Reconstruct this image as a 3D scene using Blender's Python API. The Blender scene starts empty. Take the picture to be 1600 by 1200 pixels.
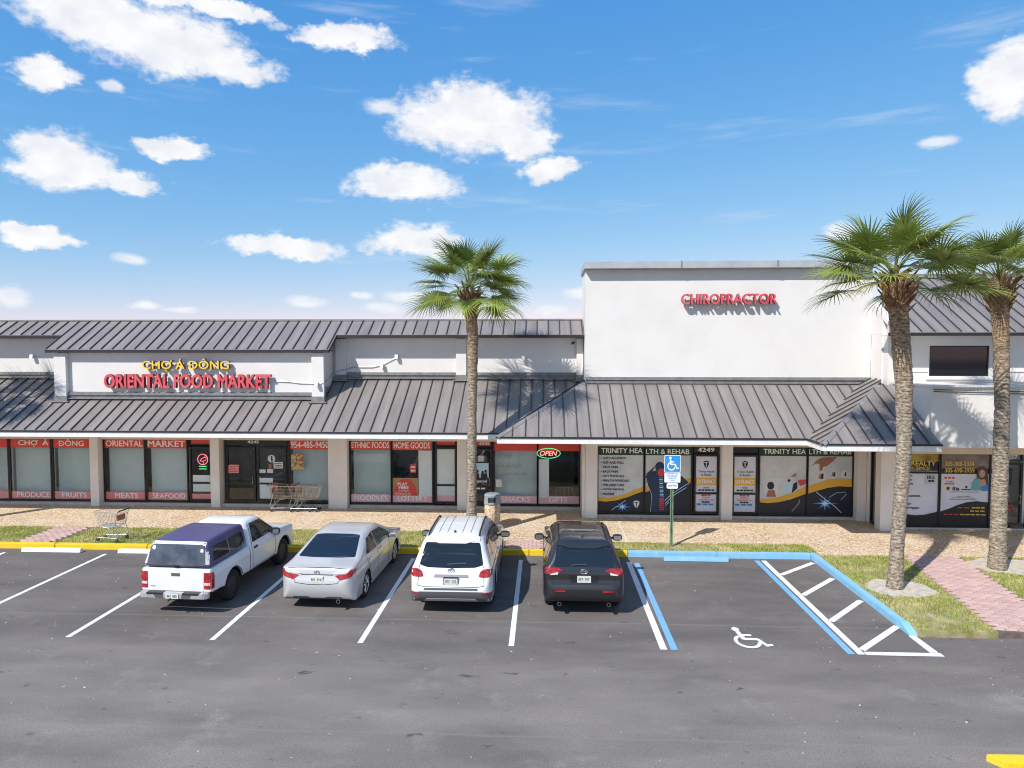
import bpy, bmesh, math, random
import numpy as np
from mathutils import Vector, Matrix
from mathutils.bvhtree import BVHTree

random.seed(11)
rng = np.random.default_rng(11)
scene = bpy.context.scene
COL = scene.collection
K = 1.08                      # site survey units -> metres (vehicles and plants are built in metres)

# ------------------------------------------------------------------ camera
cam_d = bpy.data.cameras.new('camera')
cam = bpy.data.objects.new('camera', cam_d)
COL.objects.link(cam)
cam_d.sensor_width = 36.0
cam_d.lens = 24.0075
cam_d.clip_end = 3000
cam.location = (0, 0, 5.6 * K)
yaw, pit = math.atan(50 / 1067.), math.atan(51 / 1067.)
fwd = Vector((-math.sin(yaw) * math.cos(pit), math.cos(yaw) * math.cos(pit), -math.sin(pit)))
cam.rotation_euler = fwd.to_track_quat('-Z', 'Y').to_euler()
scene.camera = cam
scene.render.resolution_x, scene.render.resolution_y = 1024, 768
scene.cycles.filter_width = 1.05

# ------------------------------------------------------------------ sun, sky, exposure
SUNV = Vector((0.64, 0.778, -1.0)).normalized()
sun_d = bpy.data.lights.new('sun', 'SUN')
sun = bpy.data.objects.new('sun', sun_d)
COL.objects.link(sun)
sun_d.energy = 4.6
sun_d.angle = math.radians(0.53)
sun_d.color = (1.0, 0.955, 0.89)
sun.rotation_euler = SUNV.to_track_quat('-Z', 'Y').to_euler()
sun.location = (-20, -25, 40)

world = bpy.data.worlds.new('World')
scene.world = world
world.use_nodes = True
NT = world.node_tree
NT.nodes.clear()
SKY_STRENGTH = 0.12


def wn(t, **kw):
    n = NT.nodes.new(t)
    for k, v in kw.items():
        setattr(n, k, v)
    return n


def wl(a, b):
    NT.links.new(a, b)


def wmath(op, a, b=None, c=None, clamp=False):
    n = wn('ShaderNodeMath', operation=op, use_clamp=clamp)
    for i, v in enumerate((a, b, c)):
        if v is None:
            continue
        if isinstance(v, (int, float)):
            n.inputs[i].default_value = v
        else:
            wl(v, n.inputs[i])
    return n.outputs[0]


sky = wn('ShaderNodeTexSky', sky_type='NISHITA', sun_disc=False)
sky.sun_elevation = math.radians(44.8)
sky.sun_rotation = math.radians(219.5)
sky.altitude = 0
sky.air_density = 1.0
sky.dust_density = 0.0
sky.ozone_density = 3.0
tc = wn('ShaderNodeTexCoord')
sep = wn('ShaderNodeSeparateXYZ')
wl(tc.outputs['Generated'], sep.inputs[0])
az = wmath('ARCTAN2', sep.outputs[0], sep.outputs[1])
el = wmath('ARCSINE', sep.outputs[2])
# the cloud field in view goes on round the whole sky, mirrored
u = wmath('ADD', wmath('PINGPONG', wmath('ADD', az, 0.70), 1.32), -0.70)
v = wmath('PINGPONG', el, 0.47)
uv = wn('ShaderNodeCombineXYZ')
wl(u, uv.inputs[0])
wl(v, uv.inputs[1])
# billowing: warp the sky position with two scales of noise
wnz = wn('ShaderNodeTexNoise')
wnz.inputs['Scale'].default_value = 16.0
wnz.inputs['Detail'].default_value = 7.0
wnz.inputs['Roughness'].default_value = 0.62
stretch = wn('ShaderNodeVectorMath', operation='MULTIPLY')
stretch.inputs[1].default_value = (1, 1.5, 1)
wl(uv.outputs[0], stretch.inputs[0])
wl(stretch.outputs[0], wnz.inputs['Vector'])
off = wn('ShaderNodeVectorMath', operation='SUBTRACT')
off.inputs[1].default_value = (0.5, 0.5, 0.5)
wl(wnz.outputs['Color'], off.inputs[0])
offs = wn('ShaderNodeVectorMath', operation='MULTIPLY')
offs.inputs[1].default_value = (0.10, 0.062, 0)
wl(off.outputs[0], offs.inputs[0])
pos = wn('ShaderNodeVectorMath', operation='ADD')
wl(uv.outputs[0], pos.inputs[0])
wl(offs.outputs[0], pos.inputs[1])
CLOUDS = [(-0.583, 0.39, 0.092, 0.034), (-0.506, 0.374, 0.092, 0.036), (-0.439, 0.36, 0.06, 0.022), (-0.453, 0.421, 0.088, 0.011),
          (-0.637, 0.321, 0.04, 0.016), (-0.568, 0.318, 0.011, 0.006), (-0.281, 0.411, 0.066, 0.016), (-0.107, 0.319, 0.112, 0.044),
          (-0.028, 0.294, 0.046, 0.027), (-0.229, 0.334, 0.023, 0.008), (0.007, 0.254, 0.042, 0.017), (-0.203, 0.232, 0.08, 0.025),
          (-0.621, 0.224, 0.055, 0.031), (-0.55, 0.212, 0.038, 0.017), (-0.5, 0.258, 0.04, 0.014), (-0.643, 0.137, 0.042, 0.011),
          (-0.361, 0.145, 0.084, 0.015), (-0.185, 0.159, 0.064, 0.025), (-0.554, 0.116, 0.016, 0.006), (0.575, 0.31, 0.044, 0.041),
          (0.58, 0.346, 0.027, 0.005), (-0.539, 0.058, 0.018, 0.005), (-0.337, 0.07, 0.024, 0.006), (-0.263, 0.079, 0.014, 0.005),
          (-0.231, 0.063, 0.024, 0.006), (-0.195, 0.079, 0.033, 0.007), (0.009, 0.06, 0.02, 0.006), (-0.676, 0.065, 0.016, 0.01),
          (0.051, 0.084, 0.02, 0.007), (0.395, 0.153, 0.018, 0.01), (0.504, 0.251, 0.016, 0.006), (-0.495, 0.054, 0.017, 0.004)]
fine = wn('ShaderNodeTexNoise')
fine.inputs['Scale'].default_value = 55.0
fine.inputs['Detail'].default_value = 5.0
fine.inputs['Roughness'].default_value = 0.6
wl(stretch.outputs[0], fine.inputs['Vector'])
fined = wmath('MULTIPLY', wmath('SUBTRACT', fine.outputs['Fac'], 0.5), 0.8)
# distant puffs keep rounder outlines: they take only part of the warp
half = wn('ShaderNodeVectorMath', operation='SCALE')
half.inputs['Scale'].default_value = 0.30
wl(offs.outputs[0], half.inputs[0])
pos2 = wn('ShaderNodeVectorMath', operation='ADD')
wl(uv.outputs[0], pos2.inputs[0])
wl(half.outputs[0], pos2.inputs[1])
group_d = []
for big in (True, False):
    best = None
    for (a0, e0, ra, re) in CLOUDS:
        if (re > 0.0105) != big:
            continue
        s1 = wn('ShaderNodeVectorMath', operation='SUBTRACT')
        s1.inputs[1].default_value = (a0, e0, 0)
        wl((pos if big else pos2).outputs[0], s1.inputs[0])
        s2 = wn('ShaderNodeVectorMath', operation='MULTIPLY')
        q_ = 1.0 if big else 1.2
        s2.inputs[1].default_value = (1 / (ra * q_), 1 / (re * q_), 0)
        wl(s1.outputs[0], s2.inputs[0])
        s3 = wn('ShaderNodeVectorMath', operation='LENGTH')
        wl(s2.outputs[0], s3.inputs[0])
        best = s3.outputs['Value'] if best is None else wmath('MINIMUM', best, s3.outputs['Value'])
    mr = wn('ShaderNodeMapRange', interpolation_type='SMOOTHSTEP')
    mr.inputs['From Min'].default_value = 1.24 if big else 1.35
    mr.inputs['From Max'].default_value = 0.66 if big else 0.42
    mr.inputs['To Max'].default_value = 1.0 if big else 0.8
    wl(wmath('ADD', best, fined), mr.inputs['Value'])
    group_d.append(mr.outputs[0])
cloud_d = wmath('MAXIMUM', group_d[0], group_d[1])
# thin cirrus streaks
cw = wn('ShaderNodeMapping')
cw.inputs['Rotation'].default_value = (0, 0, math.radians(-38))
cw.inputs['Scale'].default_value = (3.0, 26.0, 1)
wl(uv.outputs[0], cw.inputs['Vector'])
cn = wn('ShaderNodeTexNoise')
cn.inputs['Scale'].default_value = 1.0
cn.inputs['Detail'].default_value = 6.0
cn.inputs['Roughness'].default_value = 0.6
wl(cw.outputs[0], cn.inputs['Vector'])
cmr = wn('ShaderNodeMapRange', interpolation_type='SMOOTHSTEP')
cmr.inputs['From Min'].default_value = 0.56
cmr.inputs['From Max'].default_value = 0.82
cmr.inputs['To Max'].default_value = 0.35
wl(cn.outputs['Fac'], cmr.inputs['Value'])
dens = wmath('MAXIMUM', wmath('MULTIPLY', cloud_d, 0.97), cmr.outputs[0])
# soft inner modelling of the clouds
sh = wn('ShaderNodeTexNoise')
sh.inputs['Scale'].default_value = 24.0
sh.inputs['Detail'].default_value = 4.0
wl(stretch.outputs[0], sh.inputs['Vector'])
shr = wn('ShaderNodeMapRange')
shr.inputs['From Min'].default_value = 0.35
shr.inputs['From Max'].default_value = 0.62
wl(sh.outputs['Fac'], shr.inputs['Value'])
ccol = wn('ShaderNodeMix', data_type='RGBA')
wl(shr.outputs[0], ccol.inputs['Factor'])
CB = 0.80 / SKY_STRENGTH
ccol.inputs['A'].default_value = (CB * 0.90, CB * 0.92, CB * 0.98, 1)
ccol.inputs['B'].default_value = (CB * 1.06, CB * 1.06, CB * 1.06, 1)
# colour response of the sky
spc = wn('ShaderNodeSeparateColor')
wl(sky.outputs[0], spc.inputs[0])
hsv = wn('ShaderNodeCombineColor')
for i_, (a_, p_) in enumerate(((0.583, 1.254), (1.497, 0.657), (3.68, 0.28))):   # camera-like rendering of the blue
    wl(wmath('MULTIPLY', wmath('POWER', spc.outputs[i_], p_), a_), hsv.inputs[i_])
mixc = wn('ShaderNodeMix', data_type='RGBA')
wl(dens, mixc.inputs['Factor'])
wl(hsv.outputs[0], mixc.inputs['A'])
wl(ccol.outputs['Result'], mixc.inputs['B'])
bg = wn('ShaderNodeBackground')
bg.inputs['Strength'].default_value = SKY_STRENGTH
wl(mixc.outputs['Result'], bg.inputs['Color'])
wo = wn('ShaderNodeOutputWorld')
wl(bg.outputs[0], wo.inputs['Surface'])

vs = scene.view_settings
vs.view_transform = 'Standard'
vs.look = 'None'
vs.gamma = 1.0
vs.exposure = 0.25
vs.use_curve_mapping = False

# ------------------------------------------------------------------ materials
MATS = {}


def mat(name, col, rough=0.6, metal=0.0, col2=None, nscale=4.0, ndetail=5.0, lo=0.35, hi=0.65, bump=0.0, bscale=60.0,
        coat=0.0, spec=0.5, emit=None, estr=0.0, objvar=0.0, transl=0.0):
    if name in MATS:
        return MATS[name]
    m = bpy.data.materials.new(name)
    m.use_nodes = True
    t = m.node_tree
    b = t.nodes['Principled BSDF']
    b.inputs['Roughness'].default_value = rough
    b.inputs['Metallic'].default_value = metal
    b.inputs['Coat Weight'].default_value = coat
    b.inputs['Coat Roughness'].default_value = 0.04
    b.inputs['Specular IOR Level'].default_value = spec
    b.inputs['Base Color'].default_value = (*col, 1)
    out = b.inputs['Base Color']
    t_c = t.nodes.new('ShaderNodeTexCoord')
    last = None
    if col2 is not None:
        n = t.nodes.new('ShaderNodeTexNoise')
        n.inputs['Scale'].default_value = nscale
        n.inputs['Detail'].default_value = ndetail
        n.inputs['Roughness'].default_value = 0.6
        t.links.new(t_c.outputs['Object'], n.inputs['Vector'])
        r = t.nodes.new('ShaderNodeMapRange')
        r.inputs['From Min'].default_value = lo
        r.inputs['From Max'].default_value = hi
        t.links.new(n.outputs['Fac'], r.inputs['Value'])
        mx = t.nodes.new('ShaderNodeMix')
        mx.data_type = 'RGBA'
        mx.inputs['A'].default_value = (*col, 1)
        mx.inputs['B'].default_value = (*col2, 1)
        t.links.new(r.outputs[0], mx.inputs['Factor'])
        last = mx.outputs['Result']
    if objvar > 0:
        oi = t.nodes.new('ShaderNodeObjectInfo')
        r2 = t.nodes.new('ShaderNodeMapRange')
        r2.inputs['To Min'].default_value = 1 - objvar
        r2.inputs['To Max'].default_value = 1 + objvar
        t.links.new(oi.outputs['Random'], r2.inputs['Value'])
        h = t.nodes.new('ShaderNodeHueSaturation')
        if last is None:
            h.inputs['Color'].default_value = (*col, 1)
        else:
            t.links.new(last, h.inputs['Color'])
        t.links.new(r2.outputs[0], h.inputs['Value'])
        last = h.outputs['Color']
    if last is not None:
        t.links.new(last, out)
    if bump > 0:
        n2 = t.nodes.new('ShaderNodeTexNoise')
        n2.inputs['Scale'].default_value = bscale
        n2.inputs['Detail'].default_value = 4
        t.links.new(t_c.outputs['Object'], n2.inputs['Vector'])
        bp = t.nodes.new('ShaderNodeBump')
        bp.inputs['Strength'].default_value = bump
        bp.inputs['Distance'].default_value = 0.01
        t.links.new(n2.outputs['Fac'], bp.inputs['Height'])
        t.links.new(bp.outputs[0], b.inputs['Normal'])
    if emit is not None:
        b.inputs['Emission Color'].default_value = (*emit, 1)
        b.inputs['Emission Strength'].default_value = estr
    if transl > 0:
        tr = t.nodes.new('ShaderNodeBsdfTranslucent')
        if last is not None:
            t.links.new(last, tr.inputs['Color'])
        else:
            tr.inputs['Color'].default_value = (*col, 1)
        ms = t.nodes.new('ShaderNodeMixShader')
        ms.inputs[0].default_value = transl
        t.links.new(b.outputs[0], ms.inputs[1])
        t.links.new(tr.outputs[0], ms.inputs[2])
        t.links.new(ms.outputs[0], t.nodes['Material Output'].inputs['Surface'])
    MATS[name] = m
    return m


def glass_mat(name, tint, rough=0.01, ior=1.5):
    m = bpy.data.materials.new(name)
    m.use_nodes = True
    t = m.node_tree
    t.nodes.clear()
    o = t.nodes.new('ShaderNodeOutputMaterial')
    f = t.nodes.new('ShaderNodeFresnel')
    f.inputs['IOR'].default_value = ior
    tr = t.nodes.new('ShaderNodeBsdfTransparent')
    tr.inputs['Color'].default_value = (*tint, 1)
    g = t.nodes.new('ShaderNodeBsdfGlossy')
    g.inputs['Roughness'].default_value = rough
    mx = t.nodes.new('ShaderNodeMixShader')
    ge = t.nodes.new('ShaderNodeNewGeometry')
    iv = t.nodes.new('ShaderNodeMath')
    iv.operation = 'SUBTRACT'
    iv.inputs[0].default_value = 1.0
    t.links.new(ge.outputs['Backfacing'], iv.inputs[1])
    mu = t.nodes.new('ShaderNodeMath')
    mu.operation = 'MULTIPLY'
    t.links.new(f.outputs[0], mu.inputs[0])
    t.links.new(iv.outputs[0], mu.inputs[1])
    t.links.new(mu.outputs[0], mx.inputs[0])
    t.links.new(tr.outputs[0], mx.inputs[1])
    t.links.new(g.outputs[0], mx.inputs[2])
    t.links.new(mx.outputs[0], o.inputs['Surface'])
    MATS[name] = m
    return m


GLASS = glass_mat('storefront glass', (0.92, 0.95, 0.95), 0.012, 1.6)


def asphalt_mat():
    m = bpy.data.materials.new('asphalt')
    m.use_nodes = True
    t = m.node_tree
    b = t.nodes['Principled BSDF']
    b.inputs['Roughness'].default_value = 0.88
    b.inputs['Specular IOR Level'].default_value = 0.35
    tcn = t.nodes.new('ShaderNodeTexCoord')

    def noise(scale, detail, vec=None, rough=0.6):
        n = t.nodes.new('ShaderNodeTexNoise')
        n.inputs['Scale'].default_value = scale
        n.inputs['Detail'].default_value = detail
        n.inputs['Roughness'].default_value = rough
        t.links.new(vec if vec is not None else tcn.outputs['Object'], n.inputs['Vector'])
        return n.outputs['Fac']

    def rng_(v_, a, b_, c=0.0, d=1.0):
        r = t.nodes.new('ShaderNodeMapRange')
        r.inputs['From Min'].default_value = a
        r.inputs['From Max'].default_value = b_
        r.inputs['To Min'].default_value = c
        r.inputs['To Max'].default_value = d
        t.links.new(v_, r.inputs['Value'])
        return r.outputs[0]

    def mix(f, a, b_):
        x = t.nodes.new('ShaderNodeMix')
        x.data_type = 'RGBA'
        if isinstance(f, float):
            x.inputs['Factor'].default_value = f
        else:
            t.links.new(f, x.inputs['Factor'])
        for nm, c in (('A', a), ('B', b_)):
            if isinstance(c, tuple):
                x.inputs[nm].default_value = (*c, 1)
            else:
                t.links.new(c, x.inputs[nm])
        return x.outputs['Result']

    # long streaks along the lane (x), where cars drive and the sealcoat was spread
    mp = t.nodes.new('ShaderNodeMapping')
    mp.inputs['Scale'].default_value = (0.28, 0.85, 1)
    t.links.new(tcn.outputs['Object'], mp.inputs['Vector'])
    streak = noise(1.0, 6, mp.outputs[0], 0.62)
    c = mix(rng_(streak, 0.34, 0.70), (0.143, 0.128, 0.116), (0.290, 0.256, 0.222))
    c = mix(rng_(noise(0.55, 7), 0.36, 0.7, 0, 0.6), c, (0.209, 0.184, 0.164))
    # dusty pale scuffs and dark oily patches
    c = mix(rng_(noise(0.8, 8, None, 0.7), 0.56, 0.78, 0, 0.7), c, (0.347, 0.325, 0.296))
    mp2 = t.nodes.new('ShaderNodeMapping')
    mp2.inputs['Location'].default_value = (17.3, 4.1, 0)
    mp2.inputs['Scale'].default_value = (1.0, 1.6, 1)
    t.links.new(tcn.outputs['Object'], mp2.inputs['Vector'])
    c = mix(rng_(noise(1.6, 6, mp2.outputs[0], 0.65), 0.63, 0.70, 0, 0.8), c, (0.036, 0.034, 0.034))
    # aggregate speckle
    c = mix(rng_(noise(34, 4, None, 0.75), 0.44, 0.66, 0, 0.6), c, (0.086, 0.082, 0.083))
    c = mix(rng_(noise(48, 2, None, 0.7), 0.60, 0.72, 0, 0.55), c, (0.428, 0.400, 0.357))
    # the parking bays carry a newer, darker sealcoat than the lane
    sy = t.nodes.new('ShaderNodeSeparateXYZ')
    t.links.new(tcn.outputs['Object'], sy.inputs[0])
    ed = t.nodes.new('ShaderNodeMath')
    ed.operation = 'MULTIPLY_ADD'
    t.links.new(noise(0.35, 5), ed.inputs[0])
    ed.inputs[1].default_value = 3.0
    t.links.new(sy.outputs[1], ed.inputs[2])
    hs = t.nodes.new('ShaderNodeMix')
    hs.data_type = 'RGBA'
    hs.blend_type = 'MULTIPLY'
    t.links.new(rng_(ed.outputs[0], 13.6, 15.6, 0, 0.85), hs.inputs['Factor'])
    t.links.new(c, hs.inputs['A'])
    hs.inputs['B'].default_value = (0.70, 0.69, 0.72, 1)
    c = hs.outputs['Result']
    # paving joints: two straight seams that run along the lane
    sp = t.nodes.new('ShaderNodeSeparateXYZ')
    t.links.new(tcn.outputs['Object'], sp.inputs[0])
    wob = noise(0.7, 4)
    for y0, wid in ((9.68 * K, 0.03), (13.9 * K, 0.03)):
        a = t.nodes.new('ShaderNodeMath')
        a.operation = 'SUBTRACT'
        t.links.new(sp.outputs[1], a.inputs[0])
        a.inputs[1].default_value = y0
        w2 = t.nodes.new('ShaderNodeMath')
        w2.operation = 'MULTIPLY_ADD'
        t.links.new(wob, w2.inputs[0])
        w2.inputs[1].default_value = 0.14
        t.links.new(a.outputs[0], w2.inputs[2])
        ab = t.nodes.new('ShaderNodeMath')
        ab.operation = 'ABSOLUTE'
        s0 = t.nodes.new('ShaderNodeMath')
        s0.operation = 'SUBTRACT'
        t.links.new(w2.outputs[0], s0.inputs[0])
        s0.inputs[1].default_value = 0.07
        t.links.new(s0.outputs[0], ab.inputs[0])
        c = mix(rng_(ab.outputs[0], wid * 1.4, wid * 0.3, 0, 0.45), c, (0.224, 0.210, 0.188))
    t.links.new(c, b.inputs['Base Color'])
    bp = t.nodes.new('ShaderNodeBump')
    bp.inputs['Strength'].default_value = 0.5
    bp.inputs['Distance'].default_value = 0.006
    t.links.new(noise(150, 3), bp.inputs['Height'])
    t.links.new(bp.outputs[0], b.inputs['Normal'])
    MATS['asphalt'] = m
    return m


def aggregate_mat():
    m = bpy.data.materials.new('exposed aggregate')
    m.use_nodes = True
    t = m.node_tree
    b = t.nodes['Principled BSDF']
    b.inputs['Roughness'].default_value = 0.85
    tcn = t.nodes.new('ShaderNodeTexCoord')
    vo = t.nodes.new('ShaderNodeTexVoronoi')
    vo.inputs['Scale'].default_value = 30
    t.links.new(tcn.outputs['Object'], vo.inputs['Vector'])
    cr = t.nodes.new('ShaderNodeValToRGB')
    e = cr.color_ramp.elements
    e[0].position, e[0].color = 0.0, (0.26, 0.16, 0.09, 1)
    e[1].position, e[1].color = 1.0, (0.86, 0.72, 0.54, 1)
    for p_, c_ in ((0.35, (0.48, 0.34, 0.22, 1)), (0.7, (0.60, 0.46, 0.31, 1))):
        n = e.new(p_)
        n.color = c_
    sx = t.nodes.new('ShaderNodeSeparateXYZ')
    t.links.new(vo.outputs['Color'], sx.inputs[0])
    t.links.new(sx.outputs[0], cr.inputs[0])
    n = t.nodes.new('ShaderNodeTexNoise')
    n.inputs['Scale'].default_value = 0.9
    n.inputs['Detail'].default_value = 6
    t.links.new(tcn.outputs['Object'], n.inputs['Vector'])
    r = t.nodes.new('ShaderNodeMapRange')
    r.inputs['From Min'].default_value = 0.4
    r.inputs['From Max'].default_value = 0.72
    r.inputs['To Max'].default_value = 0.55
    t.links.new(n.outputs['Fac'], r.inputs['Value'])
    x = t.nodes.new('ShaderNodeMix')
    x.data_type = 'RGBA'
    t.links.new(r.outputs[0], x.inputs['Factor'])
    t.links.new(cr.outputs[0], x.inputs['A'])
    x.inputs['B'].default_value = (0.66, 0.57, 0.45, 1)
    t.links.new(x.outputs['Result'], b.inputs['Base Color'])
    bp = t.nodes.new('ShaderNodeBump')
    bp.inputs['Strength'].default_value = 0.35
    bp.inputs['Distance'].default_value = 0.006
    t.links.new(vo.outputs['Distance'], bp.inputs['Height'])
    bp.invert = True
    t.links.new(bp.outputs[0], b.inputs['Normal'])
    MATS['aggregate'] = m
    return m


def seam_metal_mat(name, c1, c2, rough):
    """painted standing-seam sheet: streaked down the slope"""
    m = bpy.data.materials.new(name)
    m.use_nodes = True
    t = m.node_tree
    b = t.nodes['Principled BSDF']
    b.inputs['Roughness'].default_value = rough
    b.inputs['Metallic'].default_value = 0.0
    b.inputs['Specular IOR Level'].default_value = 0.6
    g = t.nodes.new('ShaderNodeNewGeometry')
    mp = t.nodes.new('ShaderNodeMapping')
    mp.inputs['Scale'].default_value = (5.0, 0.5, 0.5)
    t.links.new(g.outputs['Position'], mp.inputs['Vector'])
    n = t.nodes.new('ShaderNodeTexNoise')
    n.inputs['Scale'].default_value = 1.0
    n.inputs['Detail'].default_value = 6
    t.links.new(mp.outputs[0], n.inputs['Vector'])
    r = t.nodes.new('ShaderNodeMapRange')
    r.inputs['From Min'].default_value = 0.36
    r.inputs['From Max'].default_value = 0.68
    t.links.new(n.outputs['Fac'], r.inputs['Value'])
    x = t.nodes.new('ShaderNodeMix')
    x.data_type = 'RGBA'
    x.inputs['A'].default_value = (*c1, 1)
    x.inputs['B'].default_value = (*c2, 1)
    t.links.new(r.outputs[0], x.inputs['Factor'])
    oi = t.nodes.new('ShaderNodeObjectInfo')
    r2 = t.nodes.new('ShaderNodeMapRange')
    r2.inputs['To Min'].default_value = 0.93
    r2.inputs['To Max'].default_value = 1.07
    t.links.new(oi.outputs['Random'], r2.inputs['Value'])
    h = t.nodes.new('ShaderNodeHueSaturation')
    t.links.new(x.outputs['Result'], h.inputs['Color'])
    t.links.new(r2.outputs[0], h.inputs['Value'])
    t.links.new(h.outputs['Color'], b.inputs['Base Color'])
    rr = t.nodes.new('ShaderNodeMapRange')
    rr.inputs['To Min'].default_value = rough - 0.08
    rr.inputs['To Max'].default_value = rough + 0.14
    t.links.new(n.outputs['Fac'], rr.inputs['Value'])
    t.links.new(rr.outputs[0], b.inputs['Roughness'])
    MATS[name] = m
    return m


M_ASPH = asphalt_mat()
M_AGG = aggregate_mat()
M_ROOF = seam_metal_mat('bronze standing seam', (0.195, 0.172, 0.162), (0.250, 0.222, 0.205), 0.38)
M_SEAM = mat('roof seam', (0.055, 0.050, 0.050), 0.5)
M_FLASH = mat('roof flashing', (0.26, 0.25, 0.25), 0.45, 0.0, (0.20, 0.19, 0.19), 3)
M_DRIP = mat('dark drip edge', (0.022, 0.021, 0.023), 0.5)
M_STUCCO = mat('white stucco', (0.71, 0.685, 0.655), 0.9, 0, (0.66, 0.635, 0.605), 1.1, 7, 0.40, 0.75, 0.35, 70)
M_WHITE = mat('white trim paint', (0.78, 0.775, 0.77), 0.6, 0, (0.70, 0.69, 0.67), 3)
M_TAN = mat('tan stucco', (0.78, 0.67, 0.54), 0.9, 0, (0.70, 0.60, 0.49), 1.2, 6, 0.4, 0.7, 0.3, 70)
M_PILLAR = mat('beige pillar paint', (0.84, 0.785, 0.74), 0.85, 0, (0.77, 0.715, 0.67), 1.6, 6, 0.4, 0.7, 0.25, 70)
M_TRIM = mat('grey moulding', (0.17, 0.165, 0.165), 0.7, 0, (0.24, 0.235, 0.23), 5)
M_COPE = mat('grey coping', (0.42, 0.43, 0.45), 0.5, 0, (0.35, 0.36, 0.38), 2)
M_FRAME = mat('dark bronze frame', (0.014, 0.013, 0.014), 0.38)
M_SILL = mat('pale concrete sill', (0.58, 0.56, 0.54), 0.85, 0, (0.48, 0.46, 0.44), 3)
M_YEL = mat('yellow kerb paint', (0.78, 0.55, 0.02), 0.7, 0, (0.66, 0.46, 0.04), 4, 6, 0.45, 0.8)
M_BLUE = mat('blue kerb paint', (0.22, 0.47, 0.68), 0.7, 0, (0.30, 0.54, 0.72), 4, 6, 0.45, 0.8)
M_LINE = mat('white road paint', (0.80, 0.80, 0.79), 0.7, 0, (0.60, 0.60, 0.59), 3.0, 9, 0.52, 0.85)
M_BLINE = mat('blue road paint', (0.17, 0.39, 0.62), 0.7, 0, (0.24, 0.45, 0.64), 3.0, 9, 0.48, 0.8)
M_STOP = mat('white wheel stop', (0.76, 0.75, 0.73), 0.8, 0, (0.58, 0.56, 0.53), 6, 7, 0.5, 0.8)
M_SAND = mat('pale sandy soil', (0.56, 0.50, 0.42), 0.95, 0, (0.36, 0.31, 0.25), 7, 8, 0.42, 0.7, 0.7, 40)
M_SOIL = mat('thatch soil', (0.22, 0.20, 0.07), 0.95, 0, (0.46, 0.39, 0.24), 2.6, 7, 0.4, 0.7, 0.5, 50)
M_BRICK = mat('faded pink brick', (0.52, 0.335, 0.30), 0.85, 0, (0.64, 0.49, 0.45), 3.0, 6, 0.4, 0.7, 0.25, 60, objvar=0.13)
M_MORT = mat('grey mortar', (0.17, 0.13, 0.115), 0.95, 0, (0.11, 0.085, 0.075), 8)
M_JOINT = mat('pale joint strip', (0.62, 0.57, 0.50), 0.9)
M_IRON = mat('dark grey plastic', (0.03, 0.03, 0.032), 0.6)
M_CHROME = mat('bright steel', (0.62, 0.62, 0.63), 0.22, 1.0)
M_GALV = mat('galvanised steel', (0.50, 0.51, 0.52), 0.4, 0.8)

# ------------------------------------------------------------------ mesh helpers


def worldorg(o):
    w = Vector((0, 0, 0))
    while o is not None:
        w = w + o.location
        o = o.parent
    return w


def link(name, me, m=None, parent=None, local=False):
    o = bpy.data.objects.new(name, me)
    COL.objects.link(o)
    if parent is not None:
        o.parent = parent
        if not local:
            o.location = -worldorg(parent)
    if m is not None and me is not None and len(me.materials) == 0:
        me.materials.append(m)
    return o


def tag(o, label, cat, group=None):
    o['label'] = label
    o['category'] = cat
    if group:
        o['group'] = group
    return o


def thing(name, label, cat, loc, rz=0.0, group=None):
    o = bpy.data.objects.new(name, None)
    COL.objects.link(o)
    o.location = loc
    o.rotation_euler = (0, 0, rz)
    o.empty_display_size = 0.2
    return tag(o, label, cat, group)


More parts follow.
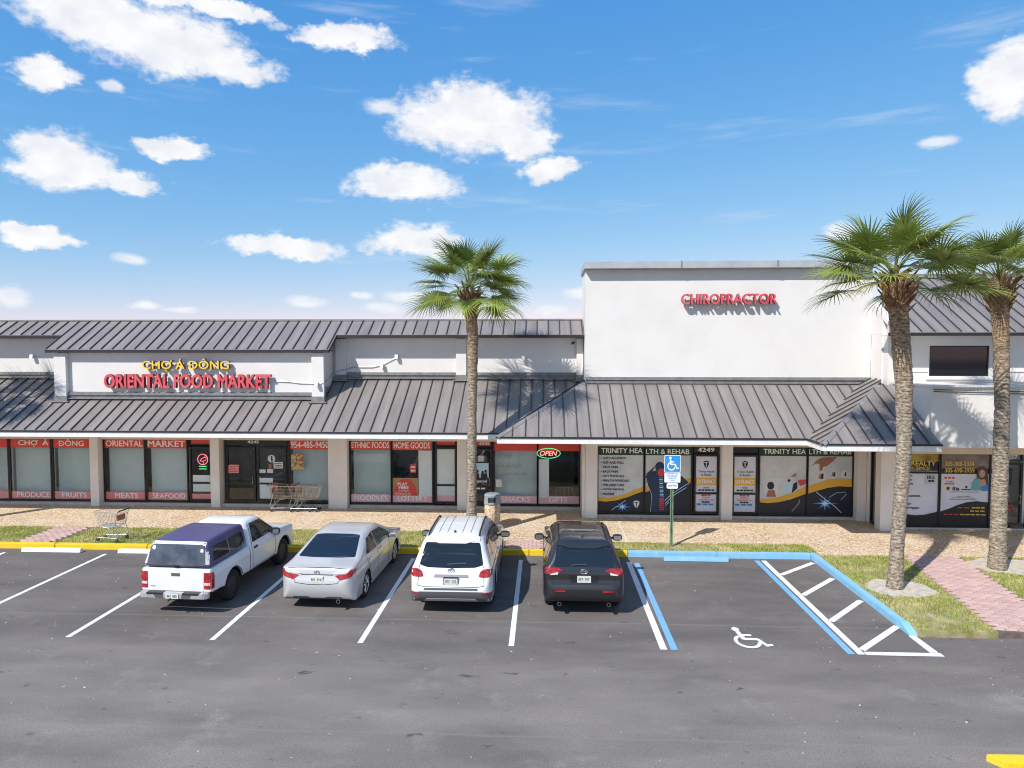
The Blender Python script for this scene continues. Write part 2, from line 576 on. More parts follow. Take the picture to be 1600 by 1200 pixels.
class MB:
    def __init__(self, k=1.0):
        self.v, self.f, self.k = [], [], k

    def add(self, vs_, fs):
        n = len(self.v)
        self.v += [(a * self.k, b * self.k, c * self.k) for a, b, c in vs_]
        self.f += [tuple(i + n for i in q) for q in fs]
        return self

    def box(self, x0, x1, y0, y1, z0, z1):
        x0, x1 = min(x0, x1), max(x0, x1)
        y0, y1 = min(y0, y1), max(y0, y1)
        z0, z1 = min(z0, z1), max(z0, z1)
        return self.add([(x0, y0, z0), (x1, y0, z0), (x1, y1, z0), (x0, y1, z0), (x0, y0, z1), (x1, y0, z1), (x1, y1, z1), (x0, y1, z1)],
                        [(0, 3, 2, 1), (4, 5, 6, 7), (0, 1, 5, 4), (1, 2, 6, 5), (2, 3, 7, 6), (3, 0, 4, 7)])

    def prism(self, pts, lo, hi, axis='z'):
        """polygon pts extruded between lo and hi along axis (z: pts=(x,y); y: pts=(x,z); x: pts=(y,z))"""
        def P(p, h):
            return (p[0], p[1], h) if axis == 'z' else ((p[0], h, p[1]) if axis == 'y' else (h, p[0], p[1]))
        a = sum(pts[i][0] * pts[(i + 1) % len(pts)][1] - pts[(i + 1) % len(pts)][0] * pts[i][1] for i in range(len(pts)))
        if (a < 0) != (axis == 'y'):
            pts = pts[::-1]
        n = len(pts)
        vs_ = [P(p, lo) for p in pts] + [P(p, hi) for p in pts]
        fs = [tuple(range(n))[::-1], tuple(range(n, 2 * n))] + [(i, (i + 1) % n, n + (i + 1) % n, n + i) for i in range(n)]
        return self.add(vs_, fs)

    def tube(self, path, r, seg=8, cap=True):
        path = [Vector(p) for p in path]
        rs = r if isinstance(r, (list, tuple)) else [r] * len(path)
        vs_, fs = [], []
        ref = None
        for i, p in enumerate(path):
            d = (path[min(i + 1, len(path) - 1)] - path[max(i - 1, 0)]).normalized()
            if ref is None:
                ref = Vector((0, 0, 1)) if abs(d.z) < 0.9 else Vector((1, 0, 0))
            a = d.cross(ref)
            if a.length < 1e-4:
                a = d.cross(Vector((0.3, 1, 0)))
            a.normalize()
            b = d.cross(a).normalized()
            for j in range(seg):
                t = 2 * math.pi * j / seg
                vs_.append(tuple(p + a * (math.cos(t) * rs[i]) + b * (math.sin(t) * rs[i])))
        for i in range(len(path) - 1):
            for j in range(seg):
                k = (j + 1) % seg
                fs.append((i * seg + j, (i + 1) * seg + j, (i + 1) * seg + k, i * seg + k))
        if cap:
            fs.append(tuple(range(seg)))
            fs.append(tuple(range((len(path) - 1) * seg, len(path) * seg))[::-1])
        return self.add(vs_, fs)

    def lathe(self, prof, c=(0, 0, 0), seg=24, axis='z'):
        vs_, fs = [], []
        for r, h in prof:
            for j in range(seg):
                t = 2 * math.pi * j / seg
                if axis == 'z':
                    vs_.append((c[0] + r * math.cos(t), c[1] + r * math.sin(t), c[2] + h))
                else:
                    vs_.append((c[0] + h, c[1] + r * math.cos(t), c[2] + r * math.sin(t)))
        for i in range(len(prof) - 1):
            for j in range(seg):
                k = (j + 1) % seg
                fs.append((i * seg + j, i * seg + k, (i + 1) * seg + k, (i + 1) * seg + j))
        fs.append(tuple(range(seg))[::-1])
        fs.append(tuple(range((len(prof) - 1) * seg, len(prof) * seg)))
        return self.add(vs_, fs)

    def mesh(self, name, smooth=False, bevel=0.0):
        me = bpy.data.meshes.new(name)
        me.from_pydata(self.v, [], self.f)
        if bevel > 0:
            bm = bmesh.new()
            bm.from_mesh(me)
            bmesh.ops.bevel(bm, geom=bm.edges[:], offset=bevel, segments=2, affect='EDGES', clamp_overlap=True)
            bm.to_mesh(me)
            bm.free()
        me.update()
        if smooth:
            me.shade_smooth()
            me.set_sharp_from_angle(angle=math.radians(40))
        return me

    def build(self, name, m, parent=None, smooth=False, bevel=0.0, local=False):
        return link(name, self.mesh(name, smooth, bevel), m, parent, local)


def struct(o):
    o['kind'] = 'structure'
    return o


def stuff(o):
    o['kind'] = 'stuff'
    return o


def clip(poly, region):
    """Sutherland-Hodgman: clip polygon by a convex counter-clockwise region"""
    out = list(poly)
    n = len(region)
    for i in range(n):
        ax, ay = region[i]
        bx_, by_ = region[(i + 1) % n]
        inp, out = out, []
        if not inp:
            break

        def side(p):
            return (bx_ - ax) * (p[1] - ay) - (by_ - ay) * (p[0] - ax)
        for j in range(len(inp)):
            p, q = inp[j], inp[(j + 1) % len(inp)]
            sp_, sq = side(p), side(q)
            if sp_ >= 0:
                out.append(p)
            if (sp_ >= 0) != (sq >= 0):
                t_ = sp_ / (sp_ - sq)
                out.append((p[0] + (q[0] - p[0]) * t_, p[1] + (q[1] - p[1]) * t_))
    return out


_txt_cache = {}


def text_raw(s, bold=0.0, shear=0.0, extrude=0.0, space=1.0):
    key = (s, bold, shear, extrude, space)
    if key in _txt_cache:
        return _txt_cache[key]
    cu = bpy.data.curves.new('t', 'FONT')
    cu.body = s
    cu.resolution_u = 3
    cu.offset = 0.0
    cu.shear = shear
    cu.extrude = extrude
    cu.space_character = space
    cu.fill_mode = 'BOTH' if extrude > 0 else 'FRONT'
    ob = bpy.data.objects.new('t', cu)
    COL.objects.link(ob)
    dg = bpy.context.evaluated_depsgraph_get()
    me = bpy.data.meshes.new_from_object(ob.evaluated_get(dg))
    vs_ = [tuple(v_.co) for v_ in me.vertices]
    fs = [tuple(p.vertices) for p in me.polygons]
    bpy.data.objects.remove(ob)
    bpy.data.curves.remove(cu)
    bpy.data.meshes.remove(me)
    if bold > 0:                                     # heavier strokes: overlaid copies, each a hair proud of the last
        v0, f0 = vs_, fs
        vs_, fs = [], []
        dz = 0.004 if extrude > 0 else 0.0002
        for ci, (dx, dy) in enumerate(((0, 0), (-1, 0), (1, 0), (0, 0.7), (0, -0.7))):
            n0 = len(vs_)
            vs_ += [(a + dx * bold, b + dy * bold, c + ci * dz) for a, b, c in v0]
            fs += [tuple(i + n0 for i in f) for f in f0]
    _txt_cache[key] = (vs_, fs)
    return vs_, fs


def fit_text(s, x0, x1, z0, z1, y, bold=0.012, shear=0.0, depth=0.0):
    """text stretched into the rectangle, standing in the XZ plane at y, facing -Y (survey units)"""
    vs_, fs = text_raw(s.replace('Đ', 'D').replace('Ợ', 'O'), bold, shear, 0.5 if depth > 0 else 0.0)
    vs_, fs = list(vs_), list(fs)
    letters = None
    for ci, ch in enumerate(s):                      # marks the font has no glyph for
        if ch not in 'ĐỢ':
            continue
        letters = letters or split_letters(vs_, fs)
        lt = np.array(letters[len(s[:ci].replace(' ', ''))][0])
        xa, xb, za, zb_ = lt[:, 0].min(), lt[:, 0].max(), lt[:, 1].min(), lt[:, 1].max()
        w_, h_, zm_ = xb - xa, zb_ - za, (za + zb_) / 2
        top_, bot_ = lt[:, 2].max(), lt[:, 2].min()
        if ch == 'Đ':
            marks = [[(xa - 0.16 * w_, zm_ - 0.07 * h_), (xa + 0.50 * w_, zm_ - 0.07 * h_), (xa + 0.50 * w_, zm_ + 0.07 * h_), (xa - 0.16 * w_, zm_ + 0.07 * h_)]]
        else:
            marks = [[(xa + w_ * (0.5 + 0.10 * math.cos(t_ * math.pi / 4)), za - 0.20 * h_ + 0.09 * h_ * math.sin(t_ * math.pi / 4)) for t_ in range(8)],
                     [(xa + 0.80 * w_, za + 0.78 * h_), (xa + 0.96 * w_, za + 0.80 * h_), (xa + 1.10 * w_, za + 0.98 * h_), (xa + 1.04 * w_, za + 1.10 * h_), (xa + 0.92 * w_, za + 0.96 * h_)]]
        for q in marks:
            n0, m_ = len(vs_), len(q)
            vs_ += [(x_, z_, top_ + (0.02 if depth > 0 else 0.0)) for x_, z_ in q]
            fs.append(tuple(range(n0, n0 + m_)))
            if depth > 0:
                vs_ += [(x_, z_, bot_) for x_, z_ in q]
                fs += [(n0 + j, n0 + m_ + j, n0 + m_ + (j + 1) % m_, n0 + (j + 1) % m_) for j in range(m_)]
    a = np.array(vs_)
    mn, mx = a.min(0), a.max(0)
    out = []
    for p in vs_:
        X = x0 + (p[0] - mn[0]) / (mx[0] - mn[0]) * (x1 - x0)
        Z = z0 + (p[1] - mn[1]) / (mx[1] - mn[1]) * (z1 - z0)
        Y = y - (p[2] + 0.5) * depth if depth > 0 else y - p[2]
        out.append((X, Y, Z))
    return out, fs


def text_obj(s, x0, x1, z0, z1, y, m, parent, name='lettering', bold=0.012, shear=0.0, depth=0.0):
    vs_, fs = fit_text(s, x0, x1, z0, z1, y, bold, shear, depth)
    return MB(K).add(vs_, fs).build(name, m, parent)


def split_letters(vs_, fs):
    """split a text mesh into its letters (shells whose x ranges overlap belong together)"""
    par = list(range(len(vs_)))

    def find(i):
        while par[i] != i:
            par[i] = par[par[i]]
            i = par[i]
        return i
    for f in fs:
        for i in f[1:]:
            par[find(i)] = find(f[0])
    comp = {}
    for i in range(len(vs_)):
        comp.setdefault(find(i), []).append(i)
    items = sorted([[min(vs_[i][0] for i in c), max(vs_[i][0] for i in c), list(c)] for c in comp.values() if len(c) > 2])
    merged = []
    for it in items:
        if merged:
            m_ = merged[-1]
            ov = min(m_[1], it[1]) - max(m_[0], it[0])
            if ov > 0.45 * min(m_[1] - m_[0], it[1] - it[0]):
                m_[0], m_[1] = min(m_[0], it[0]), max(m_[1], it[1])
                m_[2] += it[2]
                continue
        merged.append(it)
    res = []
    for _, _, idx in merged:
        mp = {g: k_ for k_, g in enumerate(idx)}
        res.append(([vs_[i] for i in idx], [tuple(mp[i] for i in f) for f in fs if f[0] in mp]))
    return res

# ------------------------------------------------------------------ ground (survey units)


def sheet(pts, z, name, m, parent=None):
    a = sum(pts[i][0] * pts[(i + 1) % len(pts)][1] - pts[(i + 1) % len(pts)][0] * pts[i][1] for i in range(len(pts)))
    if a < 0:
        pts = pts[::-1]
    return MB(K).add([(x, y, z) for x, y in pts], [tuple(range(len(pts)))]).build(name, m, parent)


lot = struct(sheet([(-400, -400), (400, -400), (400, 400), (-400, 400)], 0.0, 'parking_lot', M_ASPH))


def stripe(x0, y0, x1, y1, w, m, z=0.004, name='parking_line'):
    d = Vector((x1 - x0, y1 - y0))
    n = Vector((-d.y, d.x)).normalized() * w / 2
    return sheet([(x0 - n.x, y0 - n.y), (x1 - n.x, y1 - n.y), (x1 + n.x, y1 + n.y), (x0 + n.x, y0 + n.y)], z, name, m, lot)


for x in (-17.9, -15.0, -12.1, -9.32, -6.43, -3.52, -0.61):
    stripe(x, 18.1, x, 12.72, 0.105, M_LINE)
stripe(2.26, 18.05, 2.26, 12.70, 0.13, M_LINE)
stripe(2.46, 17.98, 2.46, 12.70, 0.13, M_BLINE)
stripe(5.70, 18.33, 5.70, 12.66, 0.13, M_BLINE)
stripe(5.88, 18.33, 5.88, 12.66, 0.13, M_LINE)
for (a, b) in (((5.96, 17.18), (7.13, 18.20)), ((5.96, 15.74), (7.13, 16.96)), ((5.96, 14.22), (7.13, 15.46)), ((5.97, 12.86), (7.2, 14.02))):
    stripe(*a, *b, 0.13, M_LINE)
sheet([(5.96, 12.64), (7.36, 12.64), (7.36, 12.78), (5.96, 12.78)], 0.004, 'parking_line', M_LINE, lot)
sheet([(7.18, 13.55), (7.32, 13.55), (7.34, 12.80), (7.18, 12.80)], 0.004, 'parking_line', M_LINE, lot)


def arc(cx, cy, r, a0, a1, n=14):
    return [(cx + r * math.cos(math.radians(a0 + (a1 - a0) * i / n)), cy + r * math.sin(math.radians(a0 + (a1 - a0) * i / n))) for i in range(n + 1)]


def thick(path, w):
    """outline of a polyline with width w"""
    L, R_ = [], []
    for i, p in enumerate(path):
        a = Vector(path[max(i - 1, 0)])
        b = Vector(path[min(i + 1, len(path) - 1)])
        d = (b - a).normalized()
        n = Vector((-d.y, d.x)) * w / 2
        L.append((p[0] + n.x, p[1] + n.y))
        R_.append((p[0] - n.x, p[1] - n.y))
    return L, R_


def wheelchair_parts():
    """access symbol in a unit square, as quads strips"""
    polys = []
    polys.append(arc(0.33, 0.90, 0.095, 0, 360, 16)[:-1])

    def strip(path, w):
        L, R_ = thick(path, w)
        for i in range(len(path) - 1):
            polys.append([L[i], R_[i], R_[i + 1], L[i + 1]])
    strip([(0.34, 0.79), (0.38, 0.42)], 0.11)
    strip([(0.36, 0.62), (0.62, 0.62)], 0.08)
    strip([(0.37, 0.44), (0.70, 0.44), ], 0.10)
    strip([(0.69, 0.46), (0.84, 0.12)], 0.09)
    strip([(0.81, 0.15), (0.97, 0.20)], 0.08)
    strip(arc(0.42, 0.32, 0.27, 118, 350, 18), 0.085)
    return polys


wm = MB(K)
for i, q in enumerate(wheelchair_parts()):
    z = 0.0042 + 0.0006 * i
    pts = [(3.60 + p[0] * 0.80, 12.80 + p[1] * 1.02, z) for p in q]
    a = sum(pts[j][0] * pts[(j + 1) % len(pts)][1] - pts[(j + 1) % len(pts)][0] * pts[j][1] for j in range(len(pts)))
    if a < 0:
        pts = pts[::-1]
    wm.add(pts, [tuple(range(len(pts)))])
wm.build('wheelchair_symbol', M_LINE, lot)

# kerbs: one cast-concrete run, each painted length an object of its own
KZ = 0.15


def kerb_run(x0, x1, y0, y1, m, name='kerb'):
    return struct(MB(K).box(x0, x1, y0, y1, -0.1, KZ).build(name, m, None, bevel=0.02))


n_k = 12
xs_k = [-30 + (2.30 + 30) * i / n_k for i in range(n_k + 1)]
for i in range(n_k):
    kerb_run(xs_k[i] + 0.004, xs_k[i + 1] - 0.004, 18.50, 18.66, M_YEL)
for a, b in ((2.308, 4.70), (4.708, 7.195)):
    kerb_run(a, b, 18.50, 18.66, M_BLUE)
for a, b in ((16.3, 18.66), (13.9, 16.292)):
    kerb_run(7.20, 7.36, a, b, M_BLUE)
struct(MB(K).prism([(13.9, -0.1), (13.9, KZ), (13.55, 0.02), (13.5, -0.1)], 7.2, 7.36, 'x').build('kerb', M_BLUE, None))
# yellow kerb nose of the island on the other side of the lane
struct(MB(K).prism([(6.05, 9.39), (9.0, 9.46), (9.0, 9.2), (6.2, 9.2)], -0.05, 0.10).build('kerb', M_YEL, None, bevel=0.015))

# pavement: exposed aggregate slabs
SW = [[(-30, 20.40), (-2.62, 20.40), (-2.62, 27.0), (-30, 27.0)],
      [(-2.62, 19.47), (7.42, 19.47), (9.9, 21.2), (9.9, 27.0), (-2.62, 27.0)],
      [(7.42, 18.47), (30, 18.47), (30, 27.0), (9.9, 27.0), (9.9, 21.2), (7.42, 19.47)]]
pave = []
for i, p in enumerate(SW):
    pave.append(struct(MB(K).prism(p, -0.1, KZ).build('pavement', M_AGG)))
for x in (-22.0, -17.2, -12.35, -7.5):
    sheet([(x - 0.025, 20.41), (x + 0.025, 20.41), (x + 0.025, 23.1), (x - 0.025, 23.1)], KZ + 0.004, 'joint_strip', M_JOINT, pave[0])
for (a, b) in (((-2.62, 20.42), (-2.62, 23.1)), ((-1.2, 20.7), (1.2, 21.9)), ((2.4, 19.5), (2.4, 22.2))):
    d = Vector((b[0] - a[0], b[1] - a[1])).normalized() * 0.025
    sheet([(a[0] - d.y, a[1] + d.x), (a[0] + d.y, a[1] - d.x), (b[0] + d.y, b[1] - d.x), (b[0] - d.y, b[1] + d.x)], KZ + 0.004, 'joint_strip', M_JOINT, pave[1])
d = Vector((9.9 - 7.42, 21.2 - 19.47)).normalized() * 0.025
sheet([(7.42 - d.y, 19.47 + d.x), (7.42 + d.y, 19.47 - d.x), (9.9 + d.y, 21.2 - d.x), (9.9 - d.y, 21.2 + d.x)], KZ + 0.004, 'joint_strip', M_JOINT, pave[2])

# soil beds under the turf
BEDS = [[(-30, 18.66), (-15.22, 18.66), (-15.22, 20.40), (-30, 20.40)],
        [(-13.98, 18.66), (-2.62, 18.66), (-2.62, 20.40), (-13.98, 20.40)],
        [(-2.62, 18.66), (-1.12, 18.66), (-1.12, 19.47), (-2.62, 19.47)],
        [(0.05, 18.66), (7.36, 18.66), (7.42, 18.9), (7.42, 19.47), (0.05, 19.47)],
        [(7.36, 13.50), (8.86, 13.50), (9.60, 18.47), (7.42, 18.47), (7.42, 18.9), (7.36, 18.66)],
        [(10.26, 13.50), (26, 13.50), (26, 18.47), (11.06, 18.47), (10.75, 16.4)]]
for b in BEDS:
    struct(MB(K).prism(b, -0.1, 0.125).build('turf_bed', M_SOIL))


def ragged(cx, cy, rx, ry, n, seed, j=0.12):
    r_ = random.Random(seed)
    return [(cx + rx * (1 + r_.uniform(-j, j)) * math.cos(2 * math.pi * i / n), cy + ry * (1 + r_.uniform(-j, j)) * math.sin(2 * math.pi * i / n)) for i in range(n)]


SANDS = [ragged(8.25, 15.95, 0.72, 0.62, 26, 3), ragged(12.0, 17.72, 1.15, 0.66, 26, 4, 0.16)]
for sp_ in SANDS:
    struct(MB(K).prism(sp_, 0.10, 0.137).build('sand_patch', M_SAND))

# brick paths, each brick laid singly
BL, BW = 0.222, 0.111
bm_ = MB(K).box(-BL / 2 + 0.006, BL / 2 - 0.006, -BW / 2 + 0.006, BW / 2 - 0.006, 0, 0.03)
BRICK_ME = bm_.mesh('brick', bevel=0.005)
BRICK_ME.materials.append(M_BRICK)


def inside(p, poly):
    r = False
    j = len(poly) - 1
    for i in range(len(poly)):
        if (poly[i][1] > p[1]) != (poly[j][1] > p[1]) and p[0] < (poly[j][0] - poly[i][0]) * (p[1] - poly[i][1]) / (poly[j][1] - poly[i][1]) + poly[i][0]:
            r = not r
        j = i
    return r


def brick_path(poly, ang, seed):
    base = struct(MB(K).prism(poly, -0.1, 0.125).build('brick_path', M_MORT))
    r_ = random.Random(seed)
    c = Vector((sum(p[0] for p in poly) / len(poly), sum(p[1] for p in poly) / len(poly)))
    ca, sa = math.cos(ang), math.sin(ang)
    for i in range(-40, 41):
        for j in range(-20, 21):
            lx = (j + (0.5 if i % 2 else 0)) * BL
            ly = i * BW
            x, y = c.x + lx * ca - ly * sa, c.y + lx * sa + ly * ca
            ok = all(inside((x + (dx * ca - dy * sa), y + (dx * sa + dy * ca)), poly) for dx in (-BL * 0.33, BL * 0.33) for dy in (-BW * 0.33, BW * 0.33))
            if not ok:
                continue
            o = bpy.data.objects.new('brick', BRICK_ME)
            COL.objects.link(o)
            o.parent = base
            o.location = (x * K, y * K, (0.122 + r_.uniform(-0.002, 0.003)) * K)
            o.rotation_euler = (r_.uniform(-.01, .01), r_.uniform(-.01, .01), ang + r_.uniform(-.012, .012))
    return base


brick_path([(-15.22, 18.66), (-13.98, 18.66), (-13.98, 20.40), (-15.22, 20.40)], 0.0, 1)
brick_path([(-1.12, 18.66), (0.05, 18.66), (0.05, 19.47), (-1.12, 19.47)], 0.0, 2)
brick_path([(8.86, 13.50), (10.26, 13.50), (10.75, 16.4), (11.06, 18.47), (9.60, 18.47)], math.radians(-8.5), 3)

# wheel stops


def wheel_stop(x, y, m, label):
    L = 0.85
    o = MB(K).prism([(y - 0.075, 0.004), (y + 0.075, 0.004), (y + 0.05, 0.115), (y - 0.05, 0.115)], x - L, x + L, 'x').build('wheel_stop', m, None, bevel=0.012)
    return tag(o, label, 'wheel stop')


wheel_stop(-13.72, 18.22, M_STOP, 'white concrete wheel stop in the empty bay beside the pickup truck')
wheel_stop(-10.95, 18.22, M_STOP, 'white concrete wheel stop in the bay next to the truck, half hidden by it')
wheel_stop(4.07, 18.22, M_BLUE, 'blue painted wheel stop at the head of the empty accessible bay')

# ------------------------------------------------------------------ buildings (survey units)
market = thing('market_building', 'low white shop building with dark metal roofs and red window banners', 'building', (-9 * K, 24 * K, 0))
clinic = thing('clinic_building', 'taller white stucco building with plain parapet above green clinic windows', 'building', (6 * K, 24 * K, 0))
office = thing('office_building', 'two storey white building with black upper window beside the clinic', 'building', (14 * K, 24 * K, 0))

S_ = 0.56            # canopy slope
ZE = 3.13            # canopy eave height
PITCH = 0.37875
X0G = -16.31


def roof_faces(roof, region, zf, axis, grid0, g0, g1, seam=True, th=0.02):
    """standing-seam panels over a convex plan region; zf(x,y) height; seams run along the other axis"""
    a = sum(region[i][0] * region[(i + 1) % len(region)][1] - region[(i + 1) % len(region)][0] * region[i][1] for i in range(len(region)))
    if a < 0:
        region = region[::-1]
    lo, hi = -80, 80
    for k_ in range(g0, g1):
        p0, p1 = grid0 + k_ * PITCH, grid0 + (k_ + 1) * PITCH
        if axis == 'x':
            rect = [(p0, lo), (p1, lo), (p1, hi), (p0, hi)]
        else:
            rect = [(lo, p0), (hi, p0), (hi, p1), (lo, p1)]
        q = clip(rect, region)
        if len(q) < 3:
            continue
        ar = sum(q[i][0] * q[(i + 1) % len(q)][1] - q[(i + 1) % len(q)][0] * q[i][1] for i in range(len(q)))
        if ar < 0.004:
            continue
        n = len(q)
        b = MB(K)
        b.add([(x, y, zf(x, y) - th) for x, y in q] + [(x, y, zf(x, y)) for x, y in q],
              [tuple(range(n))[::-1], tuple(range(n, 2 * n))] + [(i, (i + 1) % n, n + (i + 1) % n, n + i) for i in range(n)])
        b.build('roof_panel', M_ROOF, roof)
        if seam:
            w = 0.013
            rect = [(p0 - w, lo), (p0 + w, lo), (p0 + w, hi), (p0 - w, hi)] if axis == 'x' else [(lo, p0 - w), (hi, p0 - w), (hi, p0 + w), (lo, p0 + w)]
            q = clip(rect, region)
            ar = sum(q[i][0] * q[(i + 1) % len(q)][1] - q[(i + 1) % len(q)][0] * q[i][1] for i in range(len(q))) if len(q) > 2 else 0
            if ar > 0.004:
                n = len(q)
                b = MB(K)
                b.add([(x, y, zf(x, y) + 0.002) for x, y in q] + [(x, y, zf(x, y) + 0.042) for x, y in q],
                      [tuple(range(n))[::-1], tuple(range(n, 2 * n))] + [(i, (i + 1) % n, n + (i + 1) % n, n + i) for i in range(n)])
                b.build('roof_seam', M_SEAM, roof)


def cap_strip(roof, p, q, w=0.09, h=0.03):
    """folded flashing along a hip or ridge between 3d points"""
    p, q = Vector(p), Vector(q)
    d = (q - p).normalized()
    s_ = d.cross(Vector((0, 0, 1))).normalized() * w
    u_ = Vector((0, 0, h))
    dr = Vector((0, 0, -0.035))
    vs_ = [p - s_ + dr, p + u_, p + s_ + dr, q - s_ + dr, q + u_, q + s_ + dr]
    MB(K).add([tuple(x) for x in vs_], [(0, 3, 4, 1), (1, 4, 5, 2), (0, 1, 2), (3, 5, 4), (0, 2, 5, 3)]).build('hip_cap', M_FLASH, roof)


def part_empty(name, parent):
    o = bpy.data.objects.new(name, None)
    COL.objects.link(o)
    o.parent = parent
    o.location = -worldorg(parent)
    o.empty_display_size = 0.1
    return o


# ---- market canopy roof
EM, EC, EO = 20.60, 19.70, 18.60           # eave lines of market, clinic, office canopies
zm = lambda x, y: ZE + S_ * (y - EM)
zc = lambda x, y: ZE + S_ * (y - EC)
zo = lambda x, y: ZE + S_ * (y - EO)
zl = lambda x, y: ZE + S_ * (x + 1.33)
zr = lambda x, y: ZE + S_ * (x - 7.50)
BX0, BX1, BY = -16.31, -7.22, 22.16        # sign box of the market
YW = 23.30
r_can = MB(K).box(-28, -1.38, EM + 0.05, 23.2, 2.955, 2.985).build('canopy_roof', M_WHITE, market)
roof_faces(r_can, [(-28, EM), (BX0, EM), (BX0, YW), (-28, YW)], zm, 'x', X0G, -31, 0)
roof_faces(r_can, [(BX0, EM), (BX1, EM), (BX1, BY), (BX0, BY)], zm, 'x', X0G, 0, 24)
roof_faces(r_can, [(BX1, EM), (-1.33, EM), (1.34, 23.27), (1.34, YW), (BX1, YW)], zm, 'x', X0G, 24, 50)
MB(K).box(-28, -1.33, EM - 0.035, EM + 0.02, 2.93, 3.08).build('fascia', M_WHITE, r_can)
MB(K).box(-28, -1.33, EM - 0.06, EM + 0.015, 3.082, 3.128).build('drip_edge', M_DRIP, r_can)

# ---- clinic canopy roof
r_cc = MB(K).box(-1.28, 7.5, EC + 0.05, 22.25, 2.955, 2.985).build('canopy_roof', M_WHITE, clinic)
roof_faces(r_cc, [(-1.33, EC), (7.50, EC), (10.10, 22.30), (1.27, 22.30)], zc, 'x', -1.30, 0, 32)
roof_faces(r_cc, [(-1.33, EC), (1.34, 22.37), (1.34, 23.27), (-1.33, 20.60)], zl, 'y', 19.88, -1, 10)
cap_strip(r_cc, (-1.36, EC - 0.03, ZE), (1.27, 22.30, zc(0, 22.30)))
MB(K).box(-1.36, 7.5, EC - 0.035, EC + 0.02, 2.93, 3.08).build('fascia', M_WHITE, r_cc)
MB(K).box(-1.40, 7.5, EC - 0.06, EC + 0.015, 3.082, 3.128).build('drip_edge', M_DRIP, r_cc)
MB(K).box(-1.365, -1.30, EC + 0.022, EM - 0.06, 2.93, 3.08).build('fascia', M_WHITE, r_cc)

# ---- office canopy roof
r_co = MB(K).box(7.55, 10.55, EO + 0.05, 21.2, 2.955, 2.985).build('canopy_roof', M_WHITE, office)
roof_faces(r_co, [(7.50, EO), (10.57, EO), (10.57, 21.2), (10.10, 21.2)], zo, 'x', 7.62, -1, 9)
roof_faces(r_co, [(7.50, EO), (10.36, 21.46), (10.36, 22.30), (10.10, 22.30), (7.50, EC)], zr, 'y', 18.75, -1, 11)
cap_strip(r_co, (7.46, EO - 0.04, ZE), (10.10, 21.2, zo(0, 21.2)))
cap_strip(r_co, (7.50, EC - 0.02, ZE + 0.01), (10.10, 22.30, zc(0, 22.30) + 0.01), 0.10, 0.012)
cap_strip(r_co, (10.52, EO, ZE + 0.03), (10.52, 21.2, zo(0, 21.2) + 0.03), 0.07, 0.03)
MB(K).box(7.46, 10.57, EO - 0.035, EO + 0.02, 2.93, 3.08).build('fascia', M_WHITE, r_co)
MB(K).box(7.43, 10.59, EO - 0.06, EO + 0.015, 3.082, 3.128).build('drip_edge', M_DRIP, r_co)
MB(K).box(7.462, 7.52, EO + 0.022, EC - 0.04, 2.93, 3.08).build('fascia', M_WHITE, r_co)
MB(K).box(7.435, 7.515, EO + 0.018, EC - 0.062, 3.082, 3.128).build('drip_edge', M_DRIP, r_co)

# ---- market walls
mw = MB(K)
mw.box(-28, 1.33, YW, YW + 0.25, 2.50, 6.05)
mw.build('wall', M_STUCCO, market)
MB(K).box(-28, 1.24, YW - 0.012, YW - 0.002, 2.50, 2.953).build('lintel', M_TAN, market)
# sign box
sb = MB(K)
sb.box(BX0 + 0.05, BX1 - 0.05, BY, YW - 0.002, 3.6, 5.60)
sb.build('sign_box_wall', M_STUCCO, market)


def moulding(parent, x0, x1, y, z0, z1, name='moulding'):
    h = z1 - z0
    b = MB(K)
    b.box(x0, x1, y - 0.05, y - 0.002, z0, z0 + h * 0.45)
    b.box(x0, x1, y - 0.09, y - 0.002, z0 + h * 0.45 + 0.001, z0 + h * 0.75)
    b.box(x0, x1, y - 0.07, y - 0.002, z0 + h * 0.75 + 0.001, z1)
    b.box(x0, x1, y - 0.12, y - 0.002, z0 - 0.035, z0 - 0.003)
    return b.build(name, M_TRIM, parent)


moulding(market, -28, BX0 + 0.04, YW, 4.70, 4.88)
moulding(market, -6.80, -3.02, YW, 4.70, 4.88)
moulding(market, -2.63, 1.20, YW, 4.70, 4.88)
moulding(market, -15.90, -7.61, BY, 4.05, 4.25)


def pilaster(parent, x0, x1, y, z0, z1, pr=0.15):
    p_ = MB(K).box(x0, x1, y - pr, y - 0.003, z0, z1).build('pilaster', M_STUCCO, parent)
    MB(K).box(x0 - 0.02, x1 + 0.02, y - pr - 0.02, y - 0.004, z0 - 0.17, z0 - 0.002).build('pilaster_base', M_TRIM, p_)
    MB(K).box(x0 - 0.10, x1 + 0.10, y - pr - 0.09, y - 0.004, z0 - 0.21, z0 - 0.172).build('flashing', M_FLASH, p_)


pilaster(market, -16.31, -15.91, BY, 4.12, 5.54)
pilaster(market, -7.60, -7.20, BY, 4.12, 5.54)
pilaster(market, -7.16, -6.80, YW, 4.80, 6.03, 0.13)
pilaster(market, -3.00, -2.65, YW, 4.80, 6.03, 0.13)
pilaster(market, 1.10, 1.32, YW, 4.80, 6.03, 0.13)
MB(K).box(BX1 - 0.045, BX1 - 0.01, BY + 0.05, YW - 0.15, 4.2, 4.42).build('moulding', M_TRIM, market)

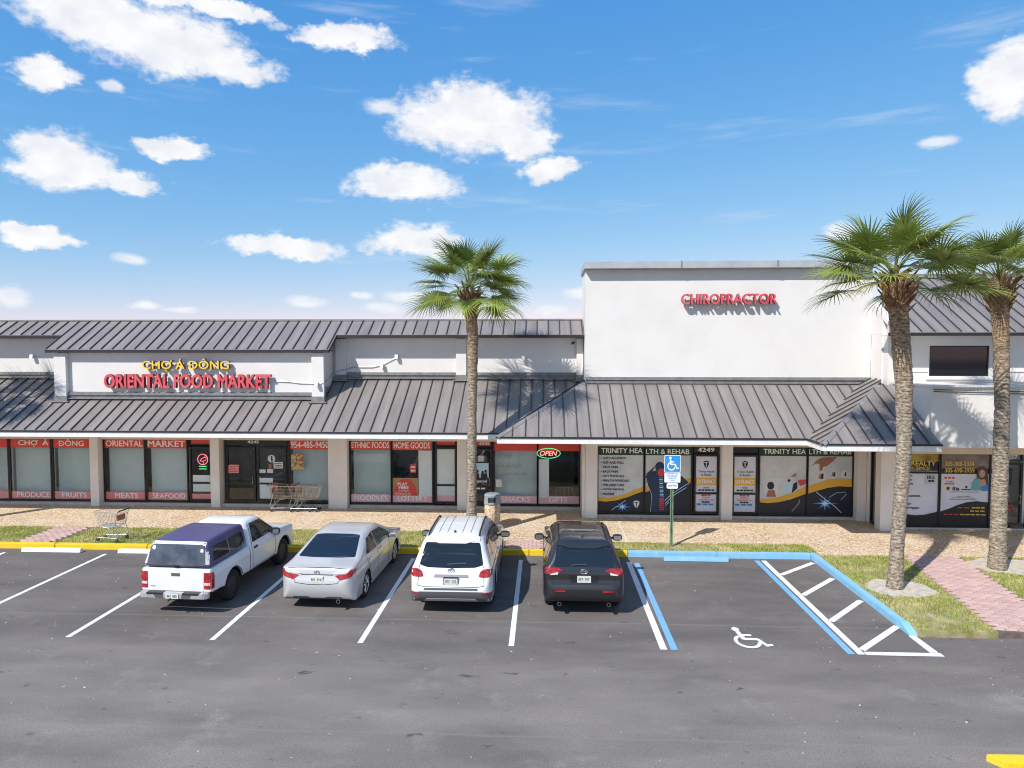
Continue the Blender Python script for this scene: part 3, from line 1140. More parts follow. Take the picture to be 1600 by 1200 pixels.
# ---- market upper mansard
SU = 0.585
Y1, Z1 = 21.95, 5.66
zu = lambda x, y: Z1 + SU * (y - Y1)
YR = 23.68
YE = 22.80
r_up = MB(K).box(-28, 1.30, 23.56, 24.2, 5.2, 6.5).build('mansard_roof', M_TRIM, market)
roof_faces(r_up, [(-28, YE), (BX0 - 0.22, YE), (BX0 - 0.22, YR), (-28, YR)], zu, 'x', X0G - 0.22, -31, 0)
g0 = X0G - 0.22
roof_faces(r_up, [(BX0 - 0.22, Y1), (BX1 + 0.22, Y1), (BX1 + 0.22, YR), (BX0 - 0.22, YR)], zu, 'x', g0, 0, 26)
roof_faces(r_up, [(BX1 + 0.22, YE), (1.32, YE), (1.32, YR), (BX1 + 0.22, YR)], zu, 'x', g0, 25, 50)
for (a, b, y) in ((-28, BX0 - 0.24, YE), (BX0 - 0.22, BX1 + 0.22, Y1), (BX1 + 0.24, 1.32, YE)):
    MB(K).box(a, b, y - 0.045, y + 0.02, zu(0, y) - 0.105, zu(0, y) - 0.012).build('drip_edge', M_DRIP, r_up)
    MB(K).box(a + 0.02, b - 0.02, y + 0.022, (BY if y == Y1 else YW) - 0.004, zu(0, y) - 0.10, zu(0, y) - 0.07).build('soffit', M_WHITE, r_up)
for x in (BX0 - 0.22, BX1 + 0.22):
    b = MB(K)
    b.prism([(Y1, zu(0, Y1) - 0.10), (YE, zu(0, YE) - 0.10), (YE, zu(0, YE) - 0.012), (Y1, zu(0, Y1) - 0.012)], x - 0.02, x + 0.02, 'x')
    b.build('rake_edge', M_DRIP, r_up)
MB(K).prism([(YR - 0.05, zu(0, YR) - 0.01), (YR - 0.05, zu(0, YR) + 0.05), (YR + 0.14, zu(0, YR) + 0.05), (YR + 0.14, zu(0, YR) - 0.06)], -28, 1.32, 'x').build('ridge_cap', M_FLASH, r_up)
MB(K).box(-28, 1.30, 24.22, 45, 5.2, 5.6).build('roof_deck', M_COPE, market)
# back and end walls, ceiling
bw = MB(K)
bw.box(-28, 10.3, 30, 30.2, 0, 5.5)
bw.box(-28.2, -28, 23.3, 30, 0, 5.5)
bw.build('back_wall', M_STUCCO, market)
MB(K).box(-27.9, 10.2, 23.6, 29.9, 2.95, 2.99).build('ceiling', M_WHITE, market)
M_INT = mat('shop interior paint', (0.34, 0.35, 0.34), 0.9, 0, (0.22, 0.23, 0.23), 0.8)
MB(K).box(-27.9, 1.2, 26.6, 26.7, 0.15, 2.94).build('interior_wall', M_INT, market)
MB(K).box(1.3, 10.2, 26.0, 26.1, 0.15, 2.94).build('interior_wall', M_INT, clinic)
MB(K).box(10.4, 25, 22.9, 23.0, 0.15, 2.94).build('interior_wall', M_WHITE, office)

# pillars
for (a, b) in ((-20.3, -19.98), (-15.96, -15.66), (-11.63, -11.31), (-7.46, -6.80), (-2.97, -2.64)):
    MB(K).box(a, b, 23.15, 23.56, KZ, 2.952).build('pillar', M_PILLAR, market)
for (a, b) in ((1.36, 1.75), (5.75, 6.10), (10.04, 10.32)):
    MB(K).box(a, b, 22.30 - 0.10, 22.75, KZ, 2.952).build('pillar', M_PILLAR, clinic)
MB(K).box(1.26, 1.355, 22.25, 23.6, KZ, 2.952).build('side_wall', M_PILLAR, clinic)
MB(K).box(1.76, 10.03, 22.42, 22.56, 2.49, 2.95).build('lintel', M_TAN, clinic)

# ---- clinic parapet box
CX0, CX1, CYW = 1.34, 10.40, 22.30
cw_ = MB(K)
cw_.box(CX0, CX1, CYW, 24.2, 3.0, 8.23)
cw_.build('wall', M_STUCCO, clinic)
MB(K).box(CX0 - 0.06, CX1 + 0.04, CYW - 0.29, 24.3, 8.232, 8.46).build('coping', M_COPE, clinic, bevel=0.01)
for x in (4.35, 7.35):
    MB(K).box(x - 0.03, x + 0.03, CYW - 0.296, CYW - 0.2, 8.225, 8.467).build('coping_joint', M_FLASH, clinic)
moulding(clinic, CX0 + 0.01, CX1 - 0.02, CYW, 4.60, 4.77)
MB(K).box(1.5, 10.2, 24.3, 45, 5.2, 5.6).build('roof_deck', M_COPE, clinic)

# ---- office block
MB(K).box(10.62, 26, 19.20, 21.28, 2.955, 4.62).build('lower_wall', M_STUCCO, office)
MB(K).box(10.58, 26, 19.14, 21.27, 4.622, 4.68).build('ledge', M_STUCCO, office)
MB(K).box(10.70, 26, 19.30, 21.30, 2.90, 2.953).build('soffit', M_TAN, office)
MB(K).box(10.66, 26, 21.30, 21.50, 2.47, 2.898).build('lintel', M_TAN, office)
# upper wall with the window opening (three panels around it)
uw = MB(K)
WX0, WX1, WZ0, WZ1 = 11.68, 13.44, 4.85, 5.77
uw.box(10.45, WX0, 21.30, 21.60, 2.9, 6.07)
uw.box(WX1, 26, 21.30, 21.60, 2.9, 6.07)
uw.box(WX0, WX1, 21.30, 21.60, 2.9, WZ0)
uw.box(WX0, WX1, 21.30, 21.60, WZ1, 6.07)
uw.build('upper_wall', M_STUCCO, office)
sw_ = MB(K)
sw_.prism([(21.60, 3.0), (22.30, 3.0), (22.30, 7.12), (21.60, 6.72)], 10.41, 10.58, 'x')
sw_.build('side_wall', M_STUCCO, office)
MB(K).prism([(21.2, 6.36), (22.30, 7.0), (22.30, 7.16), (21.2, 6.52)], 10.40, 10.62, 'x').build('coping', M_STUCCO, office)
MB(K).box(10.403, 10.44, 21.62, 22.28, 6.15, 6.2).build('moulding', M_WHITE, office)
uwin = MB(K)
uwin.box(WX0, WX1, 21.33, 21.37, WZ0, WZ0 + 0.04).box(WX0, WX1, 21.33, 21.37, WZ1 - 0.04, WZ1)
uwin.box(WX0, WX0 + 0.04, 21.33, 21.37, WZ0 + 0.04, WZ1 - 0.04).box(WX1 - 0.04, WX1, 21.33, 21.37, WZ0 + 0.04, WZ1 - 0.04)
uw_o = uwin.build('upper_window', M_FRAME, office)
M_DGLASS = mat('dark tinted glass', (0.008, 0.010, 0.013), 0.05, 0, spec=0.6)
MB(K).box(WX0 + 0.04, WX1 - 0.04, 21.345, 21.355, WZ0 + 0.04, WZ1 - 0.04).build('pane', M_DGLASS, uw_o)
MB(K).box(WX0 - 0.10, WX1 + 0.10, 21.25, 21.297, WZ0 - 0.10, WZ0 - 0.004).build('sill', M_WHITE, uw_o)
for (a, b) in ((10.62, WX0 - 0.06), (WX1 + 0.12, 26)):
    MB(K).box(a, b, 21.27, 21.297, 4.98, 5.02).build('moulding', M_WHITE, office)
# office roof
zf2 = lambda x, y: 6.16 + 0.58 * (y - 20.6)
r_of = MB(K).box(11.8, 26, 24.12, 24.6, 5.9, 8.1).build('mansard_roof', M_TRIM, office)
roof_faces(r_of, [(10.12, 20.6), (26, 20.6), (26, 24.1), (11.62, 24.1)], zf2, 'x', 10.3, -1, 42)
MB(K).box(10.10, 26, 20.56, 20.62, 6.055, 6.145).build('drip_edge', M_DRIP, r_of)
MB(K).box(10.12, 26, 20.63, 21.298, 6.072, 6.10).build('soffit', M_WHITE, r_of)
MB(K).box(11.60, 26, 24.05, 24.25, 8.16, 8.24).build('ridge_cap', M_FLASH, r_of)
gb = MB(K)
gb.add([(10.14, 20.66, 6.05), (11.64, 24.1, 6.05), (11.64, 24.1, 8.14), (10.14, 20.66, 6.15), (10.24, 20.66, 6.05), (11.74, 24.1, 6.05), (11.74, 24.1, 8.14), (10.24, 20.66, 6.15)],
       [(0, 3, 2, 1), (4, 5, 6, 7), (0, 4, 7, 3), (3, 7, 6, 2), (1, 2, 6, 5), (0, 1, 5, 4)])
gb.build('gable_wall', M_STUCCO, office)
MB(K).box(11.9, 26, 24.62, 45, 5.9, 6.2).build('roof_deck', M_COPE, office)
# wall pillar with the narrow side window
MB(K).box(10.22, 10.64, 21.05, 21.40, KZ, 2.898).build('pillar', M_PILLAR, office)
MB(K).box(10.33, 10.50, 22.02, 22.19, KZ, 2.952).build('side_wall', M_PILLAR, office)
MB(K).box(10.33, 10.50, 21.405, 22.018, 2.50, 2.952).build('side_wall', M_PILLAR, office)
sd = MB(K)
for (ya, yb, za, zb) in ((21.41, 22.01, 0.16, 0.24), (21.41, 22.01, 2.42, 2.495), (21.41, 21.47, 0.245, 2.415), (21.95, 22.01, 0.245, 2.415)):
    sd.box(10.36, 10.44, ya, yb, za, zb)
sdo = sd.build('side_window', M_FRAME, office)
MB(K).box(10.39, 10.40, 21.475, 21.945, 0.25, 2.41).build('pane', GLASS, sdo)
# cables along the ledge of the lower wall
for dz, sag in ((0.0, 0.05), (-0.055, 0.06)):
    path = [(10.65 + (26 - 10.65) * i / 30, 19.165, 4.56 + dz - sag * math.sin(math.pi * ((i % 10) / 10.0))) for i in range(31)]
    tag(MB(K).tube(path, 0.011, 6).build('cable', M_IRON), 'dark cable strung along the white wall of the office, %s of two' % ('upper' if dz == 0 else 'lower'), 'cable')

# ------------------------------------------------------------------ storefronts
M_BLIND = mat('pale window film', (0.72, 0.80, 0.81), 0.85, 0, (0.60, 0.69, 0.71), 0.7, 5, 0.35, 0.7)
M_RED = mat('red window banner', (0.74, 0.07, 0.05), 0.45)
M_PINK = mat('faded red window strip', (0.78, 0.23, 0.21), 0.5, 0, (0.82, 0.34, 0.32), 1.2)
M_PALEP = mat('pale pink window strip', (0.76, 0.40, 0.44), 0.5, 0, (0.80, 0.52, 0.55), 1.2)
M_TXT = mat('white vinyl lettering', (0.90, 0.88, 0.85), 0.5)
M_BLK = mat('black vinyl', (0.015, 0.015, 0.018), 0.5)
M_GREEN = mat('dark green banner', (0.012, 0.055, 0.030), 0.45)
M_POST = mat('pale grey poster', (0.68, 0.71, 0.72), 0.5, 0, (0.52, 0.55, 0.57), 1.0, 3)
M_LAV = mat('pale lavender poster', (0.76, 0.77, 0.84), 0.5, 0, (0.66, 0.68, 0.76), 1.2, 3)
M_NAVY = mat('navy print', (0.010, 0.014, 0.030), 0.45)
M_GOLD = mat('gold print', (0.78, 0.43, 0.04), 0.45)
M_SKYB = mat('blue print', (0.05, 0.24, 0.62), 0.45)
M_PALEB = mat('pale blue print', (0.50, 0.72, 0.86), 0.45)
M_SKIN = mat('brown skin print', (0.42, 0.20, 0.13), 0.5, 0, (0.30, 0.13, 0.08), 3)
M_RPRINT = mat('red print', (0.66, 0.06, 0.05), 0.45)
M_DBLUE = mat('deep blue figure print', (0.015, 0.035, 0.085), 0.45)
M_YTXT = mat('yellow vinyl lettering', (0.75, 0.50, 0.06), 0.5)
M_OCH = mat('ochre print', (0.45, 0.33, 0.06), 0.5, 0, (0.16, 0.10, 0.03), 2.2, 5, 0.4, 0.65)
M_PLUM = mat('dull plum print', (0.16, 0.12, 0.11), 0.5, 0, (0.30, 0.25, 0.22), 2.0)
M_PAPER = mat('white paper', (0.72, 0.71, 0.69), 0.8)
M_TEAL = mat('teal print', (0.14, 0.44, 0.46), 0.5)
M_CARD = mat('brown cardboard', (0.42, 0.26, 0.13), 0.85)


class Win:
    """a glazed opening: frame (the part) with its pane and what is stuck on it (sub-parts)"""

    def __init__(self, bld, x0, x1, y, z0, z1, fr=0.045, name='storefront_window', blind=None, pane=True):
        self.x0, self.x1, self.y, self.z0, self.z1 = x0, x1, y, z0, z1
        b = MB(K)
        b.box(x0 - fr, x1 + fr, y - 0.04, y + 0.04, z0 - fr, z0)
        b.box(x0 - fr, x1 + fr, y - 0.04, y + 0.04, z1, z1 + fr)
        b.box(x0 - fr, x0, y - 0.0395, y + 0.0395, z0, z1)
        b.box(x1, x1 + fr, y - 0.0395, y + 0.0395, z0, z1)
        self.o = b.build(name, M_FRAME, bld)
        self.layer = 0
        if pane:
            MB(K).box(x0, x1, y - 0.004, y + 0.004, z0, z1).build('pane', GLASS, self.o)
        if blind:
            MB(K).box(x0 + 0.01, x1 - 0.01, y + blind, y + blind + 0.02, z0 + 0.02, z1 - 0.30).build('blind', M_BLIND, self.o)

    def zoom(self, xa, xb, ya, yb):
        """coordinates measured on an elevation drawing of this window"""
        self.m = (xa, xb, ya, yb)
        return self

    def P(self, x, y):
        xa, xb, ya, yb = self.m
        return (self.x0 + (x - xa) / (xb - xa) * (self.x1 - self.x0), self.z1 - (y - ya) / (yb - ya) * (self.z1 - self.z0))

    def yl(self):
        self.layer += 1
        return self.y - 0.006 - 0.0012 * self.layer

    def rect(self, u0, u1, v0, v1, m, name='print'):
        W, H_ = self.x1 - self.x0, self.z1 - self.z0
        y = self.yl()
        return MB(K).prism([(self.x0 + u0 * W, self.z0 + v0 * H_), (self.x0 + u1 * W, self.z0 + v0 * H_), (self.x0 + u1 * W, self.z0 + v1 * H_), (self.x0 + u0 * W, self.z0 + v1 * H_)], y, y + 0.0006, 'y').build(name, m, self.o)

    def zrect(self, z0, z1, m, name='banner'):
        y = self.yl()
        return MB(K).prism([(self.x0, z0), (self.x1, z0), (self.x1, z1), (self.x0, z1)], y, y + 0.0006, 'y').build(name, m, self.o)

    def poly(self, pts, m, name='print'):
        y = self.yl()
        return MB(K).prism([self.P(*p) for p in pts], y, y + 0.0006, 'y').build(name, m, self.o)

    def disc(self, cx, cy, r, m, ry=None, name='print', n=20):
        ry = ry or r
        return self.poly([(cx + r * math.cos(2 * math.pi * i / n), cy + ry * math.sin(2 * math.pi * i / n)) for i in range(n)], m, name)

    def text(self, s, xa, xb, ya, yb, m, bold=0.012, shear=0.0, name='lettering'):
        a = self.P(xa, yb)
        b = self.P(xb, ya)
        return text_obj(s, a[0], b[0], a[1], b[1], self.yl(), m, self.o, name, bold, shear)

    def dashes(self, xa, xb, ya, yb, m, n=5):
        """a line of print too small to read"""
        r_ = random.Random(int(xa * 7 + ya))
        y = self.yl()
        b = MB(K)
        x = xa
        for i in range(n):
            x2 = xa + (xb - xa) * (i + r_.uniform(0.72, 0.9)) / n
            p, q = self.P(x, yb), self.P(x2, ya)
            b.prism([(p[0], p[1]), (q[0], p[1]), (q[0], q[1]), (p[0], q[1])], y, y + 0.0006, 'y')
            x = xa + (xb - xa) * (i + 1) / n
        return b.build('print_line', m, self.o)

    def utext(self, s, u0, u1, z0, z1, m, bold=0.012, shear=0.0):
        W = self.x1 - self.x0
        return text_obj(s, self.x0 + u0 * W, self.x0 + u1 * W, z0, z1, self.yl(), m, self.o, 'lettering', bold, shear)


def door(bld, x0, x1, y, z0, ztop, mid=0.95, blind=None, name='door', handle_right=True):
    """aluminium door with glass, a push bar rail and a pull handle"""
    w = Win(bld, x0 + 0.07, x1 - 0.07, y, z0 + 0.14, ztop - 0.10, 0.065, name)
    MB(K).box(x0 + 0.07, x1 - 0.07, y - 0.03, y - 0.0065, mid - 0.035, mid + 0.035).build('push_bar', M_FRAME, w.o)
    hx = x1 - 0.10 if handle_right else x0 + 0.10
    MB(K).tube([(hx, y - 0.035, mid + 0.02), (hx, y - 0.085, mid + 0.02), (hx, y - 0.085, mid + 0.26), (hx, y - 0.035, mid + 0.26)], 0.012, 6).build('handle', M_CHROME, w.o)
    return w


YG = 23.45
ZB, ZT = 0.30, 2.50
B0, B1, L0, L1 = 2.17, 2.495, 0.335, 0.60


def mwin(x0, x1, top, tu, low, lu, blind=0.22, lowm=M_PINK):
    w = Win(market, x0, x1, YG, ZB, ZT - 0.004, blind=blind)
    w.zrect(B0, B1, M_RED)
    w.zrect(L0, L1, lowm)
    if top:
        w.utext(top, tu[0], tu[1], B0 + (0.055 if 'Ợ' not in top else 0.025), B1 - (0.05 if 'Ợ' not in top and 'Ô' not in top else 0.02), M_TXT, 0.022)
    if low:
        w.utext(low, lu[0], lu[1], L0 + 0.045, L1 - 0.03, M_TXT, 0.02)
    return w


mwin(-19.93, -19.18, None, None, None, None)
mwin(-19.08, -17.60, 'CHỢ  Á', (.20, .96), 'PRODUCE', (.13, .95))
mwin(-17.49, -16.0, 'ĐÔNG', (.12, .76), 'FRUITS', (.18, .80))
mwin(-15.60, -14.16, 'ORIENTAL', (.03, .97), 'MEATS', (.23, .82))
mwin(-14.05, -12.61, 'MARKET', (.02, .96), 'SEAFOOD', (.11, .94))
d1 = door(market, -12.52, -11.66, YG, 0.24, 2.27)
t1 = Win(market, -12.46, -11.72, YG, 2.33, 2.49, 0.03, 'transom')
t1.zrect(2.335, 2.485, M_RED)
d1.zoom(1355, 1498, 130, 510)
d1.rect(0, 1, 0.0, 0.10, M_PINK, 'banner')
d1.poly([(1362, 330), (1492, 330), (1492, 455), (1362, 455)], M_BLIND, 'notice')
# pink flamingo neon with green base
M_NPINK = mat('pink neon', (0.9, 0.2, 0.25), 0.4, emit=(1.0, 0.22, 0.25), estr=1.1)
M_NGRN = mat('green neon', (0.1, 0.7, 0.25), 0.4, emit=(0.1, 0.9, 0.35), estr=0.8)
M_NRED = mat('red neon', (0.9, 0.25, 0.2), 0.4, emit=(1.0, 0.30, 0.22), estr=1.1)


def neon(w, path, r, m, parent):
    y = w.y - 0.045
    return MB(K).tube([(w.P(*p)[0], y, w.P(*p)[1]) for p in path], r, 6).build('neon_tube', m, parent)


fl = thing('neon_sign', 'round pink bird neon sign with green words on the market door', 'neon sign', (-11.95 * K, 23.4 * K, 1.5 * K))
cx_, cy_ = d1.P(1440, 205)
MB(K).box(cx_ - 0.2, cx_ + 0.2, YG - 0.042, YG - 0.032, cy_ - 0.42, cy_ + 0.19).build('backing', M_BLK, fl)
neon(d1, [(1440 + 36 * math.cos(a * math.pi / 10), 210 + 40 * math.sin(a * math.pi / 10)) for a in range(21)], 0.012, M_NPINK, fl)
neon(d1, [(1420, 222), (1432, 205), (1452, 195), (1466, 200), (1462, 215), (1440, 224), (1420, 222)], 0.010, M_NPINK, fl)
neon(d1, [(1443, 224), (1443, 245), (1432, 247)], 0.008, M_NPINK, fl)
neon(d1, [(1460, 198), (1455, 182), (1466, 178)], 0.008, M_NPINK, fl)
for yy in (262, 282):
    neon(d1, [(1414, yy), (1466, yy)], 0.014, M_NGRN, fl)

# market entrance: pair of doors, number on the transom
d2 = door(market, -11.19, -10.13, YG, 0.24, 2.27)
d3 = door(market, -10.08, -9.02, YG, 0.24, 2.27, handle_right=False)
for (a, b) in ((-11.14, -10.18), (-10.03, -9.07)):
    tt = MB(K).box(a - 0.06, b + 0.06, YG - 0.02, YG + 0.02, 2.30, 2.515).build('transom_panel', M_FRAME, market)
text_obj('4245', -10.41, -10.0, 2.37, 2.47, YG - 0.026, M_TXT, market, bold=0.03)
d2.zoom(108, 318, 125, 520)
d2.poly([(108, 250), (192, 250), (192, 315), (108, 315)], M_PINK, 'notice')
for i in range(4):
    d2.poly([(116, 262 + 13 * i), (184, 262 + 13 * i), (184, 267 + 13 * i), (116, 267 + 13 * i)], M_RPRINT, 'notice_line')
d3.zoom(335, 533, 125, 520)
d3.disc(430, 200, 29, M_PAPER, name='notice')
d3.poly([(424, 180), (438, 180), (440, 222), (428, 222)], M_GREEN)
d3.poly([(446, 225), (517, 225), (517, 276), (446, 276)], M_PAPER, 'notice')
for i in range(3):
    d3.poly([(454, 236 + 13 * i), (508, 236 + 13 * i), (508, 241 + 13 * i), (454, 241 + 13 * i)], M_BLK, 'notice_line')
d3.poly([(336, 285), (384, 285), (384, 312), (336, 312)], M_PAPER, 'notice')
d3.poly([(396, 282), (442, 282), (442, 312), (396, 312)], M_LAV, 'notice')
d3.poly([(408, 240), (430, 240), (430, 278), (408, 278)], M_SKIN, 'notice')
d3.poly([(392, 385), (476, 385), (476, 447), (392, 447)], M_PINK, 'notice')
for i in range(4):
    d3.poly([(400, 396 + 12 * i), (468, 396 + 12 * i), (468, 400 + 12 * i), (400, 400 + 12 * i)], M_RPRINT, 'notice_line')
d3.poly([(336, 350), (440, 350), (440, 512), (336, 512)], M_BLIND, 'film')
w = Win(market, -8.90, -7.50, YG, ZB, ZT - 0.004, blind=0.25)
w.zrect(B0, B1, M_RED)
w.utext('954-485-9450', 0.02, 0.985, B0 + 0.05, B1 - 0.045, M_TXT, 0.022)
w.zoom(560, 833, 88, 520)
w.poly([(566, 186), (652, 186), (652, 298), (566, 298)], mat('food poster yellow', (0.62, 0.48, 0.20), 0.5, 0, (0.35, 0.12, 0.06), 9, 3, 0.5, 0.56), 'poster')
w3 = mwin(-6.74, -5.34, 'ETHNIC FOODS', (.02, .97), 'NOODLES', (.08, .92), 0.30, M_PALEP)
w4 = mwin(-5.27, -3.88, 'HOME GOODS', (.03, .95), 'LOTTERY', (.12, .88), None, M_PALEP)
w4.zoom(1292, 1578, 88, 520)
w4.poly([(1480, 155), (1576, 155), (1576, 468), (1480, 468)], M_BLIND, 'film')
w4.poly([(1293, 345), (1476, 345), (1476, 468), (1293, 468)], M_CARD, 'cardboard')
w4.poly([(1418, 250), (1462, 250), (1462, 310), (1418, 310)], M_RPRINT, 'notice')
w4.poly([(1424, 262), (1456, 262), (1456, 274), (1424, 274)], M_PAPER, 'notice_line')
w4.poly([(1424, 288), (1456, 288), (1456, 300), (1424, 300)], M_PAPER, 'notice_line')
w4.poly([(1383 + 86 * math.cos(math.pi * i / 16), 468 - 118 * math.sin(math.pi * i / 16)) for i in range(17)], M_RPRINT, 'poster')
w4.text('PLAY', 1328, 1400, 376, 398, M_TXT, 0.03)
w4.text('HERE', 1336, 1408, 402, 422, M_TXT, 0.03)
w4.text('FLORIDA', 1334, 1418, 430, 438, M_TXT)
for i in range(5):
    w4.disc(1316 + 24 * i, 456, 10, M_TXT, name='lottery_ball', n=12)
    w4.disc(1316 + 24 * i, 456, 7, M_RPRINT, name='lottery_ball', n=12)
d4 = door(market, -3.78, -3.02, YG, 0.24, 2.31)
t4 = Win(market, -3.72, -3.08, YG, 2.36, 2.49, 0.03, 'transom')
t4.zrect(2.362, 2.488, M_RED)
d4.rect(0, 1, 0.0, 0.11, M_PALEP, 'banner')
d4.rect(0, 1, 0.111, 1.0, M_BLIND, 'film')
d5 = door(market, -2.60, -1.78, YG, 0.24, 2.27)
t5 = Win(market, -2.54, -1.84, YG, 2.33, 2.49, 0.03, 'transom')
t5.zrect(2.332, 2.488, M_RED)
t5.utext('4245', 0.42, 0.95, 2.36, 2.465, M_TXT, 0.02)
d5.zoom(430, 625, 190, 640)
d5.poly([(480, 290), (612, 290), (612, 575), (480, 575)], M_NAVY, 'poster')
d5.poly([(484, 300), (608, 300), (608, 430), (484, 430)], M_PALEB)
for (hx, hy) in ((497, 372), (548, 382), (578, 372)):
    d5.disc(hx, hy, 12, M_BLK, 15)
    d5.poly([(hx - 20, 430), (hx - 14, 390), (hx + 14, 390), (hx + 20, 430)], M_BLK)
d5.text('Beyond', 455, 592, 445, 478, M_TXT, 0.02)
d5.text('Care', 540, 596, 480, 495, M_TXT, 0.012)
d5.dashes(486, 580, 516, 530, M_TXT, 2)
d5.poly([(500, 235), (566, 235), (560, 285), (500, 285)], M_POST, 'notice')
w5 = mwin(-1.71, -0.24, None, None, 'SNACKS', (.17, .84), 0.24, M_PALEP)
w5.zoom(642, 1022, 118, 660)
w5.poly([(652, 448), (704, 444), (710, 508), (658, 514)], M_PAPER, 'notice')
M_FROST = mat('frosted vinyl lettering', (0.26, 0.34, 0.33), 0.6)
for k_, (xa, xb, ya, yb) in enumerate(((670, 800, 205, 262), (670, 890, 300, 345), (668, 940, 380, 405))):
    nst = 9 + 5 * k_
    for i in range(nst):
        xx = xa + (xb - xa) * i / nst
        h_ = (yb - ya) * (0.55 + 0.45 * ((i * 7919) % 5) / 4)
        w5.poly([(xx, yb), (xx + (xb - xa) / nst * 0.5, yb), (xx + (xb - xa) / nst * 0.62, yb - h_), (xx + (xb - xa) / nst * 0.2, yb - h_)], M_FROST, 'etched_mark')
w6 = mwin(-0.18, 1.22, None, None, 'GIFTS', (.25, .71), None, M_PALEP)
w6.zoom(1038, 1420, 118, 660)
w6.poly([(1040, 270), (1136, 270), (1136, 600), (1040, 600)], M_BLIND, 'film')
op = thing('neon_sign', 'oval red and green OPEN neon sign in the market window', 'neon sign', (0.15 * K, 23.38 * K, 2.0 * K))
ocx, ocy = w6.P(1132, 217)
vs_, fs = fit_text('OPEN', ocx - 0.30, ocx + 0.30, ocy - 0.085, ocy + 0.085, YG - 0.06, 0.025, 0.25, 0.02)
MB(K).add(vs_, fs).build('letters', M_NRED, op)
MB(K).tube([(ocx + 0.40 * math.cos(a * math.pi / 18), YG - 0.05, ocy + 0.17 * math.sin(a * math.pi / 18)) for a in range(37)], 0.013, 6).build('neon_tube', M_NGRN, op)
MB(K).tube([(ocx - 0.30, YG - 0.045, ocy), (ocx + 0.30, YG - 0.045, ocy)], 0.006, 4).build('bracket', M_BLK, op)
grille = MB(K)
ga, gb_ = w6.P(1205, 598), w6.P(1360, 520)
for i in range(5):
    xg = ga[0] + (gb_[0] - ga[0]) * i / 4
    grille.tube([(xg, YG + 0.18, ga[1]), (xg, YG + 0.18, gb_[1])], 0.008, 5)
for zz in (ga[1], gb_[1]):
    grille.tube([(ga[0], YG + 0.18, zz), (gb_[0], YG + 0.18, zz)], 0.008, 5)
grille.build('display_rack', M_GALV, market)
for (a, b) in ((-19.97, -15.97), (-15.65, -11.64), (-11.30, -7.47), (-6.79, -2.98), (-2.63, 1.25)):
    MB(K).box(a, b, 23.28, YG - 0.045, KZ, 0.245).build('sill', M_SILL, market)
    MB(K).box(a, b, YG - 0.03, YG + 0.03, KZ, 0.252).build('sill', M_FRAME, market)
    MB(K).box(a, b, YG - 0.038, YG + 0.03, 2.545, 2.60).build('head_frame', M_FRAME, market)

# ---- clinic windows
YC = 22.50
CZ0, CZ1 = 0.29, 2.485


def clinic_door(x0, x1, hr):
    w = door(clinic, x0, x1, YC, 0.20, 2.27, handle_right=hr)
    MB(K).box(x0 + 0.005, x1 - 0.005, YC - 0.02, YC + 0.02, 2.29, 2.487).build('transom_panel', M_FRAME, clinic)
    w.zoom(945, 1150, 250, 750)
    w.poly([(946, 252), (1149, 252), (1149, 748), (946, 748)], M_LAV, 'poster')
    shield(w, 1047, 320, 30, M_NAVY, M_LAV)
    w.text('Trinity Health', 970, 1126, 378, 402, M_BLK, 0.012)
    w.text('& Rehab', 998, 1098, 406, 428, M_BLK, 0.012)
    w.poly([(946, 444), (1149, 444), (1149, 508), (946, 508)], M_GOLD)
    w.text('ENTRANCE', 958, 1138, 458, 496, M_TXT, 0.025)
    w.text('HOURS', 1022, 1074, 525, 540, M_BLK, 0.015)
    w.dashes(972, 1132, 548, 562, M_BLK, 5)
    w.dashes(1000, 1096, 595, 609, M_RPRINT, 3)
    w.text('SATURDAY', 1008, 1086, 616, 630, M_RPRINT, 0.01)
    w.text('APPOINTMENTS ONLY', 972, 1126, 637, 650, M_RPRINT, 0.01)
    w.dashes(1004, 1086, 656, 669, M_BLK, 3)
    w.dashes(958, 1130, 676, 692, M_SKYB, 3)
    return w


def shield(w, cx, cy, r, m1, m2):
    sh = [(-0.9, -0.75), (0, -1.05), (0.9, -0.75), (0.85, 0.1), (0.5, 0.8), (0, 1.25), (-0.5, 0.8), (-0.85, 0.1)]
    w.poly([(cx + a * r, cy + b * r) for a, b in sh], m1, 'emblem')
    w.poly([(cx + a * r, cy + b * r) for a, b in ((-0.6, -0.6), (0.6, -0.6), (0.6, -0.35), (-0.6, -0.35))], m2, 'emblem')
    w.poly([(cx + a * r, cy + b * r) for a, b in ((-0.13, -0.34), (0.13, -0.34), (0.13, 0.8), (-0.13, 0.8))], m2, 'emblem')


def glow_star(w, cx, cy, r):
    for k_, (rr, m_) in enumerate(((1.0, M_SKYB), (0.55, M_PALEB), (0.3, M_TXT))):
        pts = []
        for i in range(16):
            a = math.pi * i / 8
            q = r * rr * (1.0 if i % 2 == 0 else 0.38) * (1.5 if i in (0, 8) else 1.0)
            pts.append((cx + q * math.cos(a), cy + q * math.sin(a) * 0.8))
        w.poly(pts, m_)


def ribbon(w, pts, wd, m):
    L, R_ = thick(pts, wd)
    for i in range(len(pts) - 1):
        pass
    w.poly(L + R_[::-1], m)


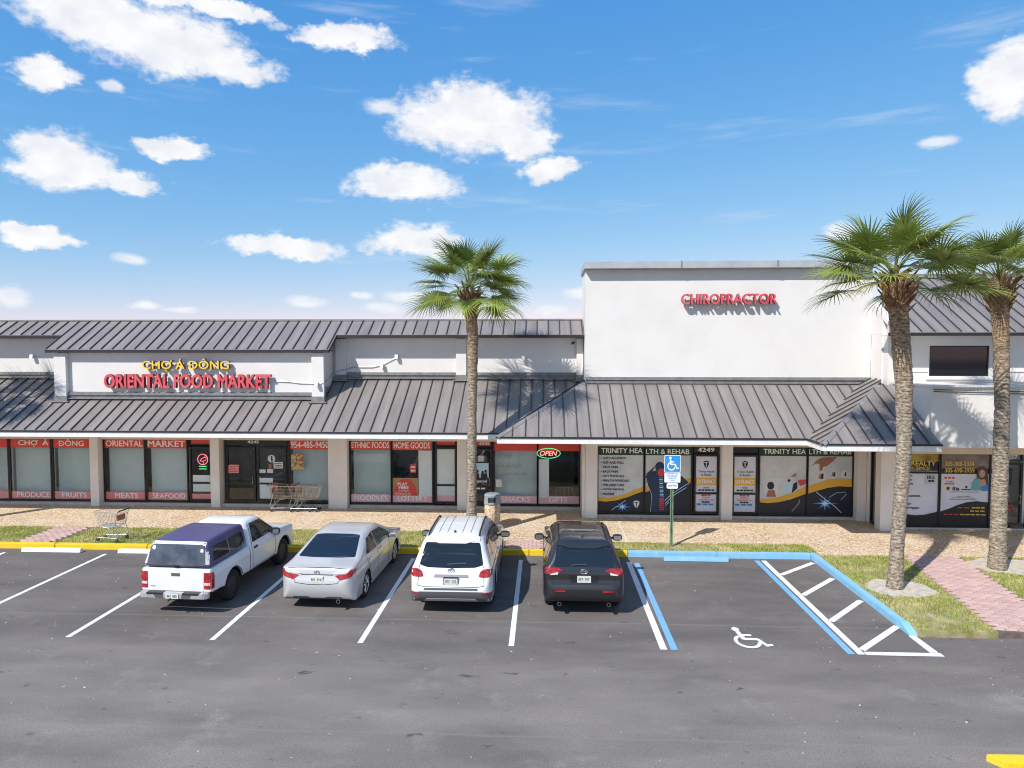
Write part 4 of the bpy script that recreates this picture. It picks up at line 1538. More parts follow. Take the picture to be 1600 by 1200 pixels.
wa = Win(clinic, 1.80, 3.27, YC, CZ0, CZ1).zoom(78, 488, 155, 750)
wb = Win(clinic, 3.34, 4.82, YC, CZ0, CZ1).zoom(500, 912, 155, 750)
wc = Win(clinic, 7.05, 8.53, YC, CZ0, CZ1).zoom(325, 745, 172, 775)
wd_ = Win(clinic, 8.60, 9.99, YC, CZ0, CZ1).zoom(762, 1178, 172, 775)
dA = clinic_door(4.91, 5.73, False)
text_obj('4249', 5.03, 5.57, 2.315, 2.455, YC - 0.027, M_TXT, clinic, bold=0.03)
dB = clinic_door(6.15, 6.99, True)
for ww, (xa, xb, ya, yb) in ((wa, (78, 488, 155, 750)), (wb, (500, 912, 155, 750)), (wc, (325, 745, 172, 775)), (wd_, (762, 1178, 172, 775))):
    ww.poly([(xa, ya), (xb, ya), (xb, yb), (xa, yb)], M_POST, 'poster')
    ww.poly([(xa, ya), (xb, ya), (xb, ya + 80), (xa, ya + 80)], M_GREEN, 'banner')
wa.text('TRINITY HEA', 103, 482, 172, 218, M_TXT, 0.022)
wb.text('LTH & REHAB', 503, 897, 178, 224, M_TXT, 0.022)
wc.text('TRINITY HEA', 355, 740, 188, 234, M_TXT, 0.022)
wd_.text('LTH & REHAB', 764, 1168, 188, 234, M_TXT, 0.022)
# left window: list of treatments
G1 = [(78, 612), (150, 620), (250, 606), (350, 576), (430, 540), (488, 518)]
G2 = [(488, 560), (430, 580), (350, 612), (250, 642), (150, 656), (78, 650)]
wa.poly(G1 + [(488, 750), (78, 750)], M_NAVY)
wa.poly(G1 + G2, M_GOLD)
for i, s_t in enumerate(('AUTO ACCIDENTS', 'SLIP AND FALL', 'NECK PAIN', 'BACK PAIN', 'DOT PHYSICALS', 'HEALTH PHYSICALS', 'WELLNESS CARE', 'WORK INJURIES', 'MASSAGE')):
    yy = 252 + 40.4 * i
    wa.text(s_t, 120, 120 + 15.0 * len(s_t), yy, yy + 21, M_BLK, 0.03)
    wa.disc(106, yy + 11, 4, M_BLK, n=8)
glow_star(wa, 300, 700, 62)
ribbon(wa, [(200, 730), (260, 690), (330, 640)], 5, M_PALEB)
shield(wa, 427, 672, 30, M_TXT, M_NAVY)
# back pain figure
wb.poly([(500, 515), (560, 500), (560, 560), (500, 570)], M_GOLD)
wb.poly([(500, 570), (620, 520), (912, 470), (912, 750), (500, 750)], M_NAVY)
wb.poly([(860, 440), (912, 436), (912, 478), (870, 482)], M_GOLD)
wb.poly([(503, 425), (520, 398), (565, 380), (612, 368), (690, 368), (760, 385), (830, 420), (905, 485), (890, 525), (790, 580), (715, 620), (700, 660), (706, 745), (550, 745), (566, 650), (552, 580), (512, 480)], M_DBLUE, 'figure')
wb.poly([(568, 372), (545, 405), (520, 420), (512, 400), (545, 370), (585, 330)], M_DBLUE, 'figure')
wb.disc(630, 338, 42, M_DBLUE, 44, 'figure')
wb.disc(642, 388, 32, M_RPRINT, 36, 'figure')
for i in range(11):
    yy = 430 + i * 17
    wb.poly([(622 + i, yy), (660 + i, yy), (656 + i, yy + 11), (626 + i, yy + 11)], M_PALEB if i % 2 else M_SKYB, 'figure')
for i in range(6):
    yy = 618 + i * 19
    wb.poly([(626, yy), (672, yy), (668, yy + 14), (630, yy + 14)], M_RPRINT, 'figure')
for pth in ([(676, 640), (740, 580), (860, 500), (900, 480)], [(680, 665), (760, 590), (870, 520)], [(684, 685), (715, 650)]):
    ribbon(wb, pth, 6, M_PALEB)
ribbon(wb, [(508, 440), (520, 500), (560, 590), (548, 740)], 4, M_PALEB)
# right windows
H1 = [(325, 640), (400, 640), (500, 622), (600, 585), (690, 548), (745, 525)]
wc.poly(H1 + [(745, 775), (325, 775)], M_NAVY)
wc.poly(H1 + [(745, 590), (690, 612), (600, 645), (500, 668), (400, 678), (325, 670)], M_GOLD)
wc.disc(430, 550, 77, M_POST, name='bubble')
wc.disc(430, 553, 66, M_PAPER, name='bubble')
wc.disc(425, 520, 32, M_NAVY, 36)
wc.poly([(385, 620), (400, 560), (460, 560), (475, 620)], M_SKIN)
wc.disc(597, 520, 72, M_POST, name='bubble')
wc.poly([(540, 590), (580, 470), (610, 470), (625, 580)], M_PALEB)
wc.poly([(615, 590), (630, 500), (665, 480), (668, 540)], M_NAVY)
wc.disc(590, 470, 14, M_NAVY)
ribbon(wc, [(560, 470), (640, 420), (745, 350)], 10, M_PAPER)
wc.poly([(600, 440), (660, 400), (650, 440)], M_SKIN)
wc.poly([(668, 470), (745, 460), (745, 500), (690, 520)], M_RPRINT)
ribbon(wc, [(330, 440), (745, 438)], 4, M_PAPER)
ribbon(wc, [(620, 750), (680, 680), (690, 640)], 14, M_TRIM)
wd_.poly([(762, 520), (850, 490), (950, 462), (1060, 450), (1178, 455), (1178, 775), (762, 775)], M_NAVY)
wd_.poly([(762, 520), (850, 490), (950, 462), (1060, 450), (1178, 455), (1178, 525), (1060, 520), (950, 535), (850, 562), (762, 590)], M_GOLD)
wd_.poly([(795, 340), (830, 295), (880, 265), (960, 258), (1035, 256), (1000, 290), (940, 340), (905, 345), (890, 385), (870, 385), (865, 320), (830, 318)], M_SKIN, 'hand')
for (cx, cy, r, m_) in ((885, 430, 48, M_CARD), (1002, 412, 38, M_SKIN), (1108, 410, 35, M_PALEB)):
    wd_.disc(cx, cy, r, M_PAPER, name='bubble')
    wd_.poly([(cx - r * .6, cy + r * .5), (cx - r * .3, cy - r * .5), (cx + r * .2, cy - r * .2), (cx + r * .6, cy + r * .4)], m_)
    wd_.poly([(cx - r * .1, cy + r * .6), (cx + r * .1, cy - r * .6), (cx + r * .5, cy - r * .4), (cx + r * .4, cy + r * .5)], M_NAVY)
glow_star(wd_, 925, 675, 85)
ribbon(wd_, [(840, 572), (930, 640), (1020, 700), (1085, 760)], 7, M_PALEB)
ribbon(wd_, [(960, 620), (1040, 575), (1110, 570), (1128, 590), (1075, 640)], 4, M_PALEB)
for (a, b) in ((1.76, 5.74), (6.11, 10.03)):
    MB(K).box(a, b, 22.36, YC - 0.045, KZ, 0.225).build('sill', M_SILL, clinic)
    MB(K).box(a, b, YC - 0.03, YC + 0.03, KZ, 0.232).build('sill', M_FRAME, clinic)

# ---- office windows
YO = 21.40
we = Win(office, 10.72, 12.09, YO, 0.24, 2.465).zoom(265, 668, 220, 870)
wf = Win(office, 12.17, 13.60, YO, 0.24, 2.465).zoom(688, 1125, 220, 870)
we.poly([(265, 220), (668, 220), (668, 400), (265, 400)], M_BLK, 'poster')
we.poly([(265, 220), (668, 220), (668, 290), (265, 290)], M_OCH)
we.text('PRO REALTY', 290, 645, 288, 328, M_YTXT, 0.03)
we.text('TION SERVICES', 380, 596, 336, 368, M_YTXT, 0.02)
we.poly([(265, 374), (664, 374), (664, 379), (265, 379)], M_POST)
we.poly([(265, 400), (668, 400), (668, 870), (265, 870)], M_LAV, 'poster')
for i, (s_t, xe) in enumerate((('Taxes', 442), ('Taxes', 440), ('Taxes', 450), ('Tax', 410), ('Public', 408), ('Documents', 516), ('ers', 388), ('Transfer', 437), ('Mortgage', 510))):
    yy = 402 + 37 * i
    we.text(s_t, xe - 17.0 * len(s_t), xe, yy, yy + 25, M_BLK, 0.022)
we.poly([(556, 405), (648, 405), (648, 492), (556, 492)], M_POST, 'emblem')
we.text('IRS', 570, 638, 416, 448, M_BLK, 0.03)
we.dashes(580, 634, 456, 474, M_BLK, 2)
we.poly([(265, 735), (380, 765), (470, 778), (560, 770), (620, 755), (668, 742), (668, 870), (265, 870)], M_BLK)
wf.poly([(688, 220), (1125, 220), (1125, 400), (688, 400)], M_PLUM, 'poster')
wf.poly([(688, 350), (1125, 350), (1125, 400), (688, 400)], M_BLK)
wf.text('305-308-3334', 724, 990, 288, 330, M_YTXT, 0.02)
wf.text('305-690-3959', 724, 994, 346, 388, M_YTXT, 0.022)
wf.poly([(688, 400), (1125, 400), (1125, 870), (688, 870)], M_LAV, 'poster')
wf.poly([(688, 742), (770, 715), (850, 680), (930, 655), (1020, 644), (1125, 655), (1125, 870), (688, 870)], M_BLK)
wf.dashes(720, 822, 428, 444, M_RPRINT, 3)
wf.text('LOAN', 736, 804, 462, 478, M_RPRINT, 0.02)
wf.dashes(724, 816, 484, 496, M_RPRINT, 3)
wf.poly([(738, 514), (775, 514), (775, 550), (738, 550)], M_YTXT)
wf.poly([(746, 520), (768, 520), (768, 542), (746, 542)], M_BLK)
wf.text('Ria', 794, 858, 516, 550, M_BLK, 0.03, 0.2)
wf.disc(922, 518, 11, M_BLK)
wf.poly([(878, 536), (962, 536), (962, 544), (878, 544)], M_BLK)
for i, (xa, xb) in enumerate(((776, 1038), (840, 958), (790, 1000), (770, 1016))):
    yy = (560, 600, 614, 628)[i]
    wf.poly([(xa, yy), (xb, yy), (xb, yy + 4), (xa, yy + 4)], M_TRIM)
for xa, xb, yy, m_, n_ in ((846, 962, 698, M_RPRINT, 2), (975, 1100, 698, M_YTXT, 3), (962, 1098, 728, M_YTXT, 3), (720, 858, 760, M_RPRINT, 3), (870, 1108, 760, M_YTXT, 5)):
    wf.dashes(xa, xb, yy, yy + 11, m_, n_)
# printed portrait in the advert: long dark hair, teal jacket, blue top
wf.poly([(1010, 360), (1030, 335), (1070, 328), (1100, 345), (1115, 420), (1118, 500), (1095, 520), (1030, 470), (1012, 420)], mat('dark hair print', (0.10, 0.045, 0.03), 0.5), 'portrait')
wf.poly([(972, 545), (972, 480), (1000, 440), (1040, 440), (1060, 545)], M_TEAL, 'portrait')
wf.poly([(1035, 450), (1085, 445), (1105, 505), (1070, 520), (1045, 500)], mat('light skin print', (0.55, 0.33, 0.24), 0.5), 'portrait')
wf.disc(1058, 395, 26, MATS['light skin print'], 36, 'portrait')
for ex in (1047, 1068):
    wf.disc(ex, 388, 3.5, M_BLK, 3, 'portrait', 8)
wf.poly([(1049, 412), (1067, 412), (1062, 418), (1054, 418)], M_RPRINT, 'portrait')
wf.poly([(1052, 520), (1085, 500), (1118, 490), (1118, 550), (1058, 550)], M_SKYB, 'portrait')
dO = door(office, 13.70, 14.60, YO, 0.20, 2.24)
tO = Win(office, 13.76, 14.54, YO, 2.295, 2.46, 0.03, 'transom')
tO.utext('4257', 0.36, 0.86, 2.31, 2.445, M_TXT, 0.02)
dO.zoom(1175, 1400, 320, 860)
dO.poly([(1282, 345), (1330, 345), (1326, 505), (1282, 505)], M_NAVY, 'notice')
wg = Win(office, 14.75, 17.2, YO, 0.24, 2.465, blind=0.3)
MB(K).box(10.66, 26, 21.28, YO - 0.045, KZ, 0.19).build('sill', M_SILL, office)
MB(K).box(10.66, 26, YO - 0.03, YO + 0.03, KZ, 0.193).build('sill', M_FRAME, office)
MB(K).box(17.3, 26, 21.38, 21.6, KZ, 2.465).build('end_wall', M_PILLAR, office)

# ------------------------------------------------------------------ raised letter signs
M_YLET = mat('yellow letter face', (0.78, 0.56, 0.03), 0.4)
M_YSIDE = mat('dark red letter return', (0.17, 0.02, 0.015), 0.5)
M_RLET = mat('red letter face', (0.62, 0.055, 0.075), 0.35, 0, (0.66, 0.12, 0.14), 1.5)
M_RSIDE = mat('deep red letter return', (0.20, 0.012, 0.02), 0.5)


def letter_sign(label, s, x0, x1, z0, z1, wall, gap, depth, bold, mf, ms):
    root = thing('channel_letter_sign', label, 'sign', ((x0 + x1) / 2 * K, wall * K, z0 * K))
    vs_, fs = fit_text(s, x0, x1, z0, z1, wall - gap, bold, 0, depth)
    front = wall - gap - depth
    for lv, lf in split_letters(vs_, fs):
        ff = [f for f in lf if all(lv[i][1] < front + depth * 0.06 for i in f)]
        rest = [f for f in lf if f not in ff]
        me = bpy.data.meshes.new('letter')
        me.from_pydata([(a * K, b * K, c * K) for a, b, c in lv], [], rest + ff)
        me.materials.append(ms)
        me.materials.append(mf)
        for i, p in enumerate(me.polygons):
            p.material_index = 1 if i >= len(rest) else 0
        o = link('letter', me, None, root)
        xc = sum(p[0] for p in lv) / len(lv)
        zc_ = sum(p[2] for p in lv) / len(lv)
        MB(K).box(xc - 0.02, xc + 0.02, wall - gap + 0.001, wall - 0.001, zc_ - 0.02, zc_ + 0.02).build('stand_off', M_GALV, o)
    return root


letter_sign('yellow raised letters reading CHỢ Á ĐÔNG on the market sign box', 'CHỢ Á ĐÔNG', -13.27, -10.34, 4.94, 5.36, BY, 0.08, 0.11, 0.012, M_YLET, M_YSIDE)
letter_sign('big red raised letters reading ORIENTAL FOOD MARKET', 'ORIENTAL FOOD MARKET', -14.58, -8.94, 4.38, 4.85, BY, 0.08, 0.12, 0.035, M_RLET, M_RSIDE)
letter_sign('red raised letters reading CHIROPRACTOR on the tall white wall', 'CHIROPRACTOR', 4.37, 7.36, 7.09, 7.43, CYW, 0.13, 0.13, 0.02, M_RLET, M_RSIDE)

# ------------------------------------------------------------------ small fittings on the walls


def floodlight(x, y, z, label):
    r = thing('floodlight', label, 'floodlight', (x * K, y * K, z * K))
    MB(K).box(x - 0.03, x + 0.03, y - 0.06, y - 0.002, z - 0.03, z + 0.03).build('bracket', M_GALV, r)
    MB(K).prism([(y - 0.16, z - 0.07), (y - 0.07, z - 0.05), (y - 0.07, z + 0.06), (y - 0.13, z + 0.07)], x - 0.055, x + 0.055, 'x').build('lamp_head', M_WHITE, r)
    return r


floodlight(-17.98, YW, 5.42, 'small white floodlight on the wall left of the market sign box')
floodlight(-0.70, YW, 5.38, 'small white floodlight on the wall close to the tall clinic parapet')
floodlight(-7.41, BY - 0.15, 4.55, 'small white floodlight on the pilaster at the end of the sign box')
floodlight(-5.56, YW, 5.12, 'white floodlight halfway along the conduit on the recessed wall')
floodlight(-5.05, YW, 5.42, 'white floodlight at the upper end of the conduit on the recessed wall')
cond = MB(K)
cond.tube([(-8.94, BY - 0.03, 4.62), (-8.4, BY - 0.03, 4.60), (-7.99, BY - 0.04, 4.56), (-7.62, BY - 0.03, 4.55), (-7.61, BY - 0.18, 4.55), (-7.41, BY - 0.18, 4.53), (-7.18, BY - 0.18, 4.60), (-7.17, BY + 0.2, 4.66), (-7.16, YW - 0.18, 4.88), (-6.95, YW - 0.18, 4.96), (-6.78, YW - 0.16, 4.97), (-6.72, YW - 0.03, 5.02), (-6.5, YW - 0.03, 5.06), (-5.94, YW - 0.03, 5.06), (-5.56, YW - 0.03, 5.14), (-5.05, YW - 0.03, 5.40)], 0.014, 6)
tag(cond.build('conduit', M_GALV), 'thin grey conduit winding along the wall between the floodlights', 'conduit')
sc = thing('security_camera', 'small dark security camera under the market eave by the clinic wall', 'camera', (1.0 * K, YW * K, 5.9 * K))
MB(K).box(0.97, 1.03, YW - 0.05, YW - 0.002, 5.87, 5.93).build('bracket', M_IRON, sc)
MB(K).tube([(1.0, YW - 0.05, 5.90), (0.95, YW - 0.22, 5.86)], 0.035, 8).build('camera_body', M_IRON, sc)

# ------------------------------------------------------------------ turf, litter


def in_any(p, polys):
    return any(inside(p, q) for q in polys)


def turf(poly, count, avoid, seed, name='turf'):
    r_ = np.random.default_rng(seed)
    xs_ = [p[0] for p in poly]
    ys_ = [p[1] for p in poly]
    x0, x1, y0, y1 = max(min(xs_), -20.5), min(max(xs_), 15.5), min(ys_), max(ys_)
    P_ = np.stack([r_.uniform(x0, x1, count), r_.uniform(y0, y1, count)], 1)
    # keep thin, worn places: value noise from a few random bumps
    bumps = [(r_.uniform(x0, x1), r_.uniform(y0, y1), r_.uniform(0.25, 0.9), r_.uniform(0.3, 1.0)) for _ in range(int(max(5, (x1 - x0) * (y1 - y0) * 0.5)))]
    keep = []
    for p in P_:
        if not inside(p, poly) or in_any(p, avoid):
            continue
        s_ = sum(a * math.exp(-((p[0] - bx) ** 2 + (p[1] - by) ** 2) / (w * w)) for bx, by, w, a in bumps)
        if r_.random() < 1 - 0.75 * min(1, s_):
            keep.append(p)
    n = len(keep)
    c = np.array(keep) * K
    a = r_.uniform(0, 2 * np.pi, n)
    L = r_.uniform(0.025, 0.075, n)
    w = r_.uniform(0.005, 0.012, n)
    lean = r_.uniform(0.2, 1.1, n) * L
    z = np.full(n, 0.124 * K)
    V_ = np.zeros((n, 3, 3))
    V_[:, 0] = np.stack([c[:, 0] - np.sin(a) * w, c[:, 1] + np.cos(a) * w, z], 1)
    V_[:, 1] = np.stack([c[:, 0] + np.sin(a) * w, c[:, 1] - np.cos(a) * w, z], 1)
    V_[:, 2] = np.stack([c[:, 0] + np.cos(a) * lean, c[:, 1] + np.sin(a) * lean, z + L], 1)
    me = bpy.data.meshes.new(name)
    me.vertices.add(n * 3)
    me.vertices.foreach_set('co', V_.reshape(-1))
    me.loops.add(n * 3)
    me.loops.foreach_set('vertex_index', np.arange(n * 3))
    me.polygons.add(n)
    me.polygons.foreach_set('loop_start', np.arange(n) * 3)
    me.polygons.foreach_set('loop_total', np.full(n, 3))
    me.update()
    o = link(name, me, M_GRASS)
    tag(o, 'short patchy green lawn grass on the verge', 'grass', 'turf of the planted verges')
    return stuff(o)


M_GRASS = mat('grass blades', (0.33, 0.40, 0.05), 0.6, 0, (0.64, 0.56, 0.25), 1.6, 9, 0.42, 0.64, transl=0.3)
for i, b in enumerate(BEDS):
    xs_ = [max(min(p[0] for p in b), -20.5), min(max(p[0] for p in b), 15.5)]
    area = (xs_[1] - xs_[0]) * (max(p[1] for p in b) - min(p[1] for p in b))
    turf(b, int(area * 1500), SANDS, 40 + i)

# fallen leaves, paper scraps and grit lying on the asphalt
lit = MB(1.0)
r_ = random.Random(5)
for i in range(900):
    x, y = r_.uniform(-17, 12), 8.5 + 11 * r_.random() ** 0.7
    s_ = r_.uniform(0.007, 0.024) * (1.6 if r_.random() < 0.12 else 1)
    a = r_.uniform(0, 6.28)
    t_ = r_.uniform(0.3, 0.7)
    z = 0.006
    lit.add([(x + s_ * math.cos(a), y + s_ * math.sin(a), z + r_.uniform(0, .012)), (x - s_ * t_ * math.sin(a), y + s_ * t_ * math.cos(a), z + r_.uniform(0, .012)),
             (x - s_ * math.cos(a), y - s_ * math.sin(a), z), (x + s_ * t_ * math.sin(a), y - s_ * t_ * math.cos(a), z + r_.uniform(0, .008))], [(0, 1, 2), (0, 2, 3)])
tag(stuff(lit.build('leaf_litter', mat('dry litter', (0.66, 0.62, 0.55), 0.8, 0, (0.30, 0.22, 0.11), 1.7, 3, 0.45, 0.6))), 'scattered dry leaves and paper scraps on the asphalt', 'litter')

# ------------------------------------------------------------------ palms (metres)


def trunk_mat():
    m = bpy.data.materials.new('palm trunk')
    m.use_nodes = True
    t = m.node_tree
    b = t.nodes['Principled BSDF']
    b.inputs['Roughness'].default_value = 0.95
    g = t.nodes.new('ShaderNodeTexCoord')
    mp = t.nodes.new('ShaderNodeMapping')
    mp.inputs['Scale'].default_value = (5.0, 5.0, 11.0)
    t.links.new(g.outputs['Object'], mp.inputs['Vector'])
    n = t.nodes.new('ShaderNodeTexNoise')
    n.inputs['Scale'].default_value = 2.2
    n.inputs['Detail'].default_value = 7
    n.inputs['Roughness'].default_value = 0.65
    t.links.new(mp.outputs[0], n.inputs['Vector'])
    w = t.nodes.new('ShaderNodeTexWave')
    w.wave_type = 'BANDS'
    w.bands_direction = 'Z'
    w.inputs['Scale'].default_value = 3.4
    w.inputs['Distortion'].default_value = 5.0
    w.inputs['Detail'].default_value = 3
    w.inputs['Detail Scale'].default_value = 1.6
    t.links.new(g.outputs['Object'], w.inputs['Vector'])
    mxv = t.nodes.new('ShaderNodeMath')
    mxv.operation = 'MULTIPLY_ADD'
    t.links.new(w.outputs['Fac'], mxv.inputs[0])
    mxv.inputs[1].default_value = 0.07
    t.links.new(n.outputs['Fac'], mxv.inputs[2])
    cr = t.nodes.new('ShaderNodeValToRGB')
    e = cr.color_ramp.elements
    e[0].position, e[0].color = 0.36, (0.075, 0.052, 0.034, 1)
    e[1].position, e[1].color = 0.74, (0.56, 0.49, 0.39, 1)
    k_ = e.new(0.52)
    k_.color = (0.27, 0.215, 0.16, 1)
    t.links.new(mxv.outputs[0], cr.inputs[0])
    # warmer, redder fibre towards the young wood at the top
    sp = t.nodes.new('ShaderNodeSeparateXYZ')
    t.links.new(g.outputs['Object'], sp.inputs[0])
    r = t.nodes.new('ShaderNodeMapRange')
    r.inputs['From Min'].default_value = 4.5
    r.inputs['From Max'].default_value = 7.0
    r.inputs['To Max'].default_value = 0.75
    t.links.new(sp.outputs[2], r.inputs['Value'])
    mm = t.nodes.new('ShaderNodeMix')
    mm.data_type = 'RGBA'
    mm.blend_type = 'MULTIPLY'
    t.links.new(r.outputs[0], mm.inputs['Factor'])
    t.links.new(cr.outputs[0], mm.inputs['A'])
    mm.inputs['B'].default_value = (0.95, 0.72, 0.48, 1)
    t.links.new(mm.outputs['Result'], b.inputs['Base Color'])
    bp = t.nodes.new('ShaderNodeBump')
    bp.inputs['Strength'].default_value = 1.0
    bp.inputs['Distance'].default_value = 0.035
    t.links.new(mxv.outputs[0], bp.inputs['Height'])
    t.links.new(bp.outputs[0], b.inputs['Normal'])
    return m


M_TRUNK = trunk_mat()
M_BOOT = mat('palm leaf bases', (0.30, 0.17, 0.085), 0.9, 0, (0.12, 0.06, 0.03), 7, 5, 0.35, 0.65, 0.6, 40)
M_FROND = mat('palm frond', (0.19, 0.26, 0.040), 0.38, 0, (0.36, 0.40, 0.11), 2.2, 4, 0.35, 0.7, objvar=0.35, transl=0.28)
M_FRONDY = mat('yellowing palm frond', (0.30, 0.30, 0.055), 0.5, 0, (0.36, 0.27, 0.08), 3, 4, transl=0.25)


def frond_mesh(seed, mat_, size=1.0):
    r_ = random.Random(seed)
    b = MB(size)
    Lp = r_.uniform(0.78, 1.08)
    arch = r_.uniform(0.10, 0.26)

    def pet(t):
        return Vector((0.0, Lp * t, 0.10 * math.sin(t * 2.2) - arch * t * t * 0.35))
    # petiole: flattened
    pts = [pet(i / 5) for i in range(6)]
    for i in range(5):
        p, q = pts[i], pts[i + 1]
        w0, w1 = 0.022 - 0.002 * i, 0.022 - 0.002 * (i + 1)
        b.add([(p.x - w0, p.y, p.z), (p.x, p.y, p.z - 0.012), (p.x + w0, p.y, p.z), (q.x - w1, q.y, q.z), (q.x, q.y, q.z - 0.012), (q.x + w1, q.y, q.z)],
              [(0, 1, 4, 3), (1, 2, 5, 4), (0, 3, 5, 2)])
    H0 = pts[-1]
    n = 38
    droop = r_.uniform(0.12, 0.40)
    fold = r_.uniform(0.35, 0.75)
    for i in range(n):
        th = math.radians(-138 + 276 * (i + 0.5) / n + r_.uniform(-1.6, 1.6))
        f = abs(th) / math.radians(138)
        L = (0.86 - 0.24 * f * f) * r_.uniform(0.86, 1.06)
        base = H0 + Vector((0, 0.20 * (1 - f), -0.06 * (1 - f) ** 2))
        d = Vector((math.sin(th), math.cos(th), 0))
        s_ = Vector((math.cos(th), -math.sin(th), 0))
        rows = []
        tipd = droop * r_.uniform(0.7, 1.5)
        for k_, (t, w) in enumerate(((0.0, 0.010), (0.22, 0.020), (0.42, 0.018), (0.66, 0.011), (0.86, 0.006), (1.0, 0.001))):
            p = base + d * (L * t * (1 - 0.22 * t * t * tipd))
            p.z += fold * abs(math.sin(th)) * L * t * 0.45 * (1 - t * 0.5) - tipd * L * t ** 3 * 0.62 - 0.05 * t
            rows.append((p - s_ * w, p + Vector((0, 0, 0.35 * w)), p + s_ * w))
        vs_ = [tuple(x) for row in rows for x in row]
        fs = []
        for k_ in range(len(rows) - 1):
            a = k_ * 3
            fs += [(a, a + 1, a + 4, a + 3), (a + 1, a + 2, a + 5, a + 4)]
        b.add(vs_, fs)
    me = b.mesh('frond')
    me.shade_smooth()
    me.materials.append(mat_)
    return me


FRONDS = [frond_mesh(100 + i, M_FROND) for i in range(7)]
FROND_Y = frond_mesh(200, M_FRONDY)


def palm(label, base, path, radii, boot_r, crown, seed, nf=36, scale=1.0, yellow=0, span=104, group='cabbage palms along the shops'):
    """path: trunk centre line (x,y,z) in metres from the ground up"""
    root = thing('palm_tree', label, 'palm tree', base, 0, group)
    r_ = random.Random(seed)
    # resample the trunk with small irregular rings
    P_, R_ = [], []
    for i in range(len(path) - 1):
        a, b = Vector(path[i]), Vector(path[i + 1])
        m_ = max(2, int((b - a).length / 0.09))
        for j in range(m_):
            t = j / m_
            P_.append(a.lerp(b, t) + Vector((r_.uniform(-.006, .006), r_.uniform(-.006, .006), 0)))
            R_.append((radii[i] * (1 - t) + radii[i + 1] * t) * r_.uniform(0.955, 1.045))
    P_.append(Vector(path[-1]))
    R_.append(radii[-1])
    tb = MB(1.0).tube(P_, R_, 18).build('trunk', M_TRUNK, root, smooth=False)
    tb.data.shade_smooth()
    # old leaf bases
    top = Vector(path[-1])
    bb = MB(1.0)
    nb = 84
    for i in range(nb):
        t = i / nb
        zz = top.z - 0.85 + 0.80 * t
        a = i * 2.399 + r_.uniform(-.2, .2)
        tp = next((p for p in P_ if p.z >= zz - 0.05), P_[-1])
        rr = boot_r * (0.52 + 0.42 * t)
        c = Vector((tp.x, tp.y, zz)) + Vector((math.cos(a), math.sin(a), 0)) * rr * 0.62
        out = Vector((math.cos(a), math.sin(a), 0))
        sd_ = Vector((-math.sin(a), math.cos(a), 0))
        L = r_.uniform(0.18, 0.32) * (0.75 + 0.5 * t)
        w = r_.uniform(0.045, 0.075)
        tip = c + out * (rr * r_.uniform(0.45, 1.0)) + Vector((0, 0, L))
        up = Vector((0, 0, 1))
        vs_ = [c - sd_ * w - up * 0.03, c + sd_ * w - up * 0.03, c + out * 0.05 - up * 0.05, tip - sd_ * w * 0.5, tip + sd_ * w * 0.5, tip + out * 0.035]
        bb.add([tuple(v_) for v_ in vs_], [(0, 2, 5, 3), (2, 1, 4, 5), (0, 3, 4, 1), (3, 5, 4), (0, 1, 2)])
    stuff(bb.build('leaf_bases', M_BOOT, root))
    heart = Vector(crown)
    W = worldorg(root)
    for i in range(nf):
        t = (i + 0.5) / nf
        e = math.radians(80 - span * t ** 0.72 + r_.uniform(-9, 9))
        a = i * 2.39996 + r_.uniform(-.25, .25)
        me = FROND_Y if i >= nf - yellow else FRONDS[r_.randrange(len(FRONDS))]
        o = bpy.data.objects.new('frond', me)
        COL.objects.link(o)
        o.parent = root
        dirv = Vector((math.cos(a) * math.cos(e), math.sin(a) * math.cos(e), math.sin(e)))
        xax = dirv.cross(Vector((0, 0, 1))).normalized()
        zax = xax.cross(dirv).normalized()
        M_ = Matrix((xax, dirv, zax)).transposed()
        M_ = M_ @ Matrix.Rotation(r_.uniform(-.55, .55), 3, 'Y')
        s_ = scale * r_.uniform(0.84, 1.08) * (0.72 + 0.28 * min(1, t / 0.35))
        o.rotation_euler = M_.to_euler()
        o.scale = (s_, s_, s_)
        o.location = heart + dirv * 0.06 + Vector((0, 0, -0.12 * t)) - W
    return root


k = K
palm('tall cabbage palm rising behind the white SUV in front of the market', (-2.12 * k, 19.87 * k, 0.12), [(-2.12 * k, 19.87 * k, 0.12), (-2.12 * k, 19.87 * k, 1.2), (-2.10 * k, 19.87 * k, 4.0), (-2.08 * k, 19.87 * k, 6.5), (-2.17 * k, 19.87 * k, 7.9)],
     [0.20, 0.155, 0.145, 0.175, 0.19], 0.32, (-2.17 * k, 19.87 * k, 8.05), 7, 40, 1.13)
palm('leaning cabbage palm in a pale sand circle beside the blue kerb', (8.13 * k, 15.98 * k, 0.12), [(8.13 * k, 15.98 * k, 0.12), (8.15 * k, 15.98 * k, 0.9), (8.25 * k, 15.98 * k, 3.6), (8.22 * k, 15.98 * k, 5.2), (8.08 * k, 15.98 * k, 6.7), (7.95 * k, 15.98 * k, 7.85)],
     [0.20, 0.155, 0.17, 0.20, 0.215, 0.25], 0.42, (7.93 * k, 15.98 * k, 7.90), 21, 34, 1.22, 1, 96)
palm('straight cabbage palm in the sandy bed across the brick path', (11.43 * k, 17.54 * k, 0.12), [(11.43 * k, 17.54 * k, 0.12), (11.43 * k, 17.54 * k, 0.9), (11.42 * k, 17.54 * k, 4.5), (11.33 * k, 17.54 * k, 6.4), (11.24 * k, 17.54 * k, 7.9)],
     [0.23, 0.20, 0.18, 0.19, 0.23], 0.38, (11.24 * k, 17.54 * k, 8.0), 33, 28, 1.0, 1, 82)
